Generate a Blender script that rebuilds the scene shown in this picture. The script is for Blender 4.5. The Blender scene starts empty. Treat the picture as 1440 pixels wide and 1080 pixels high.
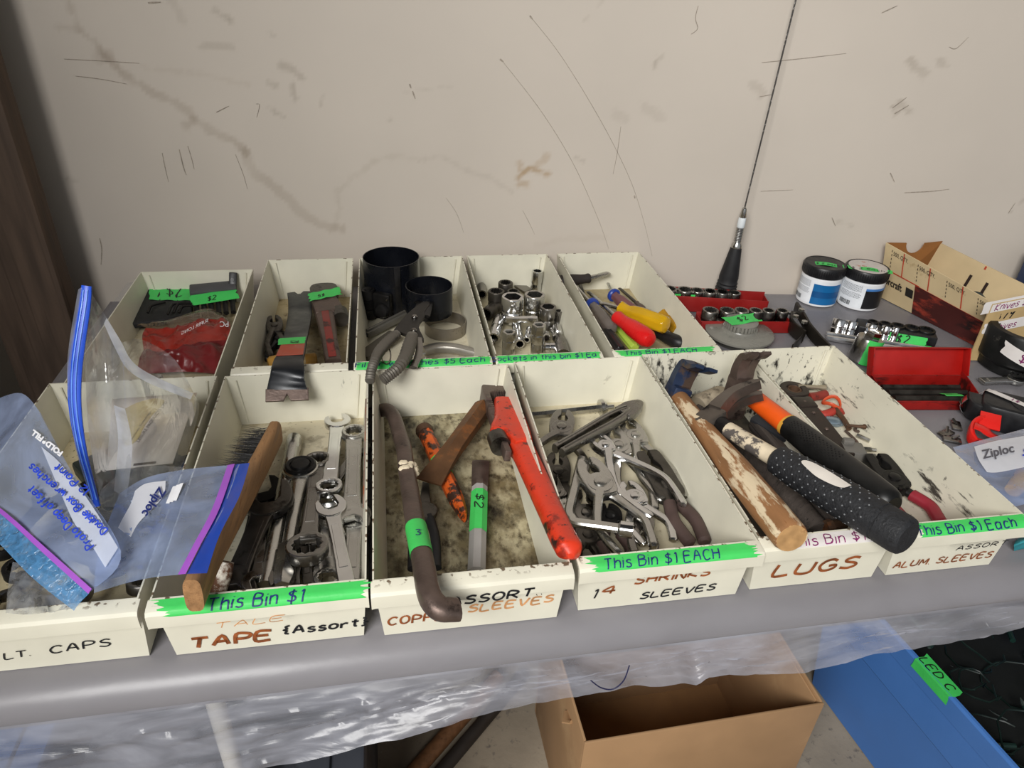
import bpy, bmesh, math, random
import numpy as np
from mathutils import Matrix, Vector, Euler, noise
random.seed(7)
PI = math.pi
R = math.radians
C = bpy.context.scene.collection

# ------------------------------------------------------------------ camera, world, light, exposure
FPX = 1000.6                                    # focal length in pixels of a 1440 px wide frame
cam_data = bpy.data.cameras.new('camera')
cam_data.sensor_width = 36.0
cam_data.lens = FPX / 1440 * 36.0
cam_data.clip_start = 0.01
cam = bpy.data.objects.new('camera', cam_data)
C.objects.link(cam)
cam.location = (0.16372542, -0.35936207, 0.43781663)
cam.rotation_euler = Euler((R(58.2008751), R(-2.40324128), R(-9.40356334)), 'XYZ')
bpy.context.scene.camera = cam

sc = bpy.context.scene
sc.view_settings.view_transform = 'Standard'
sc.view_settings.look = 'None'
sc.view_settings.gamma = 1.0
sc.view_settings.use_curve_mapping = False
sc.view_settings.exposure = 0.14

world = bpy.data.worlds.new('daylight'); sc.world = world
world.use_nodes = True
wn = world.node_tree.nodes; wl = world.node_tree.links
bg = wn['Background']
wtc = wn.new('ShaderNodeTexCoord'); wsep = wn.new('ShaderNodeSeparateXYZ')
wl.new(wtc.outputs['Generated'], wsep.inputs[0])
wr = wn.new('ShaderNodeValToRGB')               # daylight comes in from the open side in front (-Y); the garage depth is dim
wmap = wn.new('ShaderNodeMapRange')
wmap.inputs['From Min'].default_value = -1; wmap.inputs['From Max'].default_value = 1
wl.new(wsep.outputs['Y'], wmap.inputs['Value']); wl.new(wmap.outputs[0], wr.inputs[0])
wr.color_ramp.elements[0].position = 0.12; wr.color_ramp.elements[0].color = (0.90, 0.95, 1.0, 1)
wr.color_ramp.elements[1].position = 0.36; wr.color_ramp.elements[1].color = (0.17, 0.165, 0.16, 1)
wr2 = wn.new('ShaderNodeValToRGB')              # roof above the doorway
wmap2 = wn.new('ShaderNodeMapRange'); wmap2.inputs['From Min'].default_value = -1; wmap2.inputs['From Max'].default_value = 1
wl.new(wsep.outputs['Z'], wmap2.inputs['Value']); wl.new(wmap2.outputs[0], wr2.inputs[0])
wr2.color_ramp.elements[0].position = 0.42; wr2.color_ramp.elements[0].color = (0.45, 0.43, 0.41, 1)
wr2.color_ramp.elements[1].position = 0.85; wr2.color_ramp.elements[1].color = (0.5, 0.5, 0.5, 1)
e = wr2.color_ramp.elements.new(0.50); e.color = (1, 1, 1, 1)
e = wr2.color_ramp.elements.new(0.74); e.color = (1, 1, 1, 1)
wmul = wn.new('ShaderNodeMix'); wmul.data_type = 'RGBA'; wmul.blend_type = 'MULTIPLY'; wmul.inputs[0].default_value = 1
wl.new(wr.outputs[0], wmul.inputs[6]); wl.new(wr2.outputs[0], wmul.inputs[7])
wl.new(wmul.outputs[2], bg.inputs['Color'])
bg.inputs['Strength'].default_value = 0.37

def area(name, loc, target, sx, sy, power, col):
    d = bpy.data.lights.new(name, 'AREA'); d.shape = 'RECTANGLE'; d.size = sx; d.size_y = sy
    d.energy = power; d.color = col
    o = bpy.data.objects.new(name, d); C.objects.link(o); o.location = loc
    o.rotation_euler = (Vector(target) - Vector(loc)).to_track_quat('-Z', 'Y').to_euler()
    return o
area('garage_door_daylight', (-0.72, -1.60, 1.55), (0.25, 0.25, 0.08), 1.25, 0.80, 74, (1.0, 0.985, 0.955))

# ------------------------------------------------------------------ unprojection onto real planes
_RM = cam.rotation_euler.to_matrix(); _CL = Vector(cam.location)
def _ray(u, v): return _RM @ Vector(((u - 720) / FPX, (540 - v) / FPX, -1))
def P(u, v, z=0.0):
    d = _ray(u, v); return _CL + d * ((z - _CL.z) / d.z)
def PY(u, v, y):
    d = _ray(u, v); return _CL + d * ((y - _CL.y) / d.y)
def PX(u, v, x):
    d = _ray(u, v); return _CL + d * ((x - _CL.x) / d.x)

# ------------------------------------------------------------------ materials
def lin(c):
    if isinstance(c, str):
        c = [int(c[i:i+2], 16) / 255 for i in (0, 2, 4)]
    return tuple(x / 12.92 if x <= 0.04045 else ((x + 0.055) / 1.055) ** 2.4 for x in c[:3]) + (1,)

def mat(name, col, rough=0.5, metal=0.0, var=0.12, vscale=40, spots=(), bump=0.0, bscale=200, stretch=(1, 1, 1), alpha=1.0, trans=0.0, spec=0.5, coord='Object', rvar=0.12, ior=1.45, attr=None, topchip=None, coat=0.0):
    """procedural paint/metal: base colour with soft variation, optional wear spots (colour, scale, threshold, softness, stretch)"""
    m = bpy.data.materials.new(name); m.use_nodes = True
    nt = m.node_tree; n = nt.nodes; l = nt.links
    b = n['Principled BSDF']
    tc = n.new('ShaderNodeTexCoord'); mp = n.new('ShaderNodeMapping')
    mp.inputs['Scale'].default_value = stretch
    l.new(tc.outputs[coord], mp.inputs[0])
    oi = n.new('ShaderNodeObjectInfo')
    add = n.new('ShaderNodeVectorMath'); add.operation = 'ADD'
    mul = n.new('ShaderNodeVectorMath'); mul.operation = 'SCALE'
    mul.inputs[0].default_value = (3.1, 2.3, 1.7); l.new(oi.outputs['Random'], mul.inputs['Scale'])
    l.new(mp.outputs[0], add.inputs[0]); l.new(mul.outputs[0], add.inputs[1])
    vec = add.outputs[0]
    ns = n.new('ShaderNodeTexNoise'); ns.inputs['Scale'].default_value = vscale; ns.inputs['Detail'].default_value = 6
    l.new(vec, ns.inputs['Vector'])
    c = lin(col)
    mx = n.new('ShaderNodeMix'); mx.data_type = 'RGBA'
    mx.inputs[6].default_value = tuple(x * (1 - var) for x in c[:3]) + (1,)
    mx.inputs[7].default_value = tuple(min(1, x * (1 + var)) for x in c[:3]) + (1,)
    cr = n.new('ShaderNodeMapRange'); cr.inputs['From Min'].default_value = 0.3; cr.inputs['From Max'].default_value = 0.7
    l.new(ns.outputs['Fac'], cr.inputs['Value']); l.new(cr.outputs[0], mx.inputs[0])
    out = mx.outputs[2]
    if attr:
        at = n.new('ShaderNodeAttribute'); at.attribute_name = attr
        mm = n.new('ShaderNodeMix'); mm.data_type = 'RGBA'; mm.blend_type = 'MULTIPLY'; mm.inputs[0].default_value = 1
        l.new(out, mm.inputs[6]); l.new(at.outputs['Color'], mm.inputs[7]); out = mm.outputs[2]
    rsock = None
    for sp in spots:
        scol, ssc, th, soft = sp[:4]
        sv = vec
        if len(sp) > 4:
            mp2 = n.new('ShaderNodeMapping'); mp2.inputs['Scale'].default_value = sp[4]
            if len(sp) > 5: mp2.inputs['Rotation'].default_value = sp[5]
            l.new(vec, mp2.inputs[0]); sv = mp2.outputs[0]
        s = n.new('ShaderNodeTexNoise'); s.inputs['Scale'].default_value = ssc; s.inputs['Detail'].default_value = 8
        s.inputs['Roughness'].default_value = 0.65
        l.new(sv, s.inputs['Vector'])
        r = n.new('ShaderNodeMapRange'); r.inputs['From Min'].default_value = th; r.inputs['From Max'].default_value = th + soft
        l.new(s.outputs['Fac'], r.inputs['Value'])
        k = n.new('ShaderNodeMix'); k.data_type = 'RGBA'; k.inputs[7].default_value = lin(scol)
        l.new(r.outputs[0], k.inputs[0]); l.new(out, k.inputs[6]); out = k.outputs[2]
    if topchip:                                   # bare metal chips along a rim at object height z
        z0, tcol, th = topchip
        se = n.new('ShaderNodeSeparateXYZ'); l.new(tc.outputs['Object'], se.inputs[0])
        g = n.new('ShaderNodeMapRange'); g.inputs['From Min'].default_value = z0 - 0.0007; g.inputs['From Max'].default_value = z0 - 0.0002
        l.new(se.outputs['Z'], g.inputs['Value'])
        s = n.new('ShaderNodeTexNoise'); s.inputs['Scale'].default_value = 190; s.inputs['Detail'].default_value = 4; l.new(vec, s.inputs['Vector'])
        r = n.new('ShaderNodeMapRange'); r.inputs['From Min'].default_value = th; r.inputs['From Max'].default_value = th + 0.06
        l.new(s.outputs['Fac'], r.inputs['Value'])
        ml = n.new('ShaderNodeMath'); ml.operation = 'MULTIPLY'; l.new(r.outputs[0], ml.inputs[0]); l.new(g.outputs[0], ml.inputs[1])
        k = n.new('ShaderNodeMix'); k.data_type = 'RGBA'; k.inputs[7].default_value = lin(tcol)
        l.new(ml.outputs[0], k.inputs[0]); l.new(out, k.inputs[6]); out = k.outputs[2]
    l.new(out, b.inputs['Base Color'])
    rr = n.new('ShaderNodeMapRange'); rr.inputs['To Min'].default_value = max(0.03, rough - rvar); rr.inputs['To Max'].default_value = min(1, rough + rvar)
    rr.inputs['From Min'].default_value = 0.3; rr.inputs['From Max'].default_value = 0.7
    l.new(ns.outputs['Fac'], rr.inputs['Value']); l.new(rr.outputs[0], b.inputs['Roughness'])
    b.inputs['Metallic'].default_value = metal
    b.inputs['Specular IOR Level'].default_value = spec
    b.inputs['IOR'].default_value = ior
    b.inputs['Transmission Weight'].default_value = trans
    b.inputs['Alpha'].default_value = alpha
    b.inputs['Coat Weight'].default_value = coat
    if bump:
        bt = n.new('ShaderNodeTexNoise'); bt.inputs['Scale'].default_value = bscale; bt.inputs['Detail'].default_value = 5
        l.new(vec, bt.inputs['Vector'])
        bp = n.new('ShaderNodeBump'); bp.inputs['Strength'].default_value = min(1, bump); bp.inputs['Distance'].default_value = 0.001
        l.new(bt.outputs['Fac'], bp.inputs['Height']); l.new(bp.outputs[0], b.inputs['Normal'])
    return m

def film(name, col, alpha, rough=0.18, bump=0.5, bscale=60, spec=0.5, milky=0.5, var=0.25, stretch=(1, 1, 1), tint=(0.95, 0.96, 0.97)):
    """thin polythene: mostly see-through, slightly milky, glossy wrinkles"""
    m = bpy.data.materials.new(name); m.use_nodes = True
    nt = m.node_tree; n = nt.nodes; l = nt.links
    for x in list(n): n.remove(x)
    out = n.new('ShaderNodeOutputMaterial')
    tr = n.new('ShaderNodeBsdfTransparent'); tr.inputs[0].default_value = tuple(tint) + (1,)
    df = n.new('ShaderNodeBsdfDiffuse'); df.inputs[0].default_value = lin(col)
    tl = n.new('ShaderNodeBsdfTranslucent'); tl.inputs[0].default_value = lin(col)
    gl = n.new('ShaderNodeBsdfGlossy'); gl.inputs['Roughness'].default_value = rough; gl.inputs[0].default_value = (1, 1, 1, 1)
    tc = n.new('ShaderNodeTexCoord'); mp = n.new('ShaderNodeMapping'); mp.inputs['Scale'].default_value = stretch
    l.new(tc.outputs['Object'], mp.inputs[0])
    ns = n.new('ShaderNodeTexNoise'); ns.inputs['Scale'].default_value = bscale; ns.inputs['Detail'].default_value = 5; ns.inputs['Distortion'].default_value = 1.2
    l.new(mp.outputs[0], ns.inputs['Vector'])
    bp = n.new('ShaderNodeBump'); bp.inputs['Strength'].default_value = bump; bp.inputs['Distance'].default_value = 0.002
    l.new(ns.outputs['Fac'], bp.inputs['Height'])
    l.new(bp.outputs[0], gl.inputs['Normal']); l.new(bp.outputs[0], df.inputs['Normal'])
    m1 = n.new('ShaderNodeMixShader'); m1.inputs[0].default_value = milky
    l.new(df.outputs[0], m1.inputs[1]); l.new(tl.outputs[0], m1.inputs[2])
    m2 = n.new('ShaderNodeMixShader')
    mr = n.new('ShaderNodeMapRange'); mr.inputs['From Min'].default_value = 0.3; mr.inputs['From Max'].default_value = 0.7
    mr.inputs['To Min'].default_value = max(0, alpha - var * alpha); mr.inputs['To Max'].default_value = min(1, alpha + var * alpha)
    l.new(ns.outputs['Fac'], mr.inputs['Value']); l.new(mr.outputs[0], m2.inputs[0])
    l.new(tr.outputs[0], m2.inputs[1]); l.new(m1.outputs[0], m2.inputs[2])
    fr = n.new('ShaderNodeFresnel')
    ge = n.new('ShaderNodeNewGeometry'); io = n.new('ShaderNodeMapRange'); io.inputs['To Min'].default_value = 1.45; io.inputs['To Max'].default_value = 1/1.45
    l.new(ge.outputs['Backfacing'], io.inputs['Value']); l.new(io.outputs[0], fr.inputs['IOR'])   # a film has air on both sides
    l.new(bp.outputs[0], fr.inputs['Normal'])
    ml = n.new('ShaderNodeMath'); ml.operation = 'MULTIPLY'; ml.inputs[1].default_value = spec * 2
    ml.use_clamp = True
    l.new(fr.outputs[0], ml.inputs[0])
    m3 = n.new('ShaderNodeMixShader'); l.new(ml.outputs[0], m3.inputs[0])
    l.new(m2.outputs[0], m3.inputs[1]); l.new(gl.outputs[0], m3.inputs[2])
    l.new(m3.outputs[0], out.inputs[0])
    return m

# ------------------------------------------------------------------ mesh builder
_I = Matrix.Identity(4)
def T(x=0, y=0, z=0): return Matrix.Translation((x, y, z))
def RX(a): return Matrix.Rotation(R(a), 4, 'X')
def RY(a): return Matrix.Rotation(R(a), 4, 'Y')
def RZ(a): return Matrix.Rotation(R(a), 4, 'Z')
def SC(x, y, z): return Matrix.Diagonal((x, y, z, 1))

class MB:
    def __init__(s): s.bm = bmesh.new()
    def _fin(s, new, M, mi):
        bmesh.ops.transform(s.bm, matrix=M, verts=new)
        if mi:
            st = set(new)
            for f in s.bm.faces:
                if f.verts[0] in st: f.material_index = mi
    def box(s, x0, x1, y0, y1, z0, z1, bev=0, M=_I, mi=0, seg=2):
        r = bmesh.ops.create_cube(s.bm, size=1)
        vs = r['verts']
        bmesh.ops.transform(s.bm, matrix=T((x0+x1)/2, (y0+y1)/2, (z0+z1)/2) @ SC(abs(x1-x0), abs(y1-y0), abs(z1-z0)), verts=vs)
        if bev:
            es = list({e for v in vs for e in v.link_edges})
            q = bmesh.ops.bevel(s.bm, geom=es, offset=bev, segments=seg, affect='EDGES', profile=0.5)
            vs = list({v for f in q['faces'] for v in f.verts} | {v for v in vs if v.is_valid})
        s._fin(vs, M, mi); return s
    def flat(s, loops, z0, z1, bev=0.0, M=_I, mi=0, res=1):
        """2-D outline(s) in XY (later loops are holes) thickened from z0 to z1 with rounded edges"""
        if loops and not isinstance(loops[0][0], (tuple, list, Vector)): loops = [loops]
        cu = bpy.data.curves.new('t', 'CURVE'); cu.dimensions = '2D'; cu.fill_mode = 'BOTH'
        for lp in loops:
            sp = cu.splines.new('POLY'); sp.points.add(len(lp) - 1)
            for p, q in zip(sp.points, lp): p.co = (q[0], q[1], 0, 1)
            sp.use_cyclic_u = True
        h = (z1 - z0) / 2
        bev = min(bev, h * 0.98)
        cu.extrude = max(h - bev, 0); cu.bevel_depth = bev; cu.bevel_resolution = res; cu.offset = -bev
        ob = bpy.data.objects.new('t', cu); C.objects.link(ob)
        me = bpy.data.meshes.new_from_object(ob.evaluated_get(bpy.context.evaluated_depsgraph_get()))
        bpy.data.objects.remove(ob); bpy.data.curves.remove(cu)
        n0 = len(s.bm.verts); s.bm.from_mesh(me); bpy.data.meshes.remove(me)
        s.bm.verts.ensure_lookup_table(); vs = s.bm.verts[n0:]
        s._fin(list(vs), M @ T(0, 0, (z0+z1)/2), mi); return s
    def tube(s, pts, rad, seg=12, sx=1.0, sz=1.0, M=_I, mi=0, cap=True, up=(0, 0, 1), closed=False, sq=0.0):
        """sweep; rad may be a number or list of r / (rx, rz); sq>0 squares the section"""
        pts = [Vector(p) for p in pts]; n = len(pts)
        if not isinstance(rad, (list, tuple)): rad = [rad] * n
        rings = []; upv = Vector(up)
        for i, p in enumerate(pts):
            if closed: t = pts[(i+1) % n] - pts[i-1]
            else: t = pts[min(i+1, n-1)] - pts[max(i-1, 0)]
            if t.length < 1e-9: t = Vector((0, 1, 0))
            t.normalize()
            x = t.cross(upv)
            if x.length < 1e-4: x = t.cross(Vector((0, 1, 0.01)))
            x.normalize(); z = x.cross(t).normalized()
            r = rad[i]; rx, rz = r if isinstance(r, (tuple, list)) else (r, r)
            ring = []
            for k in range(seg):
                a = 2*PI*(k+0.5)/seg; ca, sa = math.cos(a), math.sin(a)
                if sq:
                    e = 1 - sq; ca = math.copysign(abs(ca)**e, ca); sa = math.copysign(abs(sa)**e, sa)
                ring.append(s.bm.verts.new(p + x*ca*rx*sx + z*sa*rz*sz))
            rings.append(ring)
        m = n if closed else n - 1
        fs = []
        for i in range(m):
            a, b = rings[i], rings[(i+1) % n]
            for k in range(seg): fs.append(s.bm.faces.new((a[k], a[(k+1) % seg], b[(k+1) % seg], b[k])))
        if cap and not closed:
            fs.append(s.bm.faces.new(rings[0][::-1])); fs.append(s.bm.faces.new(rings[-1]))
        vs = [v for r in rings for v in r]
        for f in fs: f.material_index = mi
        bmesh.ops.transform(s.bm, matrix=M, verts=vs); return s
    def lathe(s, prof, seg=24, M=_I, mi=0, close=False):
        """profile of (r, z) about local Z"""
        rings = []; vs = []
        for r, z in prof:
            if r < 1e-6:
                v = s.bm.verts.new((0, 0, z)); rings.append([v]); vs.append(v)
            else:
                rg = [s.bm.verts.new((r*math.cos(2*PI*k/seg), r*math.sin(2*PI*k/seg), z)) for k in range(seg)]
                rings.append(rg); vs += rg
        pr = list(zip(rings[:-1], rings[1:])) + ([(rings[-1], rings[0])] if close else [])
        for a, b in pr:
            for k in range(seg):
                q = (k+1) % seg
                if len(a) == 1 and len(b) == 1: continue
                if len(a) == 1: f = s.bm.faces.new((a[0], b[q], b[k]))
                elif len(b) == 1: f = s.bm.faces.new((a[k], a[q], b[0]))
                else: f = s.bm.faces.new((a[k], a[q], b[q], b[k]))
                f.material_index = mi
        bmesh.ops.transform(s.bm, matrix=M, verts=vs); return s
    def grid(s, f, nu, nv, M=_I, mi=0):
        vv = [[s.bm.verts.new(f(i/nu, j/nv)) for j in range(nv+1)] for i in range(nu+1)]
        for i in range(nu):
            for j in range(nv):
                fc = s.bm.faces.new((vv[i][j], vv[i+1][j], vv[i+1][j+1], vv[i][j+1])); fc.material_index = mi
        bmesh.ops.transform(s.bm, matrix=M, verts=[v for r in vv for v in r]); return s
    def poly(s, pts, mi=0):
        f = s.bm.faces.new([s.bm.verts.new(p) for p in pts]); f.material_index = mi; return s
    def mesh(s, name, mats, sharp=35, recalc=True):
        if recalc: bmesh.ops.recalc_face_normals(s.bm, faces=s.bm.faces)
        me = bpy.data.meshes.new(name); s.bm.to_mesh(me); s.bm.free()
        for m in (mats if isinstance(mats, (list, tuple)) else [mats]): me.materials.append(m)
        if sharp is not None:
            me.polygons.foreach_set('use_smooth', [True]*len(me.polygons))
            me.set_sharp_from_angle(angle=R(sharp))
        return me
    def obj(s, name, mats, parent=None, sharp=35, M=None, recalc=True):
        o = bpy.data.objects.new(name, s.mesh(name, mats, sharp, recalc)); C.objects.link(o)
        if parent: o.parent = parent
        if M is not None: o.matrix_local = M
        return o

def tag(o, label=None, cat=None, group=None, kind=None):
    if label: o['label'] = label
    if cat: o['category'] = cat
    if group: o['group'] = group
    if kind: o['kind'] = kind
    return o
def thing(name, label, cat, M=_I, group=None):
    o = bpy.data.objects.new(name, None); o.empty_display_size = 0.01; C.objects.link(o); o.matrix_world = M
    return tag(o, label, cat, group)

def frame(A, B, roll=0.0, up=(0, 0, 1), at=0.0):
    """matrix that puts the origin at A, local +Y towards B and local Z near `up` (then rolled about Y)"""
    A = Vector(A); B = Vector(B); y = (B - A).normalized(); u = Vector(up)
    x = y.cross(u)
    if x.length < 1e-5: x = y.cross(Vector((0, 1, 0)))
    x.normalize(); z = x.cross(y)
    M = Matrix((x, y, z)).transposed().to_4x4(); M.translation = A + (B - A) * at
    return M @ RY(roll)
def flip(M):  return M
def circ(cx, cy, r, n=20, a0=0.0, a1=360.0):
    k = n if abs(a1-a0) >= 360 else n - 1
    return [(cx + r*math.cos(R(a0+(a1-a0)*i/k)), cy + r*math.sin(R(a0+(a1-a0)*i/k))) for i in range(n)]
def star(cx, cy, r0, r1, n, a=0.0):
    return [(cx + (r0 if i % 2 else r1)*math.cos(PI*i/n + a), cy + (r0 if i % 2 else r1)*math.sin(PI*i/n + a)) for i in range(2*n)]
def smooth(pts, n=8):
    """Catmull-Rom through points (tuples of any length)"""
    out = []; q = [pts[0]] + list(pts) + [pts[-1]]
    for i in range(1, len(q)-2):
        for k in range(n):
            t = k/n; a, b, c, d = q[i-1], q[i], q[i+1], q[i+2]
            out.append(tuple(0.5*((2*b[j]) + (c[j]-a[j])*t + (2*a[j]-5*b[j]+4*c[j]-d[j])*t*t + (3*b[j]-a[j]-3*c[j]+d[j])*t**3) for j in range(len(b))))
    out.append(tuple(pts[-1])); return out

# ------------------------------------------------------------------ the setting
WY0, WS = 0.653, -0.116                         # back wall: y = WY0 + WS*x (it stands a few degrees askew to the table)
def wall_at(u, v, off=0.0):
    d = _ray(u, v); o = _CL
    t = (WY0 + WS*o.x - off - o.y) / (d.y - WS*d.x); return o + d*t
MU = R(math.degrees(math.atan(WS)))
FLOOR_Z = -0.68
def build_wall():
    # painted sheet wall; stains are painted per vertex (they belong to the wall)
    L0, L1, Z0, Z1 = -0.75, 2.0, FLOOR_Z, 1.5
    dx = np.concatenate([np.linspace(-0.75, -0.45, 6)[:-1], np.arange(-0.45, 1.45, 0.004), np.linspace(1.45, 2.0, 8)])
    dz = np.concatenate([np.linspace(Z0, -0.06, 6)[:-1], np.arange(-0.06, 0.62, 0.004), np.linspace(0.62, 1.5, 8)])
    nx, nz = len(dx), len(dz)
    X, Z = np.meshgrid(dx, dz, indexing='ij')
    verts = np.stack([X, WY0 + WS*X, Z], -1).reshape(-1, 3)
    idx = np.arange(nx*nz).reshape(nx, nz)
    faces = np.stack([idx[:-1, :-1], idx[1:, :-1], idx[1:, 1:], idx[:-1, 1:]], -1).reshape(-1, 4)
    me = bpy.data.meshes.new('wall_back')
    me.from_pydata(verts.tolist(), [], faces.tolist())
    col = np.ones((nx*nz, 3))
    p2 = verts[:, [0, 2]]
    def seg(pts, w, tint, wob=0.004, amount=1.0, seed=0, edge=0.0):
        q = [(wall_at(u, v).x, wall_at(u, v).z) for u, v in pts]
        d = np.full(len(p2), 9.0)
        for a, b in zip(q[:-1], q[1:]):
            a = np.array(a); b = np.array(b); ab = b-a
            t = np.clip(((p2-a) @ ab) / (ab @ ab), 0, 1)
            d = np.minimum(d, np.linalg.norm(p2-(a+t[:, None]*ab), axis=1))
        near = np.where(d < w*4+0.03)[0]
        for i in near:
            x, z = p2[i]
            nn = noise.noise(Vector((x*90, z*90, seed)))*wob + noise.noise(Vector((x*260, z*260, seed+3)))*wob*0.5
            dd = d[i] + nn
            f = min(1, max(0, (w-dd)/(0.0035)))
            if edge: f *= (1-edge) + edge*min(1, max(0, dd/w))
            f *= amount*(0.8+0.4*noise.noise(Vector((x*30, z*30, seed+9))))
            col[i] *= 1-f*(1-np.array(tint))
    wet = (0.80, 0.77, 0.74)
    seg([(95, 5), (112, 40), (135, 62), (150, 85)], .005, wet, seed=1, amount=.8)
    seg([(80, 38), (112, 42)], .004, wet, seed=1, amount=.6)
    seg([(140, 70), (170, 100), (205, 125), (250, 145), (290, 180), (330, 200), (345, 215)], .0065, wet, seed=2)
    seg([(345, 215), (355, 240), (395, 270), (425, 300), (450, 315), (480, 322)], .008, wet, seed=3, amount=.75)
    seg([(262, 178), (272, 168)], .007, wet, seed=4); seg([(140, 82), (152, 76)], .009, wet, seed=5, amount=.8)
    seg([(470, 320), (478, 290), (475, 270), (500, 245), (530, 225), (560, 218), (590, 225)], .0045, (.90, .89, .87), seed=6, amount=.9)
    seg([(590, 225), (620, 220), (655, 240), (690, 250), (720, 270)], .004, (.88, .87, .86), seed=7, amount=.9)
    seg([(200, 95), (290, 105), (350, 120)], .004, (.9, .88, .86), seed=8, amount=.7)
    seg([(755, 345), (800, 335), (850, 335)], .006, (.95, .94, .93), seed=10)
    rust = (.68, .53, .36)
    seg([(728, 250), (745, 236), (773, 246)], .0045, rust, seed=11, wob=.003, amount=.85)
    seg([(728, 240), (730, 230)], .005, rust, seed=12, amount=.55); seg([(755, 232), (768, 220)], .0065, rust, seed=13, amount=.45)
    seg([(732, 258), (742, 258)], .006, rust, seed=14, amount=.6)
    soot = (.6, .57, .53)
    for k, (pts, w, a) in enumerate([([(300, 12), (325, 30)], .004, .6), ([(382, 48), (384, 50)], .003, .9), ([(395, 90), (425, 110)], .006, .6), ([(412, 118), (415, 140)], .004, .6),
            ([(378, 115), (388, 122)], .005, .5), ([(375, 150), (398, 165)], .003, .5), ([(452, 135), (453, 145)], .003, .8), ([(548, 168), (550, 170)], .004, .5), ([(920, 92), (928, 82)], .005, .7),
            ([(865, 160), (880, 168)], .008, .25), ([(905, 150), (930, 165)], .008, .3), ([(1280, 85), (1300, 105)], .007, .5), ([(1265, 145), (1280, 155)], .006, .5), ([(1255, 150), (1262, 158)], .004, .6),
            ([(1320, 88), (1328, 92)], .006, .5), ([(1060, 120), (1070, 130)], .008, .35), ([(240, 0), (258, 30)], .006, .35), ([(95, 252), (105, 254)], .004, .6), ([(570, 130), (640, 120)], .002, .3),
            ([(280, 65), (330, 68)], .004, .35), ([(812, 222), (818, 226)], .005, .4), ([(820, 30), (850, 0)], .002, .3), ([(1420, 300), (1440, 280)], .003, .5), ([(1170, 308), (1200, 318)], .003, .4)]):
        seg(pts, w, soot, seed=20+k, amount=a, wob=.005)
    ca = me.color_attributes.new('stain', 'FLOAT_COLOR', 'POINT')
    ca.data.foreach_set('color', np.concatenate([col, np.ones((len(col), 1))], 1).astype(np.float32).ravel())
    m = mat('wall paint', 'c8beb2', rough=.62, var=.035, vscale=5, attr='stain', rvar=.08,
            spots=[('8f8578', 30, .74, .05, (1, 1, .35)), ('6b6258', 95, .765, .03, (1, 1, .45)), ('a89d90', 14, .72, .12, (.5, 1, 1.6)), ('5a5048', 60, .79, .03)])
    me.materials.append(m)
    o = bpy.data.objects.new('wall_back', me); C.objects.link(o)
    return tag(o, kind='structure')
wall = build_wall()
# scratches in the paint, thin ribbons lying on the wall
SCR = mat('scratch in paint', '9a8f82', rough=.8, vscale=300, var=.3)
SCD = mat('dark scuff', '9d9285', rough=.8, vscale=300, var=.3)
def scratch(pts, w, m):
    q = [wall_at(u, v, .0006) for u, v in smooth(pts, 8)]
    b = MB(); nrm = Vector((WS, 1, 0)).normalized()
    n = len(q); L = []; 
    for i, p in enumerate(q):
        t = (q[min(i+1, n-1)]-q[max(i-1, 0)]).normalized(); s = t.cross(nrm)
        ww = .8*w*(.55+.45*math.sin(PI*min(1, i/(n-1)+.12)))
        L.append((b.bm.verts.new(p+s*ww), b.bm.verts.new(p-s*ww)))
    for a, c in zip(L[:-1], L[1:]): b.bm.faces.new((a[0], c[0], c[1], a[1]))
    o = b.obj('scratch', m, wall)
    return o
scratch([(705, 84), (760, 155), (805, 228), (840, 305), (856, 350)], .00035, SCR)
scratch([(745, 22), (790, 80), (845, 170), (885, 250), (905, 310), (917, 360)], .00035, SCR)
for a in [[(745, 22), (749, 27)], [(703, 83), (708, 87)], [(576, 118), (578, 124)], [(580, 128), (584, 139)], [(892, 275), (893, 279)]]: scratch(a, .0013, SCD)
for a, w in [([(106, 107), (140, 111), (178, 118)], .0006), ([(90, 83), (150, 86), (196, 89)], .0005), ([(228, 215), (232, 235), (237, 256)], .0006), ([(252, 210), (258, 235), (262, 246)], .0009),
          ([(264, 205), (270, 225), (273, 238)], .0006), ([(331, 217), (342, 245), (348, 266)], .0004), ([(304, 158), (322, 149)], .0007), ([(208, 4), (226, 3)], .0011), ([(140, 335), (143, 350), (142, 372)], .0009),
          ([(982, 8), (978, 25), (981, 40), (972, 48)], .0006), ([(873, 178), (868, 215), (862, 245)], .0004), ([(1071, 88), (1130, 82), (1190, 75)], .0005), ([(1068, 136), (1085, 133)], .0006), ([(1255, 152), (1275, 137)], .0009),
          ([(1258, 160), (1278, 148)], .001), ([(1335, 66), (1345, 68), (1362, 52)], .0005), ([(1272, 271), (1310, 269), (1335, 266)], .0008), ([(1252, 243), (1258, 256)], .0009), ([(1070, 269), (1115, 267)], .0005),
          ([(627, 278), (642, 300), (652, 327)], .0003), ([(735, 296), (745, 315), (752, 330)], .0003), ([(1170, 306), (1175, 318)], .0008), ([(1418, 300), (1428, 285)], .0008), ([(360, 146), (365, 148), (361, 165)], .0005), ([(1240, 18), (1262, 8)], .0008)]:
    scratch(a, w, SCD if w > .00055 else SCR)

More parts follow.
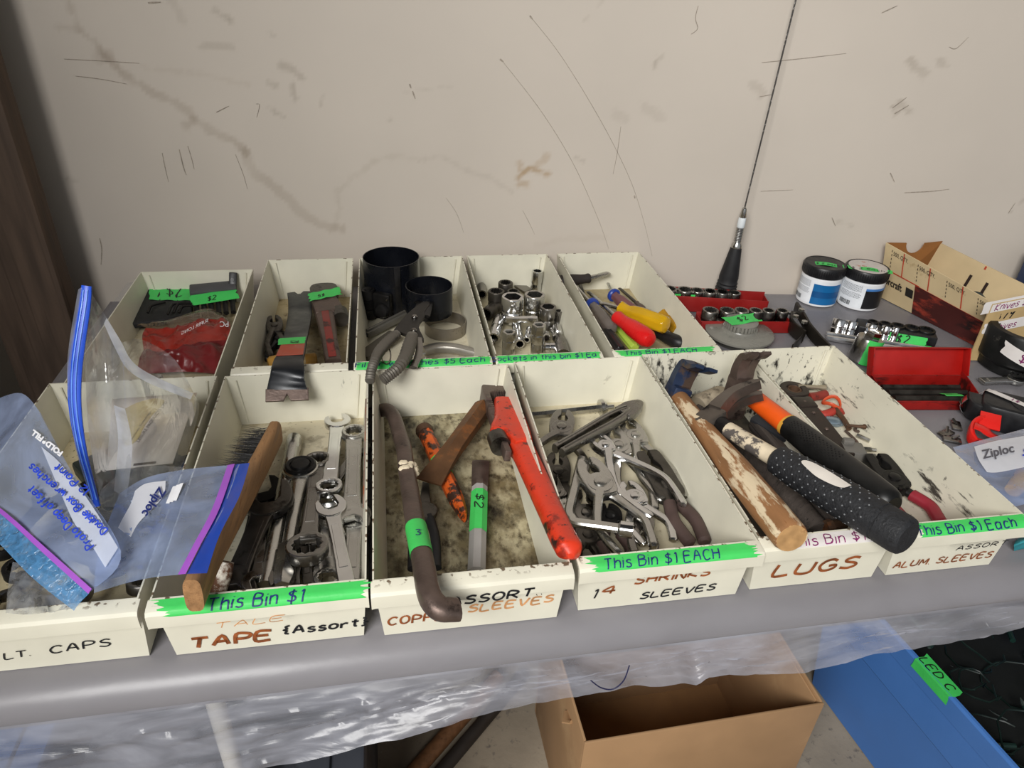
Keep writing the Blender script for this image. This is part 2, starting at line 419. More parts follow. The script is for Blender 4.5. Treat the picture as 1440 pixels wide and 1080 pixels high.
floor = MB(); floor.box(-3, 3, -3.2, 1.2, FLOOR_Z-.05, FLOOR_Z)
tag(floor.obj('floor', mat('concrete floor', '968a79', rough=.85, var=.2, vscale=9, bump=.5, bscale=120, spots=[('5b4a3a', 7, .6, .15), ('9a5a2c', 6.5, .61, .08), ('6f675e', 60, .58, .1), ('c9c2b8', 24, .66, .08)])), kind='structure')
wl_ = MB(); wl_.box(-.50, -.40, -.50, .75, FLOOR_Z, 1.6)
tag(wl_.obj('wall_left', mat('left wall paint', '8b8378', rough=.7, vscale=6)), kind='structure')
ps = MB(); ps.box(-.355, -.2625, .58, .618, FLOOR_Z, 1.5, bev=.002)
POST = mat('dark stud timber', '58483c', rough=.8, var=.3, vscale=26, stretch=(3, 3, .35), bump=.6, bscale=90, spots=[('46382e', 20, .56, .14, (2, 2, .25)), ('2a211b', 9, .66, .06)])
tag(ps.obj('trim_1', POST), kind='structure')

# ------------------------------------------------------------------ table and its plastic sheet
def edge_y(x): return -.0245 + .010*x
TX0, TX1 = -.215, 1.35
tbl = thing('table', 'long grey folding table draped with clear plastic along the wall', 'table', T(.5, .28, FLOOR_Z))
tb = MB()
prof = [(-.004, -.0012), (-.012, -.0035), (-.019, -.009), (-.0235, -.016), (-.0245, -.022), (-.022, -.030), (.02, -.034)]
NX = 30; rows = []
for i in range(NX+1):
    x = TX0 + (TX1-TX0)*i/NX; dy = .010*x
    back = WY0 + WS*x - .012 if x > .0 else .60
    rows.append([tb.bm.verts.new((x, y+dy, z)) for y, z in ([(back-dy, -.034)] + [(back-dy, -.0012)] + prof)])
for a, b in zip(rows[:-1], rows[1:]):
    m = len(a)
    for k in range(m): tb.bm.faces.new((a[k], a[(k+1) % m], b[(k+1) % m], b[k]))
tb.bm.faces.new(rows[0]); tb.bm.faces.new(rows[-1][::-1])
bmesh.ops.translate(tb.bm, verts=tb.bm.verts, vec=(-.5, -.28, -FLOOR_Z))
TOPM = mat('grey table top', '797577', rough=.55, var=.05, vscale=14)
tb.obj('tabletop', TOPM, tbl, sharp=50)
LEGM = mat('pale leg tube', 'c9c5bd', rough=.4, vscale=30)
for x, y in ((-.1, .53), (1.2, .05), (1.2, .42)):
    MB().tube([(x-.5, y-.28, 0), (x-.5, y-.28, -FLOOR_Z-.03)], .013, M=_I).obj('leg', LEGM, tbl)
q = PY(309, 1010, .03)
MB().tube([(q.x-.5, .03-.28, 0), (q.x-.5, .03-.28, -FLOOR_Z-.03)], .0075).obj('leg', LEGM, tbl)

FILM = film('polythene sheet', 'cfcdd2', .16, rough=.3, bump=.30, bscale=22, spec=.22, milky=.25, var=.3, stretch=(.55, 1, 1))
HANG = film('hanging polythene', 'c6c7d2', .42, rough=.28, bump=.55, bscale=30, spec=.4, milky=.35, var=.5, stretch=(.35, 1, 1.5))
low = [(-180, 1160), (0, 1150), (200, 1130), (420, 1082), (490, 1062), (560, 1046), (630, 1024), (700, 1007), (765, 997), (830, 985), (905, 975), (965, 971), (986, 976), (1000, 968), (1060, 965), (1130, 958), (1200, 943), (1300, 921), (1380, 908), (1440, 898), (1560, 880), (1700, 862)]
lowp = [PY(u, v, -.055) for u, v in low]
lx = [p.x for p in lowp]; lz = [p.z for p in lowp]
def low_z(x): return float(np.interp(x, lx, lz))
sh = MB(); NXs = 420
def sheet_col(x):
    dy = .010*x
    pts = [(WY0+WS*x-.014, -.0004), (.45, -.0004), (.3, -.0004), (.15, -.0004), (.05, -.0004), (0, -.0005), (-.004, -.0006), (-.012, -.0028), (-.0197, -.0085), (-.0243, -.0158), (-.0257, -.022)]
    out = [(x, y+(dy if y < .02 else 0), z) for y, z in pts]
    zl = low_z(x); n = 26
    for k in range(1, n+1):
        t = k/n; z = -.022 + (zl+.022)*t
        wv = .0045*noise.noise(Vector((x*9, t*2.2, 1)))*min(1, t*2.5) + .0018*noise.noise(Vector((x*26+t*9, t*7-x*8, 5)))*min(1, t*3) + .0007*(1-abs(noise.noise(Vector((x*40-t*16, t*20+x*16, 7))))*2)*min(1, t*4) + .0005*(1-abs(noise.noise(Vector((x*60+t*20, t*24-x*30, 3))))*2)*min(1, t*4)
        y = -.0257+dy - .026*t**.8 + wv*1.6
        out.append((x, y, z))
    return out
cols = [[sh.bm.verts.new(p) for p in sheet_col(-.21+1.5*i/NXs)] for i in range(NXs+1)]
for a, b in zip(cols[:-1], cols[1:]):
    for k in range(len(a)-1):
        f = sh.bm.faces.new((a[k], b[k], b[k+1], a[k+1])); f.material_index = 1 if k >= 10 else 0
sheet = sh.obj('plastic_sheet', [FILM, HANG], sharp=60)
tag(sheet, 'clear crinkled plastic sheet covering the table and hanging over its front edge', 'plastic sheet')
INK = mat('dark blue ink', '1d1f45', rough=.6)
pm = [PY(u, v, -.0585) for u, v in smooth([(831, 957), (845, 967), (862, 969), (877, 957), (885, 936)], 6)]
MB().tube(pm, .0005, seg=6).obj('pen_mark', INK, sheet)

# ------------------------------------------------------------------ parts bins
BH = .0583
def bin_mats(k, floorcol, fdirt, wallgrime=0.0):
    sp0 = [('6d6350', 24, .70, .10), ('3a352d', 130, .735, .03)]; sp = list(sp0)
    if wallgrime: sp += [('2e2c29', 45, .72-.21*wallgrime, .07, (1, .22, .5)), ('26231f', 34, .74-.17*wallgrime, .05)]
    if wallgrime > .3: sp += [('45413b', 150, .60, .06, (1, .10, .4)), ('2b2926', 90, .655, .05, (1, .16, .6))]
    body = mat('cream bin paint %d' % k, 'dcd8c6', rough=.42, var=.045, vscale=30, spots=sp0, topchip=(BH, '6a5a48', .565))
    inner = mat('cream bin inside %d' % k, 'dcd8c6', rough=.45, var=.05, vscale=30, spots=sp, topchip=(BH, '6a5a48', .565))
    fl = mat('bin floor %d' % k, floorcol, rough=.6, var=.12, vscale=22, spots=fdirt)
    return [body, fl, inner]
def make_bin(label, xl, xr, y0, L, h, mats, group):
    """sheet-metal drawer: four sloping walls, floor, folded-out front lip"""
    cx = (xl+xr)/2; w = (xr-xl)/2; t = .0012; ti = .0055
    b = MB(); bm = b.bm
    def ring(z, ins, dy0, dy1):
        return [bm.verts.new(p) for p in ((-w+ins, dy0, z), (w-ins, dy0, z), (w-ins, L-dy1, z), (-w+ins, L-dy1, z))]
    o_top = ring(h, 0, 0, 0); o_bot = ring(0, ti, .001, .003)
    i_top = ring(h, t, t, t); i_bot = ring(.0016, ti+t+.002, .001+t, .003+t)
    def q(a, c, flip=False):
        for k in range(4): bm.faces.new((a[k], a[(k+1) % 4], c[(k+1) % 4], c[k]))
    q(o_bot, o_top); q(o_top, i_top)
    n0 = len(bm.faces); q(i_top, i_bot)
    bm.faces.ensure_lookup_table()
    for fc in bm.faces[n0:]: fc.material_index = 2
    bm.faces.new(o_bot[::-1])
    ff = bm.faces.new(i_bot); ff.material_index = 1
    # spot-weld flanges in the back corners
    for s in (-1, 1):
        b.tube([(s*(w-.012-ti*.6), L-.0045, .004), (s*(w-.010), L-.0028, h-.004)], [(.0011, .0011)]*2, seg=6)
    # front lip: leans forward, drops, tucks back
    prof = [(.0004, h), (-.0070, h-.0008), (-.0094, h-.0018), (-.0110, h-.0042), (-.0113, h-.0075), (-.0112, h-.0152), (-.0104, h-.0160), (-.0098, h-.0148),
            (-.0100, h-.0075), (-.0088, h-.0042), (-.006, h-.0030), (.0004, h-.0020)]
    ends = []
    for x in (-w-.0012, -w+.001, w-.001, w+.0012):
        ends.append([bm.verts.new((x, y, z - (.0006 if abs(x) > w else 0))) for y, z in prof])
    for a, c in zip(ends[:-1], ends[1:]):
        n = len(a)
        for k in range(n): bm.faces.new((a[k], a[(k+1) % n], c[(k+1) % n], c[k]))
    bm.faces.new(ends[0]); bm.faces.new(ends[-1][::-1])
    root = thing('parts_bin', label, 'bin', T(cx, y0, 0), group)
    b.obj('bin_body', mats, root, sharp=28)
    return root
FG = 'cream metal bins in the front row'; RG = 'cream metal bins in the back row'
def dirt(c1, c2, c3, lo=.50, st=(1, 1, 1)):
    return [(c1, 38, lo, .22, st), (c2, 90, lo+.08, .16, st), (c3, 17, lo+.13, .16, st), (c3, 240, .64, .06)]
D_T = dirt('93805c', '6b5a3c', '403424', .50); D_L = dirt('a59778', '7d6a4a', '4f4230', .54)
D_D = dirt('786b4d', '4a3f2b', '241d14', .41, (1.3, .8, 1))
FB = {}
for k, xl, xr, y0, fc, fd, wg, lab in (
    (1, -.166, -.012, .000, 'c4b795', D_T, .1, 'cream metal bin lettered CAPS, stuffed with zip bags'),
    (2, -.0045, .1365, -.002, 'cfc5aa', D_T, .1, 'cream metal bin of wrenches lettered TAPE with torn green price tape'),
    (3, .1405, .2815, -.004, 'b3a98a', D_D, .15, 'cream metal bin of bars and chisels lettered ASSORT, without price tape'),
    (4, .2885, .4300, .000, 'd6ccb0', D_L, .0, 'cream metal bin of pliers lettered SHRINKS SLEEVES with green price tape'),
    (5, .4325, .5530, .003, '4a4338', [('1f1b17', 20, .5, .15), ('8b7f6a', 40, .62, .1)], .75, 'cream metal bin of hammers lettered LUGS with white price tape'),
    (6, .5550, .6650, .003, 'd6cfbd', D_L, .62, 'cream metal bin lettered ALUM SLEEVES with clamps and red-handled pliers')):
    FB[k] = make_bin(lab, xl, xr, y0, .2866, BH, bin_mats(k, fc, fd, wg), FG)
RB = {}
for k, xl, xr, y0, L, h, fc, fd, wg, lab in (
    (1, -.162, -.019, .300, .285, .0475, 'b9ad90', D_T, .1, 'cream metal bin of hex keys and a red packet, leftmost of the back row'),
    (2, .0005, .1145, .3005, .2895, BH, 'b9a985', dirt('93774a', '5f4726', '2f2416', .48), .1, 'cream metal bin with pry bar and red pipe wrench in the back row'),
    (3, .1225, .2655, .3005, .2890, BH, 'd8d0b8', D_L, .05, 'cream metal bin holding black filter wrench bands in the back row'),
    (4, .2715, .3885, .3005, .2895, BH, 'd0c6a8', D_L, .05, 'cream metal bin of loose sockets in the back row'),
    (5, .4030, .5270, .3005, .2895, BH, 'b3a582', D_T, .1, 'cream metal bin of screwdrivers at the right end of the back row')):
    RB[k] = make_bin(lab, xl, xr, y0, L, h, bin_mats(10+k, fc, fd, wg), RG)

# ------------------------------------------------------------------ handwriting and print
_F = {
'A': '0,0 2.5,9 5,0|1,3.4 4.2,3.4', 'B': '0,0 0,9 3,9 4.2,7.6 3.6,5.4 0,4.8|0,4.8 3.8,4.6 4.8,2.6 3.6,.3 0,0', 'C': '4.8,7.6 3.4,9 1.4,8.2 0,4.6 1,1 2.8,0 4.8,1.2',
'D': '0,0 0,9 2.6,8.6 4.6,6 4.4,2.4 2.4,.2 0,0', 'E': '4.4,9 0,9 0,0 4.6,0|0,4.8 3.6,4.8', 'F': '0,0 0,9 4.4,9|0,4.8 3.4,4.8', 'G': '4.6,7.6 3,9 1,8 0,4.4 1.2,.6 3.2,0 4.8,1.6 4.8,4 2.8,4',
'H': '0,0 0,9|4.6,0 4.6,9|0,4.6 4.6,4.6', 'I': '0,0 0,9', 'J': '4,9 4,2 2.6,0 .4,1', 'K': '0,0 0,9|4.4,9 0,4.2 4.8,0', 'L': '0,9 0,0 4.4,0', 'M': '0,0 .6,9 3,3 5.4,9 6,0', 'N': '0,0 0,9 4.6,0 4.6,9',
'O': '2.4,9 .6,7.6 0,4.4 .8,1 2.6,0 4.4,1.4 5,4.6 4.2,7.8 2.4,9', 'P': '0,0 0,9 3.4,8.8 4.6,6.8 3.2,4.6 0,4.4', 'R': '0,0 0,9 3.4,8.8 4.4,6.8 3,4.8 0,4.6|1.8,4.6 5,0', 'S': '4.4,8 2.6,9 .6,7.6 1,5.6 3.8,4 4.4,1.8 2.6,0 0,1',
'T': '0,9 5,9|2.5,9 2.4,0', 'U': '0,9 0,2 1.6,0 3.6,.2 4.8,2 4.8,9', 'V': '0,9 2.4,0 5,9', 'W': '0,9 1.4,0 3,6 4.6,0 6,9', 'X': '0,0 4.6,9|0,9 4.6,0', 'Y': '0,9 2.4,4.6 5,9|2.4,4.6 2.2,0', 'Z': '0,9 4.6,9 0,0 4.8,0',
'a': '4,5 2,6 0,4.4 0,1.6 1.6,0 3.4,1 4,4.4|4,6 4,1 4.8,0', 'b': '0,9 0,0|0,4 1.8,6 4,4.8 4,1.4 2,0 0,1.4', 'c': '3.8,5 2,6 .2,4.4 .2,1.4 2,0 4,1', 'd': '4,9 4,0|4,4.4 2,6 0,4.4 0,1.4 2,0 4,1.6', 'e': '0,3.2 4,3.4 3.6,5.4 2,6 .2,4.4 .2,1.4 2,0 4,1',
'f': '3.4,8.4 2.2,9 1.4,7.6 1.4,0|0,5.4 3,5.4', 'h': '0,9 0,0|0,4.2 2,6 3.6,4.8 3.8,0', 'i': '0,6 0,0|0,8 .1,8.4', 'k': '0,9 0,0|3.6,6 0,3 4,0', 'l': '0,9 0,0', 'm': '0,6 0,0|0,4.4 1.6,6 2.8,4.6 2.8,0|2.8,4.4 4.4,6 5.6,4.6 5.6,0', 'n': '0,6 0,0|0,4.2 2,6 3.6,4.8 3.8,0',
'o': '2,6 .2,4.6 .2,1.4 2,0 3.8,1.4 3.8,4.6 2,6', 'p': '0,6 0,-3|0,4.2 2,6 4,4.6 4,1.4 2,0 0,1.4', 'r': '0,6 0,0|0,3.8 1.6,5.8 3.2,5.4', 's': '3.4,5.2 1.8,6 .4,4.8 1.2,3.4 3,2.6 3.4,1 1.8,0 0,.8', 't': '1.6,8.4 1.6,1 2.8,0|0,6 3.4,6', 'u': '0,6 0,1.4 1.4,0 3.4,1.4|3.6,6 3.6,0', 'v': '0,6 2,0 4,6', 'w': '0,6 1.2,0 2.6,4 4,0 5.2,6',
'x': '0,0 3.6,6|0,6 3.6,0', 'y': '0,6 2,1|4,6 1,-3', '0': '2,9 .2,7 0,3 1.6,0 3.6,1.6 4,6 2,9', '1': '1,7.6 2,9 2,0', '2': '0,7.4 1.6,9 3.6,8 3.6,5.6 0,0 4.4,.2', '3': '0,8.4 2,9 3.8,7.4 1.6,5 4,3 3.4,.6 1.4,0 0,1', '4': '3.2,0 3.2,9 0,3.4 4.6,3.4', '5': '4,9 .6,9 .4,5.4 2.6,5.8 4,3.6 3,.6 0,.4', '8': '2,5 .4,7 2,9 3.6,7 2,5 .2,2.4 2,0 3.8,2.4 2,5', '9': '3.8,7 2,9 .2,7 1.6,4.6 3.8,6.6|3.8,7.4 3.2,0',
'$': '4.2,7.2 2.4,8 .6,6.8 1,5.2 3.6,3.8 4.2,2 2.4,.8 0,1.6|2.4,9.8 2.2,-1', '.': '0,0 .3,.3', '{': '2.6,9.4 1,8.4 1.6,5.6 0,4.6 1.6,3.4 1,.4 2.8,-.6', '}': '0,9.4 1.6,8.4 1,5.6 2.6,4.6 1,3.4 1.6,.4 -.2,-.6', '&': '4.4,0 .8,6.6 1.8,9 3.2,7 .2,2.4 1.6,0 4.4,3.4', '-': '0,4 3,4', "'": '0,9 0,7'}
def ink(name, col, var=.35, rough=.55): return mat(name, col, rough=rough, var=var, vscale=120)
NAVY = ink('navy marker', '1b2a6e'); BLACKINK = ink('black marker', '17181c'); BROWNINK = ink('faded brown marker', '8a4a22', var=.5); MAROON = ink('maroon marker', '7a1f5c'); BLUEINK = ink('blue marker', '1f3fc0'); FADEINK = ink('pale faded marker', 'c08a5a', var=.4)
WHITEINK = mat('white print', 'eeeef2', rough=.5)
_wr = random.Random(3)
def marker(text, f, h, w, m, parent=None, name='lettering', gap=2.0, slant=0.12, jit=.5, width=None):
    """handwritten marker strokes; f maps (x, y) in metres on the surface to a 3-D point"""
    k = h/9.0; x0 = 0.0; S = []
    for ch in text:
        if ch == ' ': x0 += 3.6; continue
        st = _F.get(ch) or _F.get(ch.upper())
        if not st: x0 += 3; continue
        wmax = 0; dy = _wr.uniform(-jit, jit)
        for s in st.split('|'):
            pts = [tuple(float(t) for t in q.split(',')) for q in s.split()]
            wmax = max(wmax, max(p[0] for p in pts))
            pts = [(p[0]+_wr.uniform(-.2, .2)*jit, p[1]+_wr.uniform(-.25, .25)*jit) for p in pts]
            pts = smooth(pts, 4) if len(pts) > 2 else [tuple(pts[0][c]+(pts[-1][c]-pts[0][c])*i/8 for c in (0, 1)) for i in range(9)]
            S.append([((x0+p[0]+slant*p[1])*k, (p[1]+dy)*k) for p in pts])
        x0 += wmax + gap
    kx = width/((x0-gap)*k) if width else 1.0
    b = MB()
    for s in S:
        q = [(x*kx, y) for x, y in s]; n = len(q); prev = None
        for i, p in enumerate(q):
            a = q[max(i-1, 0)]; c = q[min(i+1, n-1)]
            d = math.hypot(c[0]-a[0], c[1]-a[1]) or 1; nx, ny = -(c[1]-a[1])/d*w, (c[0]-a[0])/d*w
            cur = (b.bm.verts.new(f(p[0]+nx, p[1]+ny)), b.bm.verts.new(f(p[0]-nx, p[1]-ny)))
            if prev: b.bm.faces.new((prev[0], cur[0], cur[1], prev[1]))
            prev = cur
    return b.obj(name, m, parent, sharp=None, recalc=False)
def printed(text, f, size, m, parent=None, name='printed_text', align='LEFT', sx=1.0, subdiv=False, bold=0.0):
    cu = bpy.data.curves.new('t', 'FONT'); cu.body = text; cu.size = size; cu.align_x = align; cu.resolution_u = 3; cu.offset = bold
    ob = bpy.data.objects.new('t', cu); C.objects.link(ob)
    me = bpy.data.meshes.new_from_object(ob.evaluated_get(bpy.context.evaluated_depsgraph_get()))
    bpy.data.objects.remove(ob); bpy.data.curves.remove(cu)
    for v in me.vertices: v.co = f(v.co.x*sx, v.co.y)
    me.materials.clear(); me.materials.append(m)
    o = bpy.data.objects.new(name, me); C.objects.link(o)
    if parent: o.parent = parent
    return o
def onplane(M, off=.0003): return lambda x, y: M @ Vector((x, y, off))
def oncyl(r, z0=0.0, a0=-90.0, M=_I):
    """wrap text around a vertical cylinder, reading counter-clockwise from angle a0"""
    return lambda x, y: M @ Vector((r*math.cos(R(a0)+x/r), r*math.sin(R(a0)+x/r), z0+y))
TAPE = mat('green masking tape', '43c85e', rough=.55, var=.06, vscale=60, bump=.25, bscale=260, rvar=.06)
WTAPE = mat('white masking tape', 'd9d3cf', rough=.7, var=.06, vscale=60, bump=.2, bscale=200)
def ragged(x0, x1, y0, y1, seed=0, n=5, amp=.003, nx=14):
    """outline of a hand-torn strip"""
    r = random.Random(seed)
    lft = [(x0 + r.uniform(-amp, amp), y0+(y1-y0)*i/n) for i in range(n+1)]
    rgt = [(x1 + r.uniform(-amp, amp), y0+(y1-y0)*i/n) for i in range(n+1)]
    return lft, rgt
def strip(f, x0, x1, y0, y1, m, parent=None, name='price_tape', seed=0, amp=.003, nx=12, ny=5, skl=0.0, skr=0.0):
    """torn strip of tape mapped onto a surface through f(x, y)"""
    lft, rgt = ragged(x0, x1, y0, y1, seed, ny, amp)
    b = MB()
    vv = [[b.bm.verts.new(f(lft[j][0]+skl*j/ny+(rgt[j][0]+skr*j/ny-lft[j][0]-skl*j/ny)*i/nx, lft[j][1])) for j in range(ny+1)] for i in range(nx+1)]
    for i in range(nx):
        for j in range(ny): b.bm.faces.new((vv[i][j], vv[i+1][j], vv[i+1][j+1], vv[i][j+1]))
    return b.obj(name, m, parent, sharp=60, recalc=False)

# ------------------------------------------------------------------ metals and grips
STEEL = mat('dull steel', '8a8783', rough=.3, metal=1, var=.14, vscale=60, spots=[('5d574f', 50, .62, .1)], bump=.12, bscale=300)
CHROME = mat('chrome', 'd4d4d4', rough=.16, metal=1, var=.08, vscale=60, spots=[('8e8a85', 60, .68, .1)], rvar=.08)
SATIN = mat('satin chrome', 'bcbbb7', rough=.27, metal=1, var=.1, vscale=60, spots=[('6f6a64', 55, .64, .1)], rvar=.08)
DARKST = mat('dark oily steel', '5a5651', rough=.38, metal=.9, var=.25, vscale=60, spots=[('2b2724', 40, .58, .1)], bump=.2, bscale=260)
GUNMET = mat('blackened steel', '2b2a2a', rough=.4, metal=.7, var=.3, vscale=60, spots=[('55504a', 70, .66, .06)], bump=.15, bscale=260)
IMPACT = mat('impact socket black', '232323', rough=.45, metal=.6, var=.25, vscale=80, spots=[('4c4945', 90, .64, .06)])
RUST = mat('rusty brown steel', '5c4434', rough=.6, metal=.5, var=.3, vscale=70, spots=[('7a4a28', 40, .56, .1), ('2f241d', 60, .6, .08)], bump=.35, bscale=220)
BROWNST = mat('brown worn steel', '665750', rough=.45, metal=.6, var=.25, vscale=60, spots=[('7c706a', 60, .66, .05), ('2b2320', 40, .6, .08)], bump=.3, bscale=260)
GRIPBR = mat('brown dipped grip', '4a3a36', rough=.6, var=.2, vscale=60)
REDP = mat('red lacquer', 'b0231c', rough=.35, var=.12, vscale=50, spots=[('5a1712', 60, .64, .08)])
REDG = mat('dark red dipped grip', '8a1f2e', rough=.5, var=.15, vscale=50)
ORED = mat('orange red enamel', 'd2391f', rough=.36, var=.1, vscale=60, spots=[('2e1c19', 32, .565, .05), ('8c2314', 50, .58, .08), ('3a201b', 120, .62, .03)], bump=.15, bscale=200)
ORANGE = mat('orange paint', 'cf5a1e', rough=.5, var=.15, vscale=60, spots=[('3a251c', 55, .52, .05)])
BLACKR = mat('black rubber', '1d1d1f', rough=.6, var=.2, vscale=80)
BLACKP = mat('black plastic', '1b1b1d', rough=.4, var=.2, vscale=80)
REDPL = mat('red plastic', 'd01c1c', rough=.28, var=.06, vscale=40)
WOOD = mat('ash wood', '96704a', rough=.65, var=.28, vscale=30, stretch=(6, .6, 6), bump=.25, bscale=120, spots=[('7a5230', 40, .56, .12, (4, .4, 4)), ('4d3420', 22, .66, .05)])
WOODW = mat('worn varnished wood', '8f6540', rough=.68, var=.25, vscale=30, stretch=(3, .5, 3), bump=.4, bscale=160, spots=[('d9c6a6', 26, .52, .06, (1, 1.4, 1)), ('7a4a26', 60, .60, .08), ('54301c', 22, .70, .04)])
WOODD = mat('dirty dark wood', '4d4540', rough=.75, var=.3, vscale=30, stretch=(6, .5, 6), bump=.6, bscale=120, spots=[('1f1c1a', 24, .58, .12, (3, .4, 3)), ('8d8479', 50, .66, .06, (3, .4, 3))])

# ------------------------------------------------------------------ tool builders (length along +Y, thickness along Z)
def open_end(cx, cy, r, ang, gap=.95, depth=.30):
    """outline of an open jaw at (cx, cy); ang = direction the mouth opens"""
    d = math.degrees(math.asin(gap*.5)); pts = []
    for i in range(19):
        a = d*1.0 + (360-2*d)*i/18
        rr = r*(1 + .10*math.exp(-((min(a, 360-a)-d-14)/16)**2))
        pts.append((rr*math.cos(R(a)), rr*math.sin(R(a))))
    s = r*gap*.5
    pts += [(-depth*r*.2, -s), (-depth*r*1.0, -s*.55), (-depth*r*1.0, s*.55), (-depth*r*.2, s)]
    ca, sa = math.cos(R(ang)), math.sin(R(ang))
    return [(cx+x*ca-y*sa, cy+x*sa+y*ca) for x, y in pts]
def wrench_mesh(L, e0, e1, w, th, m, panel=True, sharp=30):
    """e0 at y=0, e1 at y=L; each (kind, radius) with kind open / box / none"""
    b = MB()
    y0 = e0[1]*.55 if e0[0] != 'none' else 0; y1 = L-(e1[1]*.55 if e1[0] != 'none' else 0)
    f0 = min(e0[1]*.62, w*1.7) if e0[0] != 'none' else w; f1 = min(e1[1]*.62, w*1.7) if e1[0] != 'none' else w
    d = (y1-y0)
    pr = [(f0, y0), (w*1.05, y0+d*.12), (w*.92, y0+d*.5), (w*1.05, y1-d*.12), (f1, y1)]
    out = smooth(pr, 4); poly = out + [(-x, y) for x, y in out[::-1]]
    b.flat(poly, -th*.36, th*.36, th*.16)
    if panel:
        a0, a1 = y0+d*.2, y1-d*.2; ww = w*.55
        b.flat([(-ww, a0), (ww, a0), (ww*.95, a1), (-ww*.95, a1)], th*.33, th*.43, th*.04)
    for (k, r), cy, sgn in ((e0, 0, -1), (e1, L, 1)):
        if k == 'open': b.flat(open_end(0, cy, r, 90*sgn+16), -th*.5, th*.5, th*.12)
        elif k == 'box': b.flat([circ(0, cy, r, 24), star(0, cy, r*.60, r*.70, 12)], -th*.62, th*.62, th*.16)
    return b.mesh('wrench', m, sharp)
def put(me, name, label, cat, M, group=None):
    o = bpy.data.objects.new(name, me); C.objects.link(o); o.matrix_world = M
    return tag(o, label, cat, group)
def wrench(label, a, za, b_, zb, e0, e1, w, th, m, roll=0, group=None, name='wrench', panel=True, cat='wrench'):
    A, B = P(a[0], a[1], za), P(b_[0], b_[1], zb)
    return put(wrench_mesh((B-A).length, e0, e1, w, th, m, panel), name, label, cat, frame(A, B, roll), group)

def pliers(label, tip, h1, h2, zt, zh, kind='slip', m=STEEL, grip=None, th=.0075, bow=.006, hw=.0037, open_=3.0, roll=0, jaw=.30, jw=None, group=None, name='pliers', rot=0):
    T_ = P(tip[0], tip[1], zt); H1 = P(h1[0], h1[1], zh); H2 = P(h2[0], h2[1], zh)
    mid = (H1+H2)/2; L = (T_-mid).length; half = max(.006, (H1-H2).length/2)
    root = thing(name, label, 'pliers', frame(mid, T_, roll), group)
    py = L*(1-jaw); jw = (jw or .0125)*.92
    for s in (1, -1):
        b = MB(); zc = s*th*.16
        jl = L-py
        if kind == 'needle': prof = [(-.2, -.35), (.9, -.2), (1, 0), (.62, .3), (.3, .7), (.16, 1)]
        elif kind == 'lineman': prof = [(-.2, -.45), (.95, -.25), (1.0, .1), (.98, .5), (.80, .92), (.55, 1)]
        else: prof = [(-.3, -.45), (.80, -.42), (1.0, 0), (1.0, .35), (.8, .72), (.42, .97), (.2, 1)]
        out = [(x*jw, y*jl) for x, y in prof]
        inner = [(.0006+(.0007 if i % 2 else 0), jl*(1-.045*i)) for i in range(8)]
        if kind != 'needle': inner += [(.003, jl*.60), (.0042, jl*.52), (.0042, jl*.42), (.003, jl*.34), (.0008, jl*.30)]
        inner += [(.0004, jl*.2), (-.3*jw, jl*.05)]
        poly = smooth(out, 3) + inner
        a = R(-s*open_); ca, sa = math.cos(a), math.sin(a)
        poly = [(s*x*ca-y*sa, py+s*x*sa+y*ca) for x, y in poly]
        if s < 0: poly = poly[::-1]
        b.flat(poly, -th*.5, th*.5, th*.12)
        # boss and handle (crosses to the other side)
        b.flat(circ(0, py, jw*.86, 24), -th*.5 if s < 0 else -th*.1, th*.1 if s < 0 else th*.53, th*.08)
        path = smooth([(s*jw*.45, py+jl*.12, zc), (-s*jw*.25, py-L*.07, zc), (-s*(half*.55+bow*.6), py*.70, zc), (-s*(half+bow), py*.42, zc*.6), (-s*(half+bow*.7), py*.2, zc*.4), (-s*half, 0, 0)], 5)
        n = len(path)
        rad = [(float(np.interp(i/n, [0, .12, .3, .6, 1], [jw*.62, jw*.55, hw*1.15, hw, hw*1.05])), th*float(np.interp(i/n, [0, .3, 1], [.44, .40, .34]))) for i in range(n)]; rad[-1] = (hw*.6, th*.22)
        k = n if not grip else int(n*.45)
        b.tube(path[:k+1], rad[:k+1], seg=10, sq=.25)
        arm = b.obj('plier_arm', m, root, sharp=32)
        if grip:
            g = MB(); gr = [(hw*1.45, th*.52)]*(n-k+1); gr[-1] = (hw*.8, th*.3)
            g.tube(path[k-1:], gr, seg=12, sq=.15); g.obj('grip', grip, root)
    bb = MB(); bb.lathe([(0, th*.80), (jw*.25, th*.78), (jw*.40, th*.70), (jw*.43, th*.5), (jw*.43, -th*.6), (0, -th*.6)], 14, M=T(0, py, 0)); bb.obj('pivot_bolt', m, root)
    return root

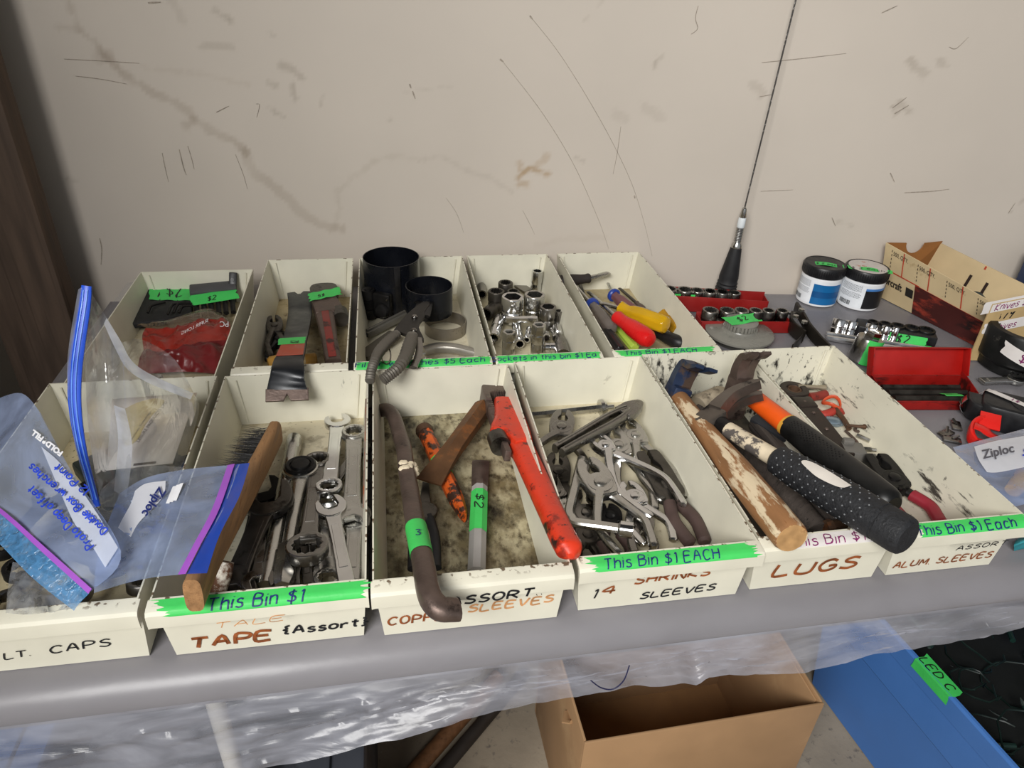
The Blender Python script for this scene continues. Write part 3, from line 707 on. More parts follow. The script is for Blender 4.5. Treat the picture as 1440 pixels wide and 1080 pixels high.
def socket_mesh(r, h, m, pts=12, hexbase=False, dark=None, square=False):
    """upright socket, mouth up, origin at base centre"""
    ri = r*.74; b = MB()
    prof = [(r*.55, 0), (r*.9, 0), (r*.96, h*.03), (r*.96, h*.40), (r*.90, h*.44), (r*.90, h*.48), (r, h*.54), (r, h*.96), (r*.95, h)]
    b.lathe(prof + [(ri*1.12, h)], 22)
    k = pts if pts == 12 else 6
    st = star(0, 0, ri*.84, ri*1.1, 12) if pts == 12 else circ(0, 0, ri*1.06, 6)
    zb = h*.40
    top = [b.bm.verts.new((x, y, h)) for x, y in st]; bot = [b.bm.verts.new((x, y, zb)) for x, y in st]
    n = len(top)
    for i in range(n): b.bm.faces.new((top[i], bot[i], bot[(i+1) % n], top[(i+1) % n]))
    fl = b.bm.faces.new(bot); fl.material_index = 1
    rg = [v for v in b.bm.verts if abs(v.co.z-h) < 1e-7 and abs(v.co.xy.length-ri*1.12) < 1e-6]
    b.bm.edges.ensure_lookup_table()
    es = [e for e in b.bm.edges if (e.verts[0] in rg and e.verts[1] in rg)] + [b.bm.edges.get((top[i], top[(i+1) % n])) for i in range(n)]
    bmesh.ops.triangle_fill(b.bm, edges=es, use_beauty=True)
    return b.mesh('socket', [m, dark or DARKST], 30)
def standing(M, tilt=(0, 0), rz=0):
    return M @ RZ(rz) @ RX(tilt[0]) @ RY(tilt[1])

# ------------------------------------------------------------------ writing and price tape on the bins
def lipmap(h, off):
    pr = [(.0004, h), (-.0070, h-.0008), (-.0094, h-.0018), (-.0110, h-.0042), (-.0113, h-.0075), (-.0112, h-.0152)]
    acc = [0]
    for a, c in zip(pr[:-1], pr[1:]): acc.append(acc[-1]+math.hypot(c[0]-a[0], c[1]-a[1]))
    def f(x, s):
        s = max(0, min(acc[-1]-1e-6, s)); k = max(i for i in range(len(acc)-1) if acc[i] <= s)
        t = (s-acc[k])/(acc[k+1]-acc[k]); y = pr[k][0]+(pr[k+1][0]-pr[k][0])*t; z = pr[k][1]+(pr[k+1][1]-pr[k][1])*t
        dy, dz = pr[k+1][0]-pr[k][0], pr[k+1][1]-pr[k][1]; d = math.hypot(dy, dz)
        return Vector((x, y + dz/d*off, z - dy/d*off))
    return f
def tape(bn, x0, x1, s0, s1, seed, m=TAPE, h=BH, amp=.004, skl=0, skr=0):
    f = lipmap(h, .00035)
    return strip(f, x0, x1, s0, s1, m, bn, 'price_tape', seed, amp, nx=24, ny=14, skl=skl, skr=skr)
def tape_text(tp, bn, text, a, b_, s_base, hgt, w, m, h=BH):
    lx0 = P(a[0], a[1], h).x - bn.location.x; lx1 = P(b_[0], b_[1], h).x - bn.location.x
    f = lipmap(h, .0010)
    marker(text, lambda x, y: f(lx0+x, s_base-y), hgt, w, m, tp, 'lettering', width=lx1-lx0)
def face_text(bn, text, a, b_, hgt, w, m, y=-.0004, jit=.5):
    Y = bn.location.y + y
    A, B = PY(a[0], a[1], Y), PY(b_[0], b_[1], Y); sl = (B.z-A.z)/(B.x-A.x)
    ox, oz = A.x-bn.location.x, A.z
    marker(text, lambda x, yy: Vector((ox+x, y + (.0007*(oz+yy)/BH*-1 if y > -.01 else 0)+ (.0009 if y > -.01 else 0)*(1-(oz+yy)/BH), oz+yy+sl*x)), hgt, w, m, bn, 'lettering', width=B.x-A.x, jit=jit)
t = tape(FB[2], -.068, .0702, 0.0010, .0140, 1, skl=.012)
tape_text(t, FB[2], 'This Bin $1', (288, 860), (424, 843), .0122, .0078, .00050, NAVY)
LF = -.0118
face_text(FB[2], 'TALE', (302, 884), (398, 872), .0050, .0004, FADEINK, y=LF)
face_text(FB[2], 'TAPE', (268, 913), (380, 901), .0100, .0014, BROWNINK)
face_text(FB[2], '{Assort}', (398, 893), (516, 880), .0078, .0009, BLACKINK)
face_text(FB[1], 'LT.', (6, 928), (42, 923), .0062, .0005, BLACKINK)
face_text(FB[1], 'CAPS', (70, 920), (154, 909), .0072, .0006, BLACKINK)
face_text(FB[3], 'ASSORT..', (632, 852), (762, 836), .0074, .0009, BLACKINK, y=LF)
face_text(FB[3], 'COPPER', (545, 880), (640, 871), .0082, .0008, BROWNINK)
face_text(FB[3], 'SLEEVES', (658, 862), (776, 847), .0074, .0008, FADEINK)
t = tape(FB[4], -.068, .062, .0010, .0135, 5, skl=.010, skr=.006)
tape_text(t, FB[4], 'This Bin $1 EACH', (850, 795), (1010, 777), .0116, .0074, .00050, NAVY)
face_text(FB[4], '1', (828, 843), (836, 842), .0095, .0007, BLACKINK)
face_text(FB[4], '4', (845, 837), (863, 835), .0080, .0009, BROWNINK)
face_text(FB[4], 'SHRINKS', (892, 822), (996, 809), .0074, .0009, BROWNINK)
face_text(FB[4], 'SLEEVES', (900, 843), (1004, 830), .0066, .0008, BLACKINK)
t = tape(FB[5], -.036, .044, .001, .0125, 9, m=WTAPE)
tape_text(t, FB[5], 'This Bin $1', (1118, 776), (1222, 762), .0108, .0070, .00045, MAROON)
face_text(FB[5], 'LUGS', (1086, 812), (1200, 799), .0125, .0014, BROWNINK)
t = tape(FB[6], -.046, .0555, .0008, .0130, 12, skl=.003)
tape_text(t, FB[6], 'This Bin $1 Each', (1303, 762), (1442, 747), .0114, .0076, .00055, NAVY)
face_text(FB[6], 'ASSORT.', (1344, 774), (1418, 765), .0044, .0005, BLACKINK, y=LF)
face_text(FB[6], 'ALUM. SLEEVES', (1256, 800), (1393, 784), .0068, .0007, BROWNINK)
t = tape(RB[3], -.0700, .0710, .0008, .0120, 14, amp=.002)
tape_text(t, RB[3], 'Filter Wrenches $5 Each', (499, 521), (683, 514), .0096, .0070, .00045, NAVY)
t = tape(RB[4], -.0575, .0560, .0008, .0120, 15, amp=.002)
tape_text(t, RB[4], 'Sockets in this bin $1 Ea', (694, 514), (840, 502), .0096, .0064, .00045, NAVY)
t = tape(RB[5], -.0605, .054, .0008, .0120, 16, skl=.009)
tape_text(t, RB[5], 'This Bin $1 EACH', (880, 500), (977, 490), .0096, .0062, .00045, NAVY)

# ------------------------------------------------------------------ bin of wrenches (TAPE)
GW = 'spanners in the bin lettered TAPE'
# curved wooden bench brush: the near end rests on the lip
br = thing('bench_brush', 'wooden bench brush with black bristles, wedged across the bin of wrenches', 'brush', T(*P(335, 700, .02)))
bp = [P(272, 838, .0775), P(298, 778, .071), P(332, 715, .060), P(362, 660, .048), P(388, 609, .036)]
Mi = br.matrix_world.inverted()
path = [Mi @ Vector(p) for p in smooth([tuple(p) for p in bp], 6)]
MB().tube(path, [(.0058, .0125)]*len(path), seg=16, sq=.45).obj('handle', WOOD, br, sharp=50)
bb = MB(); rb = random.Random(5)
dirn = Vector((-.80, .30, -.10)).normalized()
for i in range(900):
    t = rb.uniform(.50, .97); k = t*(len(path)-1); a = int(k); c = path[a].lerp(path[min(a+1, len(path)-1)], k-a)
    zz = rb.uniform(-.009, .008)
    s = c + Vector((-.006, .002, zz)); ln = .030*rb.uniform(.75, 1.1)*(1 if t > .6 else .8)
    d = (dirn + Vector((rb.uniform(-.18, .18), rb.uniform(-.22, .22), rb.uniform(-.25, .12) + zz*8))).normalized()
    if (br.matrix_world @ (s+d*ln)).z < .004: d.z = abs(d.z)
    u = d.cross(Vector((0, 0, 1))).normalized()*.00035; w = d.cross(u).normalized()*.00035
    e = s+d*ln
    v = [bb.bm.verts.new(p) for p in (s+u, s+w, s-u, s-w)]; tip = bb.bm.verts.new(e)
    for j in range(4): bb.bm.faces.new((v[j], v[(j+1) % 4], tip))
bb.obj('bristles', mat('black bristle', '1a1817', rough=.5, var=.3), br, sharp=None)

A, B = P(374, 826, .014), P(414, 617, .008); L = (B-A).length
bar = MB(); bar.tube([(0, 0, 0), (0, L*.9, 0), (0, L*.91, 0), (0, L, 0)], [.0072, .0072, .0078, .0075], seg=18).tube([(0, L, 0), (0, L+.006, 0)], .0035, seg=4)
put(bar.mesh('breaker_bar', SATIN), 'breaker_bar', 'plain round steel bar lying beside the brush, left of the ratchet', 'bar', frame(A, B))

A, B = P(397, 824, .020), P(424, 664, .014); L = (B-A).length
rt = thing('ratchet', 'ratchet handle with round black selector head in the bin of wrenches', 'ratchet', frame(A, B))
rm = MB(); rm.flat([circ(0, L, .0165, 28)], -.009, .007, .003)
rm.tube(smooth([(0, L*.92, 0), (0, L*.75, 0), (0, L*.5, 0), (0, L*.30, 0)], 5), [(.0095-.0012*i*.33 if i < 8 else .0062, .0060) for i in range(16)], seg=14)
rm.tube([(0, L*.32, 0), (0, L*.30, 0), (0, L*.05, 0), (0, 0, 0)], [(.0060, .0058), (.0085, .0072), (.0085, .0072), (.006, .005)], seg=6)
rm.obj('handle', SATIN, rt)
MB().lathe([(.0142, .0068), (.0142, .0088), (.0125, .0098), (.0100, .0092), (.0095, .0080), (.0090, .0080), (.0082, .0105), (.004, .0112), (0, .0112)], 28, M=T(0, L, 0)).obj('selector_head', GUNMET, rt)

wrench('largest dark open-end spanner, its jaw against the round bar', (322, 838), .012, (378, 702), .026, ('open', .021), ('open', .0205), .0088, .0085, DARKST, group=None)
wrench('dark open-end spanner mostly hidden under the largest one', (352, 770), .009, (368, 690), .009, ('none', 0), ('open', .0185), .0075, .006, GUNMET)
wrench('small open-end spanner whose jaw shows at the front lip left of the bar', (364, 818), .018, (372, 735), .012, ('open', .0125), ('none', 0), .0050, .0055, STEEL)
wrench('dark double ring spanner lying right of the ratchet', (432, 772), .028, (447, 650), .014, ('box', .0165), ('box', .0125), .0068, .0085, STEEL)
wrench('bright spanner at the back with open jaw up, ring end at its middle height', (463, 686), .021, (475, 594), .010, ('box', .0118), ('open', .0135), .0066, .0066, CHROME)
wrench('long spanner along the right wall with ring end up', (494, 735), .021, (498, 610), .017, ('open', .0165), ('box', .0120), .0074, .0072, SATIN)
wrench('spanner lying aslant under the long right-hand spanner', (466, 686), .008, (505, 630), .007, ('none', 0), ('open', .0120), .0050, .0050, STEEL)
wrench('short bright open-end spanner leaning towards the front lip', (488, 822), .024, (466, 714), .024, ('none', 0), ('open', .0132), .0060, .0062, CHROME)
wrench('spanner under the short bright one, ring end at the front lip', (461, 815), .016, (459, 706), .013, ('box', .0105), ('open', .0130), .0064, .0062, SATIN)
wrench('spanner with raised lettering panel at the right end of the front lip', (494, 818), .013, (499, 728), .013, ('none', 0), ('open', .0150), .0066, .0060, SATIN)
wrench('small ring spanner behind the front lip beside the ratchet', (414, 824), .010, (416, 792), .010, ('none', 0), ('box', .0075), .0042, .0048, STEEL)
wrench('narrow spanner standing at the front lip, second right of ratchet', (434, 822), .008, (427, 752), .008, ('none', 0), ('box', .0085), .0042, .0048, DARKST)
wrench('thin flat spanner at the front lip under the double ring spanner', (445, 822), .008, (452, 772), .008, ('none', 0), ('open', .009), .0042, .0042, STEEL)
wrench('thin bright spanner low between bar and ratchet', (386, 800), .006, (392, 720), .006, ('none', 0), ('box', .008), .004, .0045, SATIN)
A, B = P(512, 822, .010), P(513, 712, .010)
put(MB().tube([(0, 0, 0), (0, (B-A).length, 0)], .0042, seg=14).mesh('rod', CHROME), 'chrome_rod', 'bright chrome rod along the right wall of the wrench bin', 'rod', frame(A, B))
A, B = P(513, 712, .034), P(515.5, 563, .050); L = (B-A).length
rb_ = MB(); rb_.box(-.0026, .0026, 0, L, -.0012, .0012, bev=.0004).box(-.0042, .0042, 0, L*.28, -.0015, .0015, bev=.0005)
put(rb_.mesh('strip', mat('rusty painted strip', '7a6458', rough=.7, var=.3, spots=[('8a4a2a', 70, .52, .1), ('bdb5ac', 50, .62, .1)])), 'rusty_strip', 'narrow rusty metal strip leaning on the right wall of the wrench bin', 'strip', frame(A, B, up=(-1, 0, 0)))
A, B = P(306, 836, .012), P(318, 790, .030); L = (B-A).length
put(MB().tube([(0, 0, 0), (0, L*.6, 0), (0, L, 0)], [.006, .0068, .006], seg=12).mesh('bolt', mat('rusty bolt', '5a3c2a', rough=.8, var=.3, spots=[('d8d0c2', 40, .58, .08)])), 'rusty_bolt', 'rusty paint-spotted bolt between the brush and largest spanner', 'bolt', frame(A, B))

# ------------------------------------------------------------------ bin of bars and chisels (ASSORT)
def place_on(o, lab, cat): return tag(o, lab, cat)
pts = [(532, 578, .020), (545, 577, .027), (554, 587, .030), (562, 612, .034), (568, 632, .037), (572, 663, .042), (578, 700, .048), (585, 742, .055), (592, 775, .061), (597, 803, .0665), (602, 830, .0690), (609, 847, .0690), (620, 856, .068), (634, 857, .066), (644, 857, .0645)]
w3 = [P(*p) for p in pts]
ti = thing('tyre_iron', 'long curved brown steel tyre lever hooked over the lip of the bin of bars', 'tyre iron', T(*w3[5]))
Mi = ti.matrix_world.inverted()
path = [Mi @ Vector(p) for p in smooth([tuple(p) for p in w3], 5)]
n = len(path); rr = []
for i in range(n):
    t = i/(n-1); r = .0068+.0012*min(1, max(0, (t-.1)*2)); rr.append((r, r) if t < .78 else (r+(t-.78)*.004, r-(t-.78)*.010))
MB().tube(path, rr, seg=14, sq=.12).obj('bar', BROWNST, ti)
def band(path, rr, t0, t1, m, parent, grow=.0004, name='price_tape'):
    n = len(path); a, b = int(t0*(n-1)), int(t1*(n-1))+1
    q = [path[a].lerp(path[b], i/6) for i in range(7)]; k = rr[(a+b)//2]; k = k if isinstance(k, tuple) else (k, k)
    return MB().tube(q, [(k[0]+grow, k[1]+grow)]*7, seg=18, sq=.12, cap=False).obj(name, m, parent)
tp = band(path, rr, .505, .585, TAPE, ti)
c = path[int(.55*(n-1))]; d = (path[int(.6*(n-1))]-path[int(.5*(n-1))]).normalized()
Mt = frame(c+Vector((-.003, 0, 0)), c+Vector((-.003, 0, 0))-d); Mt.translation = Mt.translation + Mt.to_3x3() @ Vector((.0005, -.004, .0090))
marker('3', onplane(Mt, .0), .0075, .0005, NAVY, tp); 
PAINT = mat('dried cream paint', 'd9cbb0', rough=.7, var=.2, bump=.5)
bm_ = MB(); rr_ = random.Random(4); c0 = path[int(.36*(n-1))]
for i in range(14):
    a = rr_.uniform(-.6, 2.4); d_ = (path[int(.40*(n-1))]-path[int(.33*(n-1))]).normalized(); sx_ = d_.cross(Vector((0, 0, 1))).normalized()
    bm_.lathe([(0, .0016), (.0022, .0010), (.0032, -.0006), (0, -.001)], 8, M=T(*(c0 + d_*rr_.uniform(-.007, .006) - sx_*math.cos(a)*.0076 + Vector((0, 0, math.sin(a)*.0076)))))
bm_.obj('paint_blob', PAINT, ti)

# snips with dark handles under the lever
A, B = P(597, 812, .010), P(597, 700, .010); L = (B-A).length
sn = thing('snips', 'dark tin snips with black handles lying under the tyre lever', 'snips', frame(A, B))
MB().flat([circ(0, L*.80, .0115, 22)], -.003, .003, .0015).flat([(-.006, L*.78), (.006, L*.78), (.004, L*1.2), (-.002, L*1.22)], -.002, .002, .001).obj('head', DARKST, sn)
for s in (-1, 1):
    MB().tube(smooth([(s*.004, L*.74, 0), (s*.009, L*.45, 0), (s*.0095, L*.1, 0)], 5), [(.0042, .0036)]*11, seg=12).obj('handle', BLACKR, sn)

A, B = P(653, 727, .010), P(595, 602, .010); L = (B-A).length
pu = thing('cold_punch', 'orange painted hex punch lying under the rusty chisel', 'punch', frame(A, B))
pm_ = MB(); pm_.tube([(0, 0, 0), (0, .003, 0), (0, L*.16, 0), (0, L*.24, 0), (0, L*.93, 0)], [(.0022, .0068), (.004, .0072), (.0070, .0070), (.0074, .0074), (.0076, .0076)], seg=8)
pm_.obj('shank', ORANGE, pu); MB().tube([(0, L*.925, 0), (0, L*.96, 0), (0, L*.985, 0), (0, L, 0)], [.0078, .0092, .0086, .006], seg=14).obj('struck_head', RUST, pu)
MB().tube([(0, L*.42, 0), (0, L*.60, 0)], .0080, seg=8, cap=False).obj('price_tape', TAPE, pu)

A, B = P(603, 678, .020), P(681, 571, .027); L = (B-A).length
ch = thing('cold_chisel', 'rusty brown hex cold chisel with flared blade lying across the punch', 'chisel', frame(A, B))
cm = MB(); cm.tube([(0, 0, 0), (0, .006, 0), (0, L*.20, 0), (0, L*.42, 0), (0, L*.55, 0), (0, L*.97, 0), (0, L, 0)], [(.0145, .0012), (.0142, .003), (.0120, .0052), (.0098, .0090), (.0098, .0096), (.0100, .0098), (.0088, .0088)], seg=6, up=(0, 0, 1))
cm.obj('shank', mat('rusty chisel steel', '6a4a30', rough=.62, metal=.4, var=.3, vscale=40, spots=[('8f5a30', 40, .54, .1), ('31251d', 50, .6, .08)], bump=.4), ch)

A, B = P(670, 806, .010), P(676, 648, .010); L = (B-A).length
gc = thing('chisel', 'grey-painted octagonal chisel with green price tape in the bin of bars', 'chisel', frame(A, B))
GREYP = mat('grey chisel paint', 'a3a09d', rough=.4, var=.1, spots=[('6e5a4a', 60, .68, .05)])
MB().tube([(0, 0, 0), (0, L*.66, 0), (0, L*.72, 0)], [(.0078, .0078), (.0078, .0078), (.0076, .0076)], seg=8).obj('shank', GREYP, gc)
MB().tube([(0, L*.71, 0), (0, L*.76, 0), (0, L*.97, 0), (0, L, 0)], [(.0076, .0076), (.0084, .0080), (.0090, .0032), (.0086, .0010)], seg=8).obj('blade', BROWNST, gc)
tp = MB().tube([(0, L*.30, 0), (0, L*.66, 0)], .0081, seg=8, cap=False).obj('price_tape', TAPE, gc)
marker('$2', onplane(T(-.0035, L*.60, .0079) @ RZ(-90), .0005), .0075, .0005, BLACKINK, tp, width=.018)

# red pipe wrench, handle over the right wall of the bin
A, B = P(803, 782, .064), P(702, 556, .026); L = (B-A).length
pw = thing('pipe_wrench', 'large orange-red pipe wrench leaning over the wall between bars and pliers', 'pipe wrench', frame(A, B, roll=8))
h = MB()
hp = smooth([(0, .000, 0), (.0005, .003, 0), (.001, .010, 0), (0, .030, 0), (-.0005, L*.35, 0), (-.001, L*.55, 0), (-.002, L*.68, 0)], 6)
k = len(hp); h.tube(hp, [(min(1, .25+.75*math.sin(min(1, hp[i][1]/.009)*PI/2))*(.0098 + .0055*max(0, i/k-.55)), min(1, .25+.75*math.sin(min(1, hp[i][1]/.009)*PI/2))*.0086) for i in range(k)], seg=16, sq=.28)
h.flat(smooth([(.0085, L*.58), (.0115, L*.68), (.0125, L*.86), (.0105, L*.915), (-.0085, L*.915), (-.0120, L*.88), (-.0185, L*.76), (-.0265, L*.68), (-.0255, L*.645), (-.0165, L*.645), (-.0140, L*.62), (-.0095, L*.56)], 3), -.0105, .0105, .0035)
h.obj('handle', ORED, pw)
MB().tube([(-.0205, L*.585, 0), (-.0205, L*.65, 0)], .0098, seg=20).obj('adjusting_nut', DARKST, pw)
MB().box(-.0075, .0085, L*.895, L*.925, -.0085, .0085, bev=.001).obj('heel_jaw', DARKST, pw)
j = MB(); j.box(-.0205, -.0145, L*.52, L*.97, -.0055, .0055, bev=.001)
j.flat(smooth([(-.0205, L*.90), (-.0205, L*1.0), (-.0150, L*1.045), (-.004, L*1.06), (.0095, L*1.055), (.0105, L*1.02), (.0100, L*.985), (-.010, L*.965), (-.0135, L*.94), (-.0138, L*.90)], 3), -.0085, .0085, .0015)
for i in range(9): j.box(-.0075+.0018*i, -.0068+.0018*i, L*.962, L*.986, -.0084, .0088, bev=0)
for i in range(8): j.box(-.0200, -.0138, L*.79+.0045*i, L*.79+.0045*i+.0022, -.0062, .0062)
j.obj('hook_jaw', BROWNST, pw)

# ------------------------------------------------------------------ bin of pliers (SHRINKS SLEEVES)
A, B = P(742, 585, .008), P(852, 573, .010)
Mi = frame(A, B); L = (B-A).length
lr = MB(); lr.tube(smooth([(-.010, -.012, 0), (-.004, -.003, 0), (.0, .008, 0), (0, L*.5, 0), (0, L*.93, 0)], 5), .0042, seg=6)
lr.lathe([(0, 0), (.0095, 0), (.0095, .004), (.006, .0055), (.006, .0075), (.0030, .008), (.0028, .016), (0, .0165)], 18, M=T(0, L*.92, 0) @ RX(-90))
put(lr.mesh('rod', SATIN), 'hook_bolt', 'bent steel rod with round flange along the back wall of the pliers bin', 'bent rod', Mi)
pliers('slip-joint pliers with jaws up in the back left of the pliers bin', (793, 580), (790, 702), (767, 655), .016, .012, 'slip', STEEL, th=.0085, bow=.004, jaw=.27, jw=.0135)
pliers('dark pliers half hidden below the back left slip-joint pliers', (783, 640), (800, 745), (778, 735), .007, .006, 'slip', DARKST, th=.008, jw=.013)
pliers('worn slip-joint pliers with a nut at the pivot behind the crank wrench', (821, 692), (850, 800), (815, 800), .013, .006, 'slip', STEEL, th=.008, jw=.0135, bow=.003, jaw=.33)
pliers('dark needle-nosed pliers low at the left wall of the pliers bin', (779, 668), (800, 765), (787, 765), .008, .005, 'needle', STEEL, th=.007, jw=.010)
pliers('small pliers poking out behind the pipe wrench handle', (779, 684), (806, 790), (795, 790), .006, .004, 'slip', SATIN, th=.006, jw=.009)
pliers('lineman pliers with square dark jaws and brown handles at the right wall', (908, 638), (992, 764), (972, 765), .018, .012, 'lineman', DARKST, GRIPBR, th=.0105, jw=.0150, bow=.004, hw=.0040, jaw=.42, open_=1)
pliers('pliers with long bright handle against the right wall', (878, 592), (965, 704), (930, 700), .020, .014, 'slip', SATIN, th=.0085, jw=.0125, bow=.006, jaw=.24)
pliers('slip-joint pliers with broad steel head near the back centre', (858, 603), (921, 718), (893, 720), .021, .012, 'slip', SATIN, th=.0085, jw=.0130, bow=.006, jaw=.26)
pliers('small-headed pliers with widely spread chrome handles', (836, 615), (966, 716), (913, 722), .026, .024, 'slip', CHROME, th=.0085, jw=.0100, bow=.008, jaw=.16, open_=10)
pliers('chrome pliers lying under the spread handles', (880, 680), (949, 768), (905, 760), .016, .014, 'slip', CHROME, th=.008, jw=.0120, bow=.005, jaw=.28)
pliers('large slip-joint pliers on top at the centre of the pliers bin', (823, 648), (920, 771), (872, 780), .031, .020, 'slip', SATIN, th=.0095, jw=.0155, bow=.006, jaw=.30, open_=4)
pliers('slim pliers at the front lip under the large central pair', (905, 725), (915, 778), (893, 780), .014, .012, 'slip', STEEL, th=.0075, jw=.010, bow=.003)
pliers('dark pliers at the left front corner beside the pipe wrench end', (826, 740), (838, 800), (815, 792), .012, .010, 'lineman', DARKST, th=.008, jw=.012, bow=.002)
pliers('pliers with brown handle stub below the big central pair', (853, 712), (884, 800), (862, 800), .010, .006, 'slip', GUNMET, GRIPBR, th=.009, jw=.012, jaw=.22)
# folded adjustable pliers whose two bright channel handles lie across the heap
A, B = P(785, 634, .032), P(884, 577, .030); L = (B-A).length
ph = thing('pliers', 'closed pliers with two ribbed bright handles laid across the heap', 'pliers', frame(A, B))
for s in (-1, 1):
    m = MB(); pth = smooth([(s*.0045, 0, 0), (s*.0048, L*.3, 0), (s*.0060, L*.7, 0), (s*.0045, L*.9, 0), (s*.002, L, 0)], 5)
    m.tube(pth, [(.0036, .0050)]*len(pth), seg=10, sq=.3)
    m.tube([p[:2]+(.0044,) for p in pth[1:-1]], .0010, seg=6)
    m.obj('plier_arm', STEEL, ph)
MB().flat(smooth([(-.010, L*.90), (.010, L*.90), (.010, L*1.05), (.004, L*1.18), (-.004, L*1.18), (-.010, L*1.05)], 3), -.004, .004, .001).obj('jaw', STEEL, ph)
# crank socket wrench
a, b_, c = P(818, 645, .022), P(797, 733, .030), P(890, 746, .034)
cw = thing('crank_wrench', 'L-shaped bright crank wrench with round socket end at the left of the pliers', 'wrench', T(*b_))
Mi = cw.matrix_world.inverted()
a, b_, c = Mi @ a, Mi @ b_, Mi @ c
q = smooth([tuple(a), tuple(a.lerp(b_, .5)), tuple(a.lerp(b_, .86)), tuple(b_ + (a-b_).normalized()*.004+(c-b_).normalized()*.004), tuple(b_.lerp(c, .14)), tuple(b_.lerp(c, .5)), tuple(b_.lerp(c, .8))], 5)
MB().tube(q, [(.0042, .0036)]*len(q), seg=10, sq=.2).obj('shaft', SATIN, cw)
Ms = frame(b_.lerp(c, .78), c); Ls = (c-b_).length*.22
MB().lathe([(.0045, 0), (.0068, Ls*.15), (.0070, Ls), (.0058, Ls), (.0055, Ls*.5), (0, Ls*.5)], 18, M=Ms @ RX(-90)).obj('socket_end', CHROME, cw)

# ------------------------------------------------------------------ bin of hammers (LUGS)
def claw_prongs(b, pts, w0, w1, th, split=.35, mi=0):
    """two flat tapering prongs following pts in the local YZ... plane; V notch between them (x is across)"""
    q = [Vector(p) for p in smooth(pts, 6)]; n = len(q)
    for s in (-1, 1):
        L_ = []
        for i, p in enumerate(q):
            t = i/(n-1); wo = w0+(w1-w0)*t; wi = 0 if t < split else (t-split)/(1-split)*wo*.26
            tt = th*(1-.75*t); d = (q[min(i+1, n-1)]-q[max(i-1, 0)]).normalized(); nn = Vector((1, 0, 0)).cross(d)
            L_.append([b.bm.verts.new(p+Vector((s*x, 0, 0))+nn*z) for x, z in ((wi, tt), (wo, tt*.8), (wo, -tt*.8), (wi, -tt))])
        for a, c in zip(L_[:-1], L_[1:]):
            for k in range(4):
                f = b.bm.faces.new((a[k], a[(k+1) % 4], c[(k+1) % 4], c[k])); f.material_index = mi
        b.bm.faces.new(L_[0][::-1]); b.bm.faces.new(L_[-1])
def hammer_head(M, m, mface, parent, s=1.0, claw=.055, drop=.018, face=.030):
    """head frame: origin at eye, +Y towards the claw, -Y the face, +Z away from the handle"""
    b = MB()
    b.box(-.0105*s, .0105*s, -.013*s, .013*s, -.012*s, .011*s, bev=.003*s)
    b.tube([(0, -.010*s, 0), (0, -.016*s, 0), (0, -.020*s, 0), (0, -face*s, 0)], [(.0105*s, .0105*s), (.0085*s, .0085*s), (.0085*s, .0085*s), (.0118*s, .0118*s)], seg=8, up=(0, 0, 1))
    b.tube([(0, -face*s+.001, 0), (0, -face*s-.009*s, 0), (0, -face*s-.010*s, 0)], [.0128*s, .0130*s, .0118*s], seg=20, mi=1)
    claw_prongs(b, [(0, .010*s, .002*s), (0, .022*s, .003*s), (0, .036*s, -.001*s), (0, claw*s*.85, -drop*s*.55), (0, claw*s, -drop*s)], .0105*s, .0125*s, .0075*s, .30)
    return b.obj('head', [m, mface], parent, M=M, sharp=32)
def hammer(name, label, A, B, dirclaw):
    """A butt end, B the eye of the head"""
    root = thing(name, label, 'hammer', frame(A, B)); L = (B-A).length
    Mi = root.matrix_world.inverted().to_3x3()
    c = Mi @ Vector(dirclaw); c.y = 0; c.normalize()
    z = Vector((0, 1, 0)); x = c.cross(z)
    Mh = Matrix((x, c, z)).transposed().to_4x4(); Mh.translation = (0, L, 0)
    return root, L, Mh
# wooden-handled claw hammer
A, B = P(1113, 757, .071), P(950, 556, .047)
hm, L, Mh = hammer('claw_hammer', 'wooden-handled claw hammer with blue-painted head, butt end over the lip', A, B, (.30, .35, .85))
BLUEH = mat('worn blue paint', '2d3a55', rough=.42, metal=.4, var=.25, spots=[('5a4a40', 40, .50, .08), ('2a2522', 60, .62, .06)])
hammer_head(Mh, BLUEH, RUST, hm, s=1.0, claw=.046, drop=.030, face=.026)
hp = smooth([(0, 0, 0), (0, .003, 0), (0, .03, 0), (0, L*.30, 0), (0, L*.55, 0), (0, L*.80, 0), (0, L*.96, 0)], 5)
def prof(y, L, tab): return tuple(float(np.interp(y/L, [t[0] for t in tab], [t[i] for t in tab])) for i in (1, 2))
MB().tube(hp, [prof(p[1], L, [(0, .0128, .0118), (.012, .0138, .0128), (.15, .0140, .0130), (.40, .0132, .0122), (.62, .0104, .0100), (.80, .0092, .0100), (.97, .0098, .0105)]) for p in hp], seg=20).obj('handle', WOODW, hm, sharp=50)
ENDG = mat('end grain', 'b38b5c', rough=.7, var=.2, vscale=120, spots=[('7d5836', 90, .58, .1)])
MB().lathe([(0, .0004), (.0118, .0004), (.0120, -.0004), (0, -.0004)], 24, M=RX(90)).obj('butt_end', ENDG, hm)
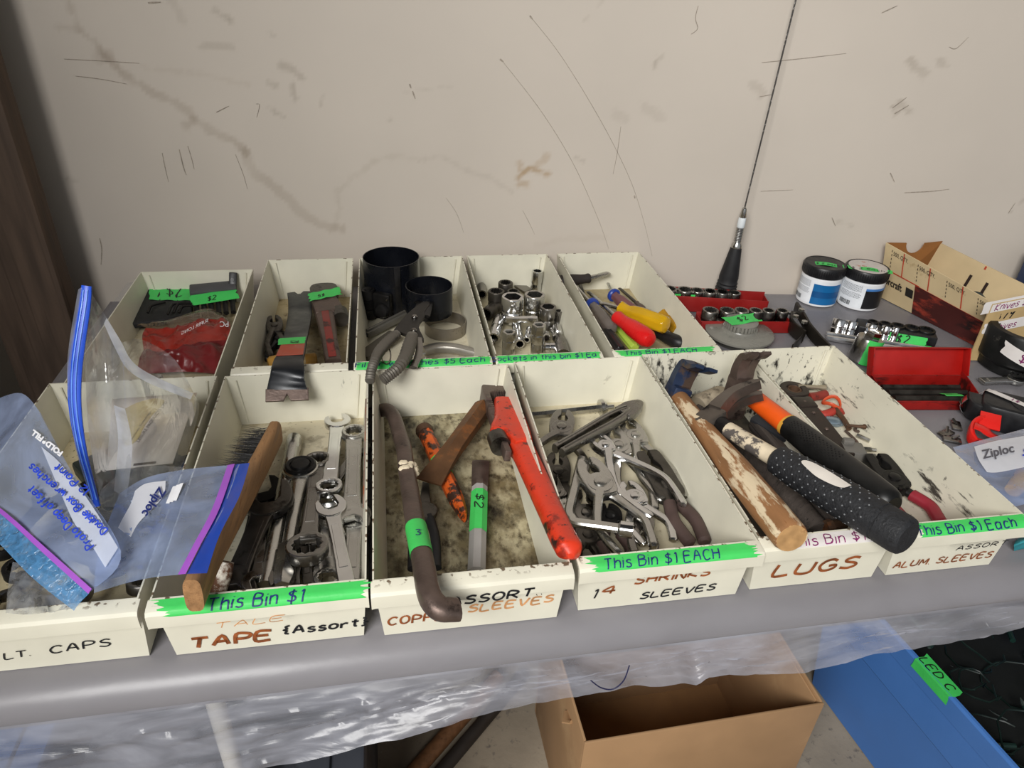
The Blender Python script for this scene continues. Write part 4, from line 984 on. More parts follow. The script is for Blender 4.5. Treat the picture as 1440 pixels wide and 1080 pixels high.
# black-gripped steel hammer
A, B = P(1277, 757, .078), P(1000, 590, .058)
hb, L, Mh = hammer('claw_hammer', 'steel claw hammer with black dimpled rubber grip sticking furthest over the lip', A, B, (.90, .0, .38))
Mh2 = Mh.copy()
b = MB()
b.box(-.010, .010, -.012, .012, -.012, .010, bev=.003)
claw_prongs(b, [(0, .008, .001), (0, .020, .003), (0, .034, .003), (0, .050, -.003), (0, .058, -.009)], .0115, .0130, .0085, .25)
b.tube([(0, -.008, 0), (0, -.014, 0), (0, -.016, 0)], [(.0105, .0105), (.0110, .0110), (.0100, .0100)], seg=16)
HB = mat('worn black hammer head', '6a625b', rough=.36, metal=.7, var=.25, spots=[('2a2726', 26, .58, .06), ('7b746d', 60, .64, .06)])
b.obj('head', [HB, BROWNST], hb, M=Mh2, sharp=32)
SHB = mat('paint-spotted shaft', 'd8c9ae', rough=.6, var=.15, vscale=60, spots=[('5a5450', 45, .54, .04), ('3a3532', 30, .62, .05)])
MB().tube([(0, L*.58, 0), (0, L*.70, 0), (0, L*.90, 0)], [.0082, .0080, .0078], seg=16).obj('shaft', SHB, hb)
MB().tube([(0, L*.89, 0), (0, L*.95, 0), (0, L*.985, 0)], [.0088, .0090, .0082], seg=16).obj('collar', GUNMET, hb)
GR = mat('dimpled black rubber', '222326', rough=.62, var=.25, vscale=300, bump=.8, bscale=500)
gp = [(0, 0, 0), (0, .002, 0), (0, .006, 0), (0, .020, 0), (0, .0205, 0), (0, .0225, 0), (0, .023, 0), (0, L*.3, 0), (0, L*.5, 0), (0, L*.60, 0), (0, L*.615, 0)]
g = MB().tube(gp, [.0125, .0150, .0158, .0158, .0150, .0150, .0158, .0160, .0146, .0128, .0095], seg=26).obj('grip', GR, hb)
DOT = mat('grey grip dimple', '7b7d80', rough=.6)
d = MB(); 
for i in range(22):
    y = .030 + i*(L*.60-.036)/21
    r = float(np.interp(y, [0, L*.3, L*.5, L*.60], [.0158, .0160, .0146, .0128])) + .0001
    for k in range(9):
        a = 2*PI*(k+.5*(i % 2))/9; d.lathe([(0, .00025), (.00065, .0001), (.0007, -.0002)], 7, M=T(math.cos(a)*r, y, math.sin(a)*r) @ Matrix.Rotation(-a+PI/2, 4, 'Y'))
d.obj('dimples', DOT, g)
pt = MB(); pc = Vector((0, L*.36, 0)); outl = smooth([(-.004, -.022), (.003, -.018), (.0055, 0), (.004, .012), (.001, .022), (-.004, .018), (-.0055, .002), (-.004, -.022)], 4)
def gripmap(x, y, off=.0004, r=.0160): a = x/r + R(108); return Vector((math.cos(a)*(r+off), y, math.sin(a)*(r+off)))
vs = [pt.bm.verts.new(gripmap(x, L*.36+y)) for x, y in outl[:-1]]; cc = pt.bm.verts.new(gripmap(0, L*.36, .0006))
for i in range(len(vs)): pt.bm.faces.new((vs[i], vs[(i+1) % len(vs)], cc))
pt.obj('paint_splash', mat('white paint splash', 'd6cfc6', rough=.6), g)
# orange and black fibreglass hammer
A, B = P(1254, 712, .060), P(1040, 545, .052)
ho, L, Mh = hammer('claw_hammer', 'orange and black fibreglass-handled claw hammer, its claw raised against the right wall', A, B, (.10, .10, 1))
hammer_head(Mh, BROWNST, BROWNST, ho, s=1.02, claw=.046, drop=.014, face=.022)
OR2 = mat('bright orange handle', 'ea5a14', rough=.42, var=.06, spots=[('5a2a14', 90, .70, .03), ('e8d8c8', 60, .76, .02)])
BK2 = mat('black textured grip', '161616', rough=.4, var=.3, spots=[('5a3024', 50, .68, .04), ('cfd3d2', 34, .73, .03)])
MB().tube([(0, L*.62, 0), (0, L*.80, 0), (0, L*.97, 0)], [(.0108, .0100), (.0102, .0096), (.0100, .0095)], seg=18).obj('shaft', OR2, ho)
MB().tube([(0, L*.612, 0), (0, L*.632, 0)], [(.0118, .0108)]*2, seg=18).obj('collar', mat('yellow grip edge', 'd39a3a', rough=.5), ho)
gp = [(0, -.001, 0), (0, .002, 0), (0, .008, 0), (0, .03, 0), (0, L*.35, 0), (0, L*.55, 0), (0, L*.62, 0)]
g = MB().tube(gp, [.0095, .0125, .0140, .0142, .0136, .0122, .0114], seg=22).obj('grip', BK2, ho)
d = MB()
for i in range(26):
    y = L*.28 + i*(L*.30)/25; r = float(np.interp(y, [.03, L*.35, L*.55, L*.62], [.0142, .0136, .0122, .0114]))
    for k in range(4):
        a = R(100+k*14+(7 if i % 2 else 0)); d.lathe([(0, .0005), (.0007, .0002), (.0008, -.0002)], 6, M=T(math.cos(a)*r, y, math.sin(a)*r) @ Matrix.Rotation(-a+PI/2, 4, 'Y'))
d.obj('studs', GUNMET, g)
# underneath: an old mallet head, dark handles and a rusty fitting
A, B = P(985, 572, .016), P(1014, 560, .016)
MM = frame(A, B)
ml = thing('sledge_hammer', 'dirty pale mallet head lying behind the blue hammer head at the back of the bin', 'hammer', MM); L = (B-A).length
MB().tube([(0, -.004, 0), (0, 0, 0), (0, L, 0), (0, L+.004, 0)], [.012, .0145, .0145, .0125], seg=18).obj('head', mat('dirty cream rubber', '9c907c', rough=.8, var=.3, spots=[('4a3f30', 24, .5, .12), ('2a241c', 50, .58, .1)]), ml)
wd = P(1160, 745, .012); wu = P(1035, 590, .014)
MB().tube([MM.inverted() @ P(985, 575, .013), MM.inverted() @ P(1060, 640, .012), MM.inverted() @ P(1150, 748, .012)], [(.010, .009), (.011, .009), (.0125, .010)], seg=14).obj('handle', WOODD, ml)
A, B = P(1186, 735, .014), P(1066, 592, .012); L = (B-A).length
put(MB().box(-.011, .011, 0, L, -.008, .008, bev=.003).mesh('handle', WOODD), 'wooden_stick', 'flat dark weathered stick of wood lying under the orange hammer', 'stick', frame(A, B))
A, B = P(1148, 640, .026), P(1064, 588, .018); L = (B-A).length
put(MB().tube([(0, 0, 0), (0, L*.5, 0), (0, L, 0)], [(.008, .005), (.009, .006), (.009, .005)], seg=12).mesh('bar', mat('blackened bar', '3a3c40', rough=.5, metal=.4, var=.3, spots=[('8a8780', 40, .6, .06, (3, .3, 3))])), 'flat_bar', 'flat blackened bar just under the orange handle', 'bar', frame(A, B))
A, B = P(1160, 742, .018), P(1188, 736, .018); L = (B-A).length
put(MB().tube([(0, 0, 0), (0, L*.3, 0), (0, L*.35, 0), (0, L, 0)], [.006, .007, .005, .005], seg=6).mesh('fitting', RUST), 'pipe_fitting', 'small rusty pipe fitting at the front lip between two hammer handles', 'fitting', frame(A, B))

# ------------------------------------------------------------------ bin of clamps (ALUM SLEEVES)
A, B = P(1189, 642, .012), P(1116, 551, .012); L = (B-A).length
rw = thing('ratchet_wrench', 'flat dark steel ratchet wrench lying along the left wall of the right bin', 'wrench', frame(A, B))
m = MB(); m.flat([circ(0, L, .0165, 28), circ(0, L, .0085, 24)], -.005, .005, .0015)
m.flat([(-.0095, 0), (.0095, 0), (.0110, L*.86), (.008, L*.93), (-.008, L*.93), (-.0110, L*.86)], -.0035, .0035, .001)
m.box(-.0112, .0112, L*.70, L*.86, -.0048, .0048, bev=.001)
m.obj('body', mat('brown-black plate steel', '3c3430', rough=.5, metal=.6, var=.25, spots=[('6a4a38', 40, .6, .1)]), rw)
MB().lathe([(.0085, .0035), (.0070, .0045), (.0062, .0042), (.0062, -.004), (.0085, -.004)], 20, M=T(0, L, 0)).obj('gear', RUST, rw)
for t in (.35, .6, .78): MB().lathe([(0, .0052), (.0014, .0050), (.0022, .0040), (.0022, .003)], 12, M=T(0, L*t, 0)).obj('rivet', BROWNST, rw)
A, B = P(1122, 543, .016), P(1171, 546, .010); L = (B-A).length
put(MB().tube([(0, 0, 0), (0, L*.6, 0), (0, L*.8, 0), (0, L, 0)], [.0022, .0026, .0042, .0040], seg=14).mesh('rod', mat('dull brass rod', '9c9280', rough=.4, metal=.6, var=.2)), 'clevis_pin', 'pale grey pin with thicker end behind the red clamps', 'pin', frame(A, B))
A, B = P(1137, 559, .009), P(1161, 555, .009); L = (B-A).length
put(MB().tube([(0, 0, 0), (0, L*.5, 0), (0, L, 0)], [.0055, .0050, .0058], seg=14).mesh('stub', mat('dark red casting', '7c2a22', rough=.5, var=.25, spots=[('3a1c18', 50, .6, .1)])), 'screw_handle', 'short dark red cylinder beside the ratchet wrench ring', 'clamp part', frame(A, B))
cl = thing('pipe_clamp', 'red cast clamp with ring and rusty T-screw in the right bin', 'clamp', T(*P(1168, 574, .006)))
Mi = cl.matrix_world.inverted()
REDC = mat('red casting', 'a3342a', rough=.5, var=.2, spots=[('4a2018', 50, .6, .08)])
f_ = lambda u, v, z: tuple(Mi @ P(u, v, z))
MB().tube(smooth([f_(1146, 577, .008), f_(1155, 583, .010), f_(1168, 580, .012), f_(1178, 576, .010), f_(1182, 582, .008)], 5), [(.0048, .0042)]*21, seg=12).obj('frame', REDC, cl)
MB().tube([tuple(Mi @ (P(1170, 566, .016)+Vector((.0095*math.cos(a), .0095*math.sin(a), .003*math.sin(a*2))))) for a in [2*PI*i/22 for i in range(22)]], [(.0012, .0022)]*22, seg=8, closed=True).obj('ring', mat('orange ring', 'c8502e', rough=.45), cl)
MB().tube(smooth([f_(1172, 572, .014), f_(1186, 590, .012), f_(1194, 603, .011)], 4), .0030, seg=10).obj('screw', RUST, cl)
MB().tube([f_(1190, 598, .013), f_(1212, 600, .013), f_(1215, 600, .013), f_(1217, 600, .013)], [.0016, .0016, .0028, .0026], seg=10).obj('handle', RUST, cl)
A, B = P(1158, 590, .007), P(1186, 595, .007); L = (B-A).length
put(MB().tube([(0, 0, 0), (0, .002, 0), (0, L*.7, 0), (0, L, 0)], [(.005, .003), (.0075, .0050), (.0075, .0050), (.004, .003)], seg=14).mesh('clip', mat('pale blue plated steel', '8fa0ac', rough=.25, metal=.7)), 'plated_coupling', 'pale blue-grey plated coupling under the red clamp', 'coupling', frame(A, B))
put(MB().tube([P(u, v, z) for u, v, z in smooth([(1189, 606, .005), (1200, 616, .006), (1206, 624, .006), (1202, 632, .005)], 4)], .0016, seg=8).mesh('wire', BROWNST), 'bent_hook', 'thin bent brown hook between the clamp and the grey block', 'hook', _I)
put(MB().tube([P(u, v, z) for u, v, z in smooth([(1205, 612, .006), (1214, 616, .006), (1223, 620, .006)], 4)], [.0024]*9, seg=8).mesh('pin', SATIN), 'small_pin', 'small bright pin beside the bent hook', 'pin', _I)
A, B = P(1183, 634, .010), P(1216, 634, .010); L = (B-A).length
vb = thing('clamp_block', 'grey cast block with plated bolts near the red-handled pliers', 'clamp block', frame(A, B, roll=0) @ RZ(-8))
GC = mat('grey casting', '77746f', rough=.55, metal=.3, var=.2, bump=.3)
k = MB(); k.box(-.010, .010, 0, L*.9, -.008, .006, bev=.002).box(-.010, -.003, L*.05, L*.5, .004, .011, bev=.0015); k.obj('body', GC, vb)
for xx in (-.005, .006): MB().tube([(xx, L*.85, .001), (xx, L*1.25, .001)], .0028, seg=6).tube([(xx, L*1.2, .001), (xx, L*1.45, .001)], .0020, seg=10).obj('bolt', SATIN, vb)
pliers('diagonal black pliers with dark red dipped handles', (1229, 642), (1322, 735), (1277, 738), .014, .010, 'lineman', GUNMET, REDG, th=.010, jw=.0145, bow=.003, hw=.0042, jaw=.40)
for i, (u, v) in enumerate([(1205, 606), (1195, 570)]):
    put(MB().lathe([(.0016, 0), (.0038, 0), (.0040, .001), (.0038, .0024), (.0016, .0024), (.0014, 0)], 6 if i else 14, M=T(*P(u, v, .002))).mesh('nut', BROWNST), 'hex_nut', ['small round nut near the T-screw end', 'small hex nut near the back of the clamp bin'][i], 'nut', _I)

# ------------------------------------------------------------------ back row, bin by bin
def dist(p): return (p-_CL).length
def m_at(u, v, z, px): return px*dist(P(u, v, z))/FPX*0.98
def zat(u, v, y): return PY(u, v, y).z
# --- hex keys and red packet
A, B = P(235, 452, .012), P(228, 402, .020)
hk = thing('hex_key_wallet', 'flat black hex key wallet with slanting green price tape', 'hex key set', frame(A, B)); L = (B-A).length
MB().flat([(-.045, 0), (.030, 0), (.036, L*.8), (.030, L), (-.030, L*1.02), (-.040, L*.85)], -.004, .004, .0015).obj('wallet', BLACKR, hk)
f = lambda x, y: Vector((x, y - x*.35, .0045+.0006*math.sin(x*300)))
tp = strip(f, -.016, .036, L*.50, L*.98, TAPE, hk, seed=3)
marker('$2', lambda x, y: f(.004+x, L*.62+y)+Vector((0, 0, .0005)), L*.3, .0008, BLACKINK, tp, width=.018)
for i, (u0, v0, u1, v1, u2, v2) in enumerate([(208, 440, 212, 430, 232, 425), (236, 442, 242, 428, 262, 426), (244, 440, 250, 427, 270, 427), (252, 440, 256, 431, 272, 430), (282, 402, 284, 394, 312, 391)]):
    q = [P(u0, v0, .022), P(u1, v1, .026), P(u2, v2, .024)]
    o = put(MB().tube(smooth([tuple(p) for p in [q[0], q[0].lerp(q[1], .8), q[1].lerp(q[2], .2), q[2]]], 4), .0017, seg=6).mesh('hex_key', GUNMET), 'hex_key', ['black hex key standing out nearest the left wall', 'black hex key loop left of the grey holder', 'second black hex key beside the grey holder', 'short black hex key touching the red packet', 'black hex key at the back, above the grey holder'][i], 'hex key', _I)
A, B = P(303, 442, .014), P(300, 404, .028)
h2 = thing('hex_key_holder', 'folding grey-topped hex key holder with green price tape', 'hex key set', frame(A, B)); L = (B-A).length
for i in range(6): MB().tube([(-.022+.0088*i, 0, 0), (-.022+.0088*i, L, 0)], .0036, seg=6).obj('hex_key', GUNMET, h2)
MB().box(-.029, .029, L*.72, L*1.05, -.007, .007, bev=.002).obj('holder', mat('grey plastic holder', '4a4a4c', rough=.5), h2)
f = lambda x, y: Vector((x, y + x*.10, .0045))
tp = strip(f, -.027, .029, L*.34, L*.72, TAPE, h2, seed=4); marker('$2', lambda x, y: f(-.008+x, L*.42+y)+Vector((0, 0, .0004)), .009, .0006, BLACKINK, tp)
A, B = P(327, 425, .010), P(328, 383, .046)
put(MB().box(-.005, .005, 0, (B-A).length, -.003, .003, bev=.0012).tube([(0, (B-A).length*.75, .003), (0, (B-A).length*.75, .0045)], .0025).mesh('clip', BLACKP), 'black_clip', 'narrow black tool standing upright in the right rear corner', 'tool', frame(A, B, up=(0, -1, .2)))
def loft(b, rows, nu=8, nv=8, amp=.0, fr=40, seed=0, mi=0):
    """smooth skin through rows of 3-D points, with film wrinkles"""
    R_ = [smooth([tuple(p) for p in r], nu) for r in rows]; m = len(R_[0])
    cols = [smooth([r[i] for r in R_], nv) for i in range(m)]; n = len(cols[0])
    V = []
    for i, c in enumerate(cols):
        col = []
        for j, p in enumerate(c):
            v = Vector(p); e = min(1, min(i, m-1-i)/2)*min(1, min(j, n-1-j)/2)
            if amp: v.z += e*amp*(noise.noise(Vector((v.x*fr, v.y*fr, seed))) + .5*noise.noise(Vector((v.x*fr*2.7, v.y*fr*2.7, seed+4)))); v.y += e*amp*.6*noise.noise(Vector((v.z*fr, v.x*fr, seed+8)))
            col.append(b.bm.verts.new(v))
        V.append(col)
    for i in range(m-1):
        for j in range(n-1):
            fc = b.bm.faces.new((V[i][j], V[i+1][j], V[i+1][j+1], V[i][j+1])); fc.material_index = mi
    return b
rp = thing('red_packet', 'crumpled red packet with brown see-through top in the leftmost back bin', 'packet', T(*P(265, 490, .01)))
Mi = rp.matrix_world.inverted(); g_ = lambda u, v, z: tuple(Mi @ P(u, v, z))
REDF = mat('dark red packet', '661a1c', rough=.35, var=.25, vscale=30, bump=.5, bscale=80)
REDF2 = mat('bright red packet band', '8f2a20', rough=.32, var=.2, vscale=30, bump=.5, bscale=80)
b = MB(); loft(b, [[g_(192, 527, .006), g_(230, 524, .012), g_(270, 523, .012), g_(312, 527, .006)], [g_(196, 505, .014), g_(232, 498, .028), g_(272, 492, .028), g_(315, 495, .014)], [g_(202, 492, .016), g_(234, 494, .026), g_(280, 482, .026), g_(322, 478, .014)]], amp=.010, fr=70, seed=2)
b.obj('packet_body', REDF, rp, sharp=70, recalc=False)
b = MB(); loft(b, [[g_(202, 492, .016), g_(234, 494, .026), g_(280, 482, .026), g_(322, 478, .014)], [g_(200, 472, .020), g_(238, 474, .030), g_(285, 460, .030), g_(324, 458, .018)], [g_(205, 461, .016), g_(240, 462, .026), g_(285, 449, .026), g_(322, 452, .016)]], amp=.008, fr=70, seed=5)
b.obj('red_band', REDF2, rp, sharp=70, recalc=False)
b = MB(); loft(b, [[g_(205, 461, .0165), g_(240, 462, .0265), g_(285, 449, .0265), g_(322, 452, .0165)], [g_(196, 456, .018), g_(240, 452, .028), g_(288, 442, .026), g_(318, 446, .016)], [g_(193, 458, .013), g_(236, 450, .020), g_(288, 434, .022), g_(312, 440, .012)]], amp=.004, fr=60, seed=7)
b.obj('clear_top', film('brown film', '7a6650', .6, rough=.2, bump=.6, bscale=60, milky=.2), rp, sharp=70, recalc=False)
pl = lambda u0, v0, du, dv, k, z: (lambda x, y: Mi @ P(u0+(x*du[0]+y*du[1])*k, v0+(x*dv[0]+y*dv[1])*k, z))
printed('SUPER LONG', lambda x, y: Vector(g_(293-x*1e3, 452-y*1e3+x*500, .0355)), .0065, WHITEINK, rp)
printed('PC', lambda x, y: Vector(g_(322-x*1e3, 452+y*1e3, .031)), .011, WHITEINK, rp)
printed('HEX KEY', lambda x, y: Vector(g_(234-x*1e3, 457-y*1e3+x*100, .0355)), .007, BLACKINK, rp)

# --- pry bar, red pipe wrench, pliers
pts = [(421, 416, .022), (422, 440, .026), (417, 470, .042), (411, 495, .058), (406, 508, .0655), (405, 520, .068), (404, 535, .060), (404, 548, .052), (404, 564, .044)]
w3 = [P(*p) for p in pts]
pb_ = thing('pry_bar', 'flat black pry bar with red sticker, bent end hanging over the front of its bin', 'pry bar', T(*w3[4])); Mi = pb_.matrix_world.inverted()
PRY = mat('black pry bar enamel', '1c1e22', rough=.38, metal=.3, var=.2, spots=[('7a7672', 45, .68, .04)])
q = smooth([tuple(Mi @ p) for p in w3], 5); n = len(q)
MB().tube(q[:int(n*.90)], [(float(np.interp(i/n, [0, .1, .3, .6, .7, .9], [.0150, .0150, .0130, .0160, .0175, .0205])), .0030) for i in range(int(n*.90))], seg=10, sq=.6).obj('bar', PRY, pb_)
e0, e1 = Vector(q[int(n*.90)-1]), Vector(q[-1]); Mt = frame(e0, e1, up=(0, -.8, .6)); L = (e1-e0).length
MB().flat([(-.0205, -.001), (.0205, -.001), (.0205, L), (.0035, L), (0, L*.45), (-.0035, L), (-.0205, L)], -.0026, .0022, .0008, M=Mt).obj('claw', BROWNST, pb_)
e0, e1 = Vector(q[1]), Vector(q[0]); Mt = frame(e0, e1); 
MB().flat([(-.0150, 0), (.0150, 0), (.0155, .016), (.0055, .018), (0, .006), (-.0055, .018), (-.0155, .016)], -.0026, .0026, .0008, M=Mt).obj('claw', PRY, pb_)
k1, k2 = int(n*.31), int(n*.44)
c1, c2 = Vector(q[k1]), Vector(q[k2]); Mt = frame(c2, c1); L = (c2-c1).length
st = MB().flat([(-.0135, 0), (.0135, 0), (.0125, L*.72), (-.0125, L*.72)], .0031, .0035, .0001, M=Mt).obj('sticker', mat('red-brown sticker', 'a8472e', rough=.5, spots=[('c98a70', 90, .62, .05)]), pb_)
f = lambda x, y: Mt @ Vector((x, y, .0037))
tp = strip(f, -.0165, .012, L*.66, L*1.10, TAPE, pb_, seed=6, amp=.001); marker('$2', lambda x, y: f(.005-y, L*.70+x)+Vector((0, 0, .0004)), .008, .0006, BLACKINK, tp)
A, B = P(469, 512, .020), P(452, 410, .024)
p2 = thing('pipe_wrench', 'small rust-red pipe wrench with green price tape at its jaw', 'pipe wrench', frame(A, B)); L = (B-A).length
RD = mat('worn dark red enamel', '7d2a24', rough=.5, var=.25, spots=[('3a2622', 40, .54, .08)], bump=.2)
MB().tube([(0, 0, 0), (0, L*.3, 0), (0, L*.62, 0)], [(.0095, .0075), (.0095, .0075), (.0125, .0085)], seg=14, sq=.45).flat(smooth([(-.012, L*.6), (-.0135, L*.86), (.0130, L*.86), (.022, L*.72), (.021, L*.66), (.0125, L*.60)], 3), -.009, .009, .003).obj('handle', BROWNST, p2)
MB().box(-.0045, .0045, L*.02, L*.62, .0078, .0088, bev=.0004).obj('red_channel', RD, p2)
MB().flat(smooth([(-.013, L*.86), (-.015, L*1.0), (-.006, L*1.06), (.016, L*1.05), (.022, L*.99), (.020, L*.93), (.008, L*.90)], 3), -.008, .008, .002).obj('hook_jaw', DARKST, p2)
MB().tube([(.018, L*.55, 0), (.018, L*.66, 0)], .0105, seg=18).obj('adjusting_nut', DARKST, p2)
f = lambda x, y: Vector((x, y+x*.3, .0104+.0005*math.sin(x*400)))
tp = strip(f, -.017, .024, L*.78, L*.90, TAPE, p2, seed=8, amp=.002); marker('5$', lambda x, y: f(x-.006, L*.81+y)+Vector((0, 0, .0005)), .007, .0006, BLACKINK, tp)
pliers('small dark pliers at the left wall beside the pry bar', (385, 447), (382, 500), (398, 500), .016, .012, 'slip', DARKST, th=.009, jw=.011, bow=.003)
pliers('stubby dark pliers under the pry bar', (396, 470), (378, 505), (392, 508), .008, .006, 'lineman', GUNMET, th=.010, jw=.013, bow=.002)
YEL = mat('dirty yellow plastic', 'b0843a', rough=.5, spots=[('6a4a20', 50, .6, .1)])
A, B = P(377, 512, .012), P(396, 508, .012)
put(MB().tube([(0, 0, 0), (0, .003, 0), (0, (B-A).length, 0)], [.006, .0085, .0085], seg=14).mesh('cap', YEL), 'yellow_handle', 'dirty yellow handle end left of the pry bar at the bin front', 'handle', frame(A, B))
A, B = P(430, 508, .012), P(446, 506, .012)
put(MB().tube([(0, 0, 0), (0, (B-A).length*.9, 0), (0, (B-A).length, 0)], [.0085, .0085, .006], seg=14).mesh('cap', YEL), 'yellow_handle', 'dirty yellow handle end right of the pry bar at the bin front', 'handle', frame(A, B))

# --- filter wrench bands
def ring_band(b, r, h, t=.0011, seg=48, M=_I, mi=0):
    b.lathe([(r, 0), (r, h), (r-t, h), (r-t, 0)], seg, M=M, mi=mi, close=True)
BAND = mat('black lacquered band', '15171d', rough=.28, metal=.3, var=.2, vscale=40, spots=[('4a4844', 60, .70, .05)])
c = P(546, 424, .002); r = m_at(546, 362, .05, 36.5); c.y = min(c.y, .583-r); c.x = max(c.x, .1285+r); ht = PY(546, 362, c.y).z
bw = thing('filter_wrench', 'large black band filter wrench standing in the back left corner of its bin', 'filter wrench', T(*c))
b = MB(); ring_band(b, r, ht-.001, M=T(0, 0, .0)); b.obj('band', BAND, bw)
MB().box(-.004, .004, -r-.0016, -r, .001, ht*.98, bev=.0003, M=RZ(10)).obj('band_seam', GUNMET, bw)
k = MB(); a = R(-118)
Mc = RZ(-118+90) @ T(0, -r-.008, 0)
for z0, z1 in ((.004, .017), (.018, .030), (.031, .044)): k.tube([(-.012, 0, z0), (-.012, 0, z1)], .0085, seg=16, M=Mc)
k.tube([(-.012, 0, .044), (-.012, 0, .0455)], .0050, seg=14, M=Mc)
k.box(-.004, .020, -.004, .006, .008, .042, bev=.002, M=Mc)
k.lathe([(0, .008), (.008, .007), (.010, .004), (.010, 0), (0, 0)], 14, M=Mc @ T(.010, -.003, .020) @ RX(90))
k.obj('clamp', GUNMET, bw)
for z in (.014, .036): MB().lathe([(0, .002), (.0015, .0015), (.002, 0)], 10, M=Mc @ T(.017, -.004, z) @ RX(90)).obj('rivet', STEEL, bw)
# band with plier handles
c = P(604, 438, .026); r = m_at(604, 401, .05, 32); hh = max(.022, PY(604, 401, c.y).z-.026)
fw = thing('filter_wrench_pliers', 'filter wrench pliers with black band and knurled grey handles over the lip', 'filter wrench', T(*c)); Mi = fw.matrix_world.inverted()
b = MB(); ring_band(b, r, hh, M=T(0, 0, .0)); b.obj('band', BAND, fw)
g_ = lambda u, v, z: Mi @ P(u, v, z)
for s in (0, 1):
    MB().tube(smooth([tuple(g_(588+16*s, 424, .052)), tuple(g_(592+10*s, 428, .055)), tuple(g_(584+14*s, 445, .056))], 4), [(.006, .002)]*9, seg=8).obj('band_lug', GUNMET, fw)
A, B = g_(568, 466, .058), g_(600, 428, .056); Mt = frame(A, B); L = (B-A).length
PLT = mat('dark plate steel', '35322f', rough=.5, metal=.6, var=.2, spots=[('6a645c', 60, .65, .06)])
MB().flat(smooth([(-.011, -.002), (-.012, L*.5), (-.006, L*1.02), (.004, L*1.02), (.006, L*.7), (.010, L*.55), (.012, L*.2), (.028, -.012), (.026, -.018), (.006, -.010)], 3), -.002, .002, .0008, M=Mt).obj('plier_plate', PLT, fw)
for (u, v) in ((583, 446), (582, 465), (557, 468), (579, 472)):
    MB().lathe([(0, .0028), (.0025, .0024), (.0036, .0010), (.0036, -.002)], 14, M=T(*g_(u, v, .0605))).obj('rivet', STEEL, fw)
KN = mat('knurled grey sleeve', '6f6a62', rough=.55, metal=.5, var=.15, bump=.2)
def sleeve(px, r0):
    q = smooth([tuple(g_(*p)) for p in px], 8); n = len(q)
    rad = [(r0*(1.0+.10*(1 if i % 2 else -1))*(.75+.25*math.sin(PI*min(1, (i+3)/n*1.6))), r0*.8*(1.0+.10*(1 if i % 2 else -1))) for i in range(n)]
    return MB().tube(q, rad, seg=12, sq=.2).obj('handle', KN, fw)
sleeve([(558, 470, .062), (546, 480, .066), (533, 495, .070), (526, 510, .072), (522, 522, .070), (520, 536, .066)], .0060)
sleeve([(580, 472, .062), (576, 485, .066), (570, 502, .070), (560, 517, .072), (548, 527, .070), (538, 535, .067)], .0068)
MB().tube(smooth([tuple(g_(*p)) for p in [(588, 476, .060), (590, 490, .060), (587, 505, .062), (581, 517, .064)]], 4), [(.0045, .002)]*13, seg=6).obj('link_bar', STEEL, fw)
MB().tube([tuple(g_(543+6*math.cos(a)*1.1, 500+12*math.sin(a), .060)) for a in [2*PI*i/16 for i in range(16)]], .0008, seg=6, closed=True).obj('wire_spring', STEEL, fw)
# steel strap wrench lying on the floor of the bin
c = P(627, 466, .002); r = m_at(631, 460, .01, 29.5); c.x = min(c.x, .258-r)
sw = thing('strap_wrench', 'grey steel strap filter wrench lying flat with silver ribbed handle', 'filter wrench', T(*c)); Mi = sw.matrix_world.inverted()
STRAP = mat('spring steel strap', '8b8478', rough=.4, metal=.7, var=.2, spots=[('5a4a3a', 40, .6, .1)])
b = MB(); ring_band(b, r, .016); b.obj('band', STRAP, sw)
q = smooth([tuple(g2) for g2 in [Mi @ P(596, 494, .012), Mi @ P(615, 489, .013), Mi @ P(640, 490, .013), Mi @ P(672, 498, .012)]], 6)
MB().tube(q, [(.0075-.0035*abs(i/len(q)-.35), .0055) for i in range(len(q))], seg=12, sq=.3).obj('handle', mat('ribbed silver handle', 'a5a199', rough=.4, metal=.7, var=.15), sw)
MB().tube(smooth([tuple(Mi @ P(*p)) for p in [(598, 497, .018), (583, 500, .018), (578, 505, .018), (584, 509, .018), (594, 508, .018), (598, 503, .018)]], 4), .0012, seg=8).obj('bail', mat('bright wire', 'd8d8d4', rough=.3, metal=.6), sw)
A, B = P(508, 474, .010), P(570, 442, .014); L = (B-A).length
hb_ = thing('filter_wrench', 'grey channel handle with pointed end at the left wall under the plier plate', 'filter wrench', frame(A, B))
MB().box(-.005, .005, .008, L, -.004, .004, bev=.001).box(-.0015, .0015, .01, L, .003, .0065, bev=.0005).obj('channel', mat('grey channel', '6d6a63', rough=.5, metal=.4), hb_)
MB().tube([(0, .010, 0), (0, .004, 0), (0, -.003, 0)], [.004, .0035, .0010], seg=10).obj('tip', BLACKP, hb_)
A, B = P(510, 503, .010), P(556, 470, .014); L = (B-A).length
put(MB().box(-.009, .009, 0, L, -.004, .004, bev=.0015).mesh('bar', mat('grey-brown bar', '5d584f', rough=.55, metal=.4)), 'steel_bar', 'flat grey bar below the knurled handles', 'bar', frame(A, B))

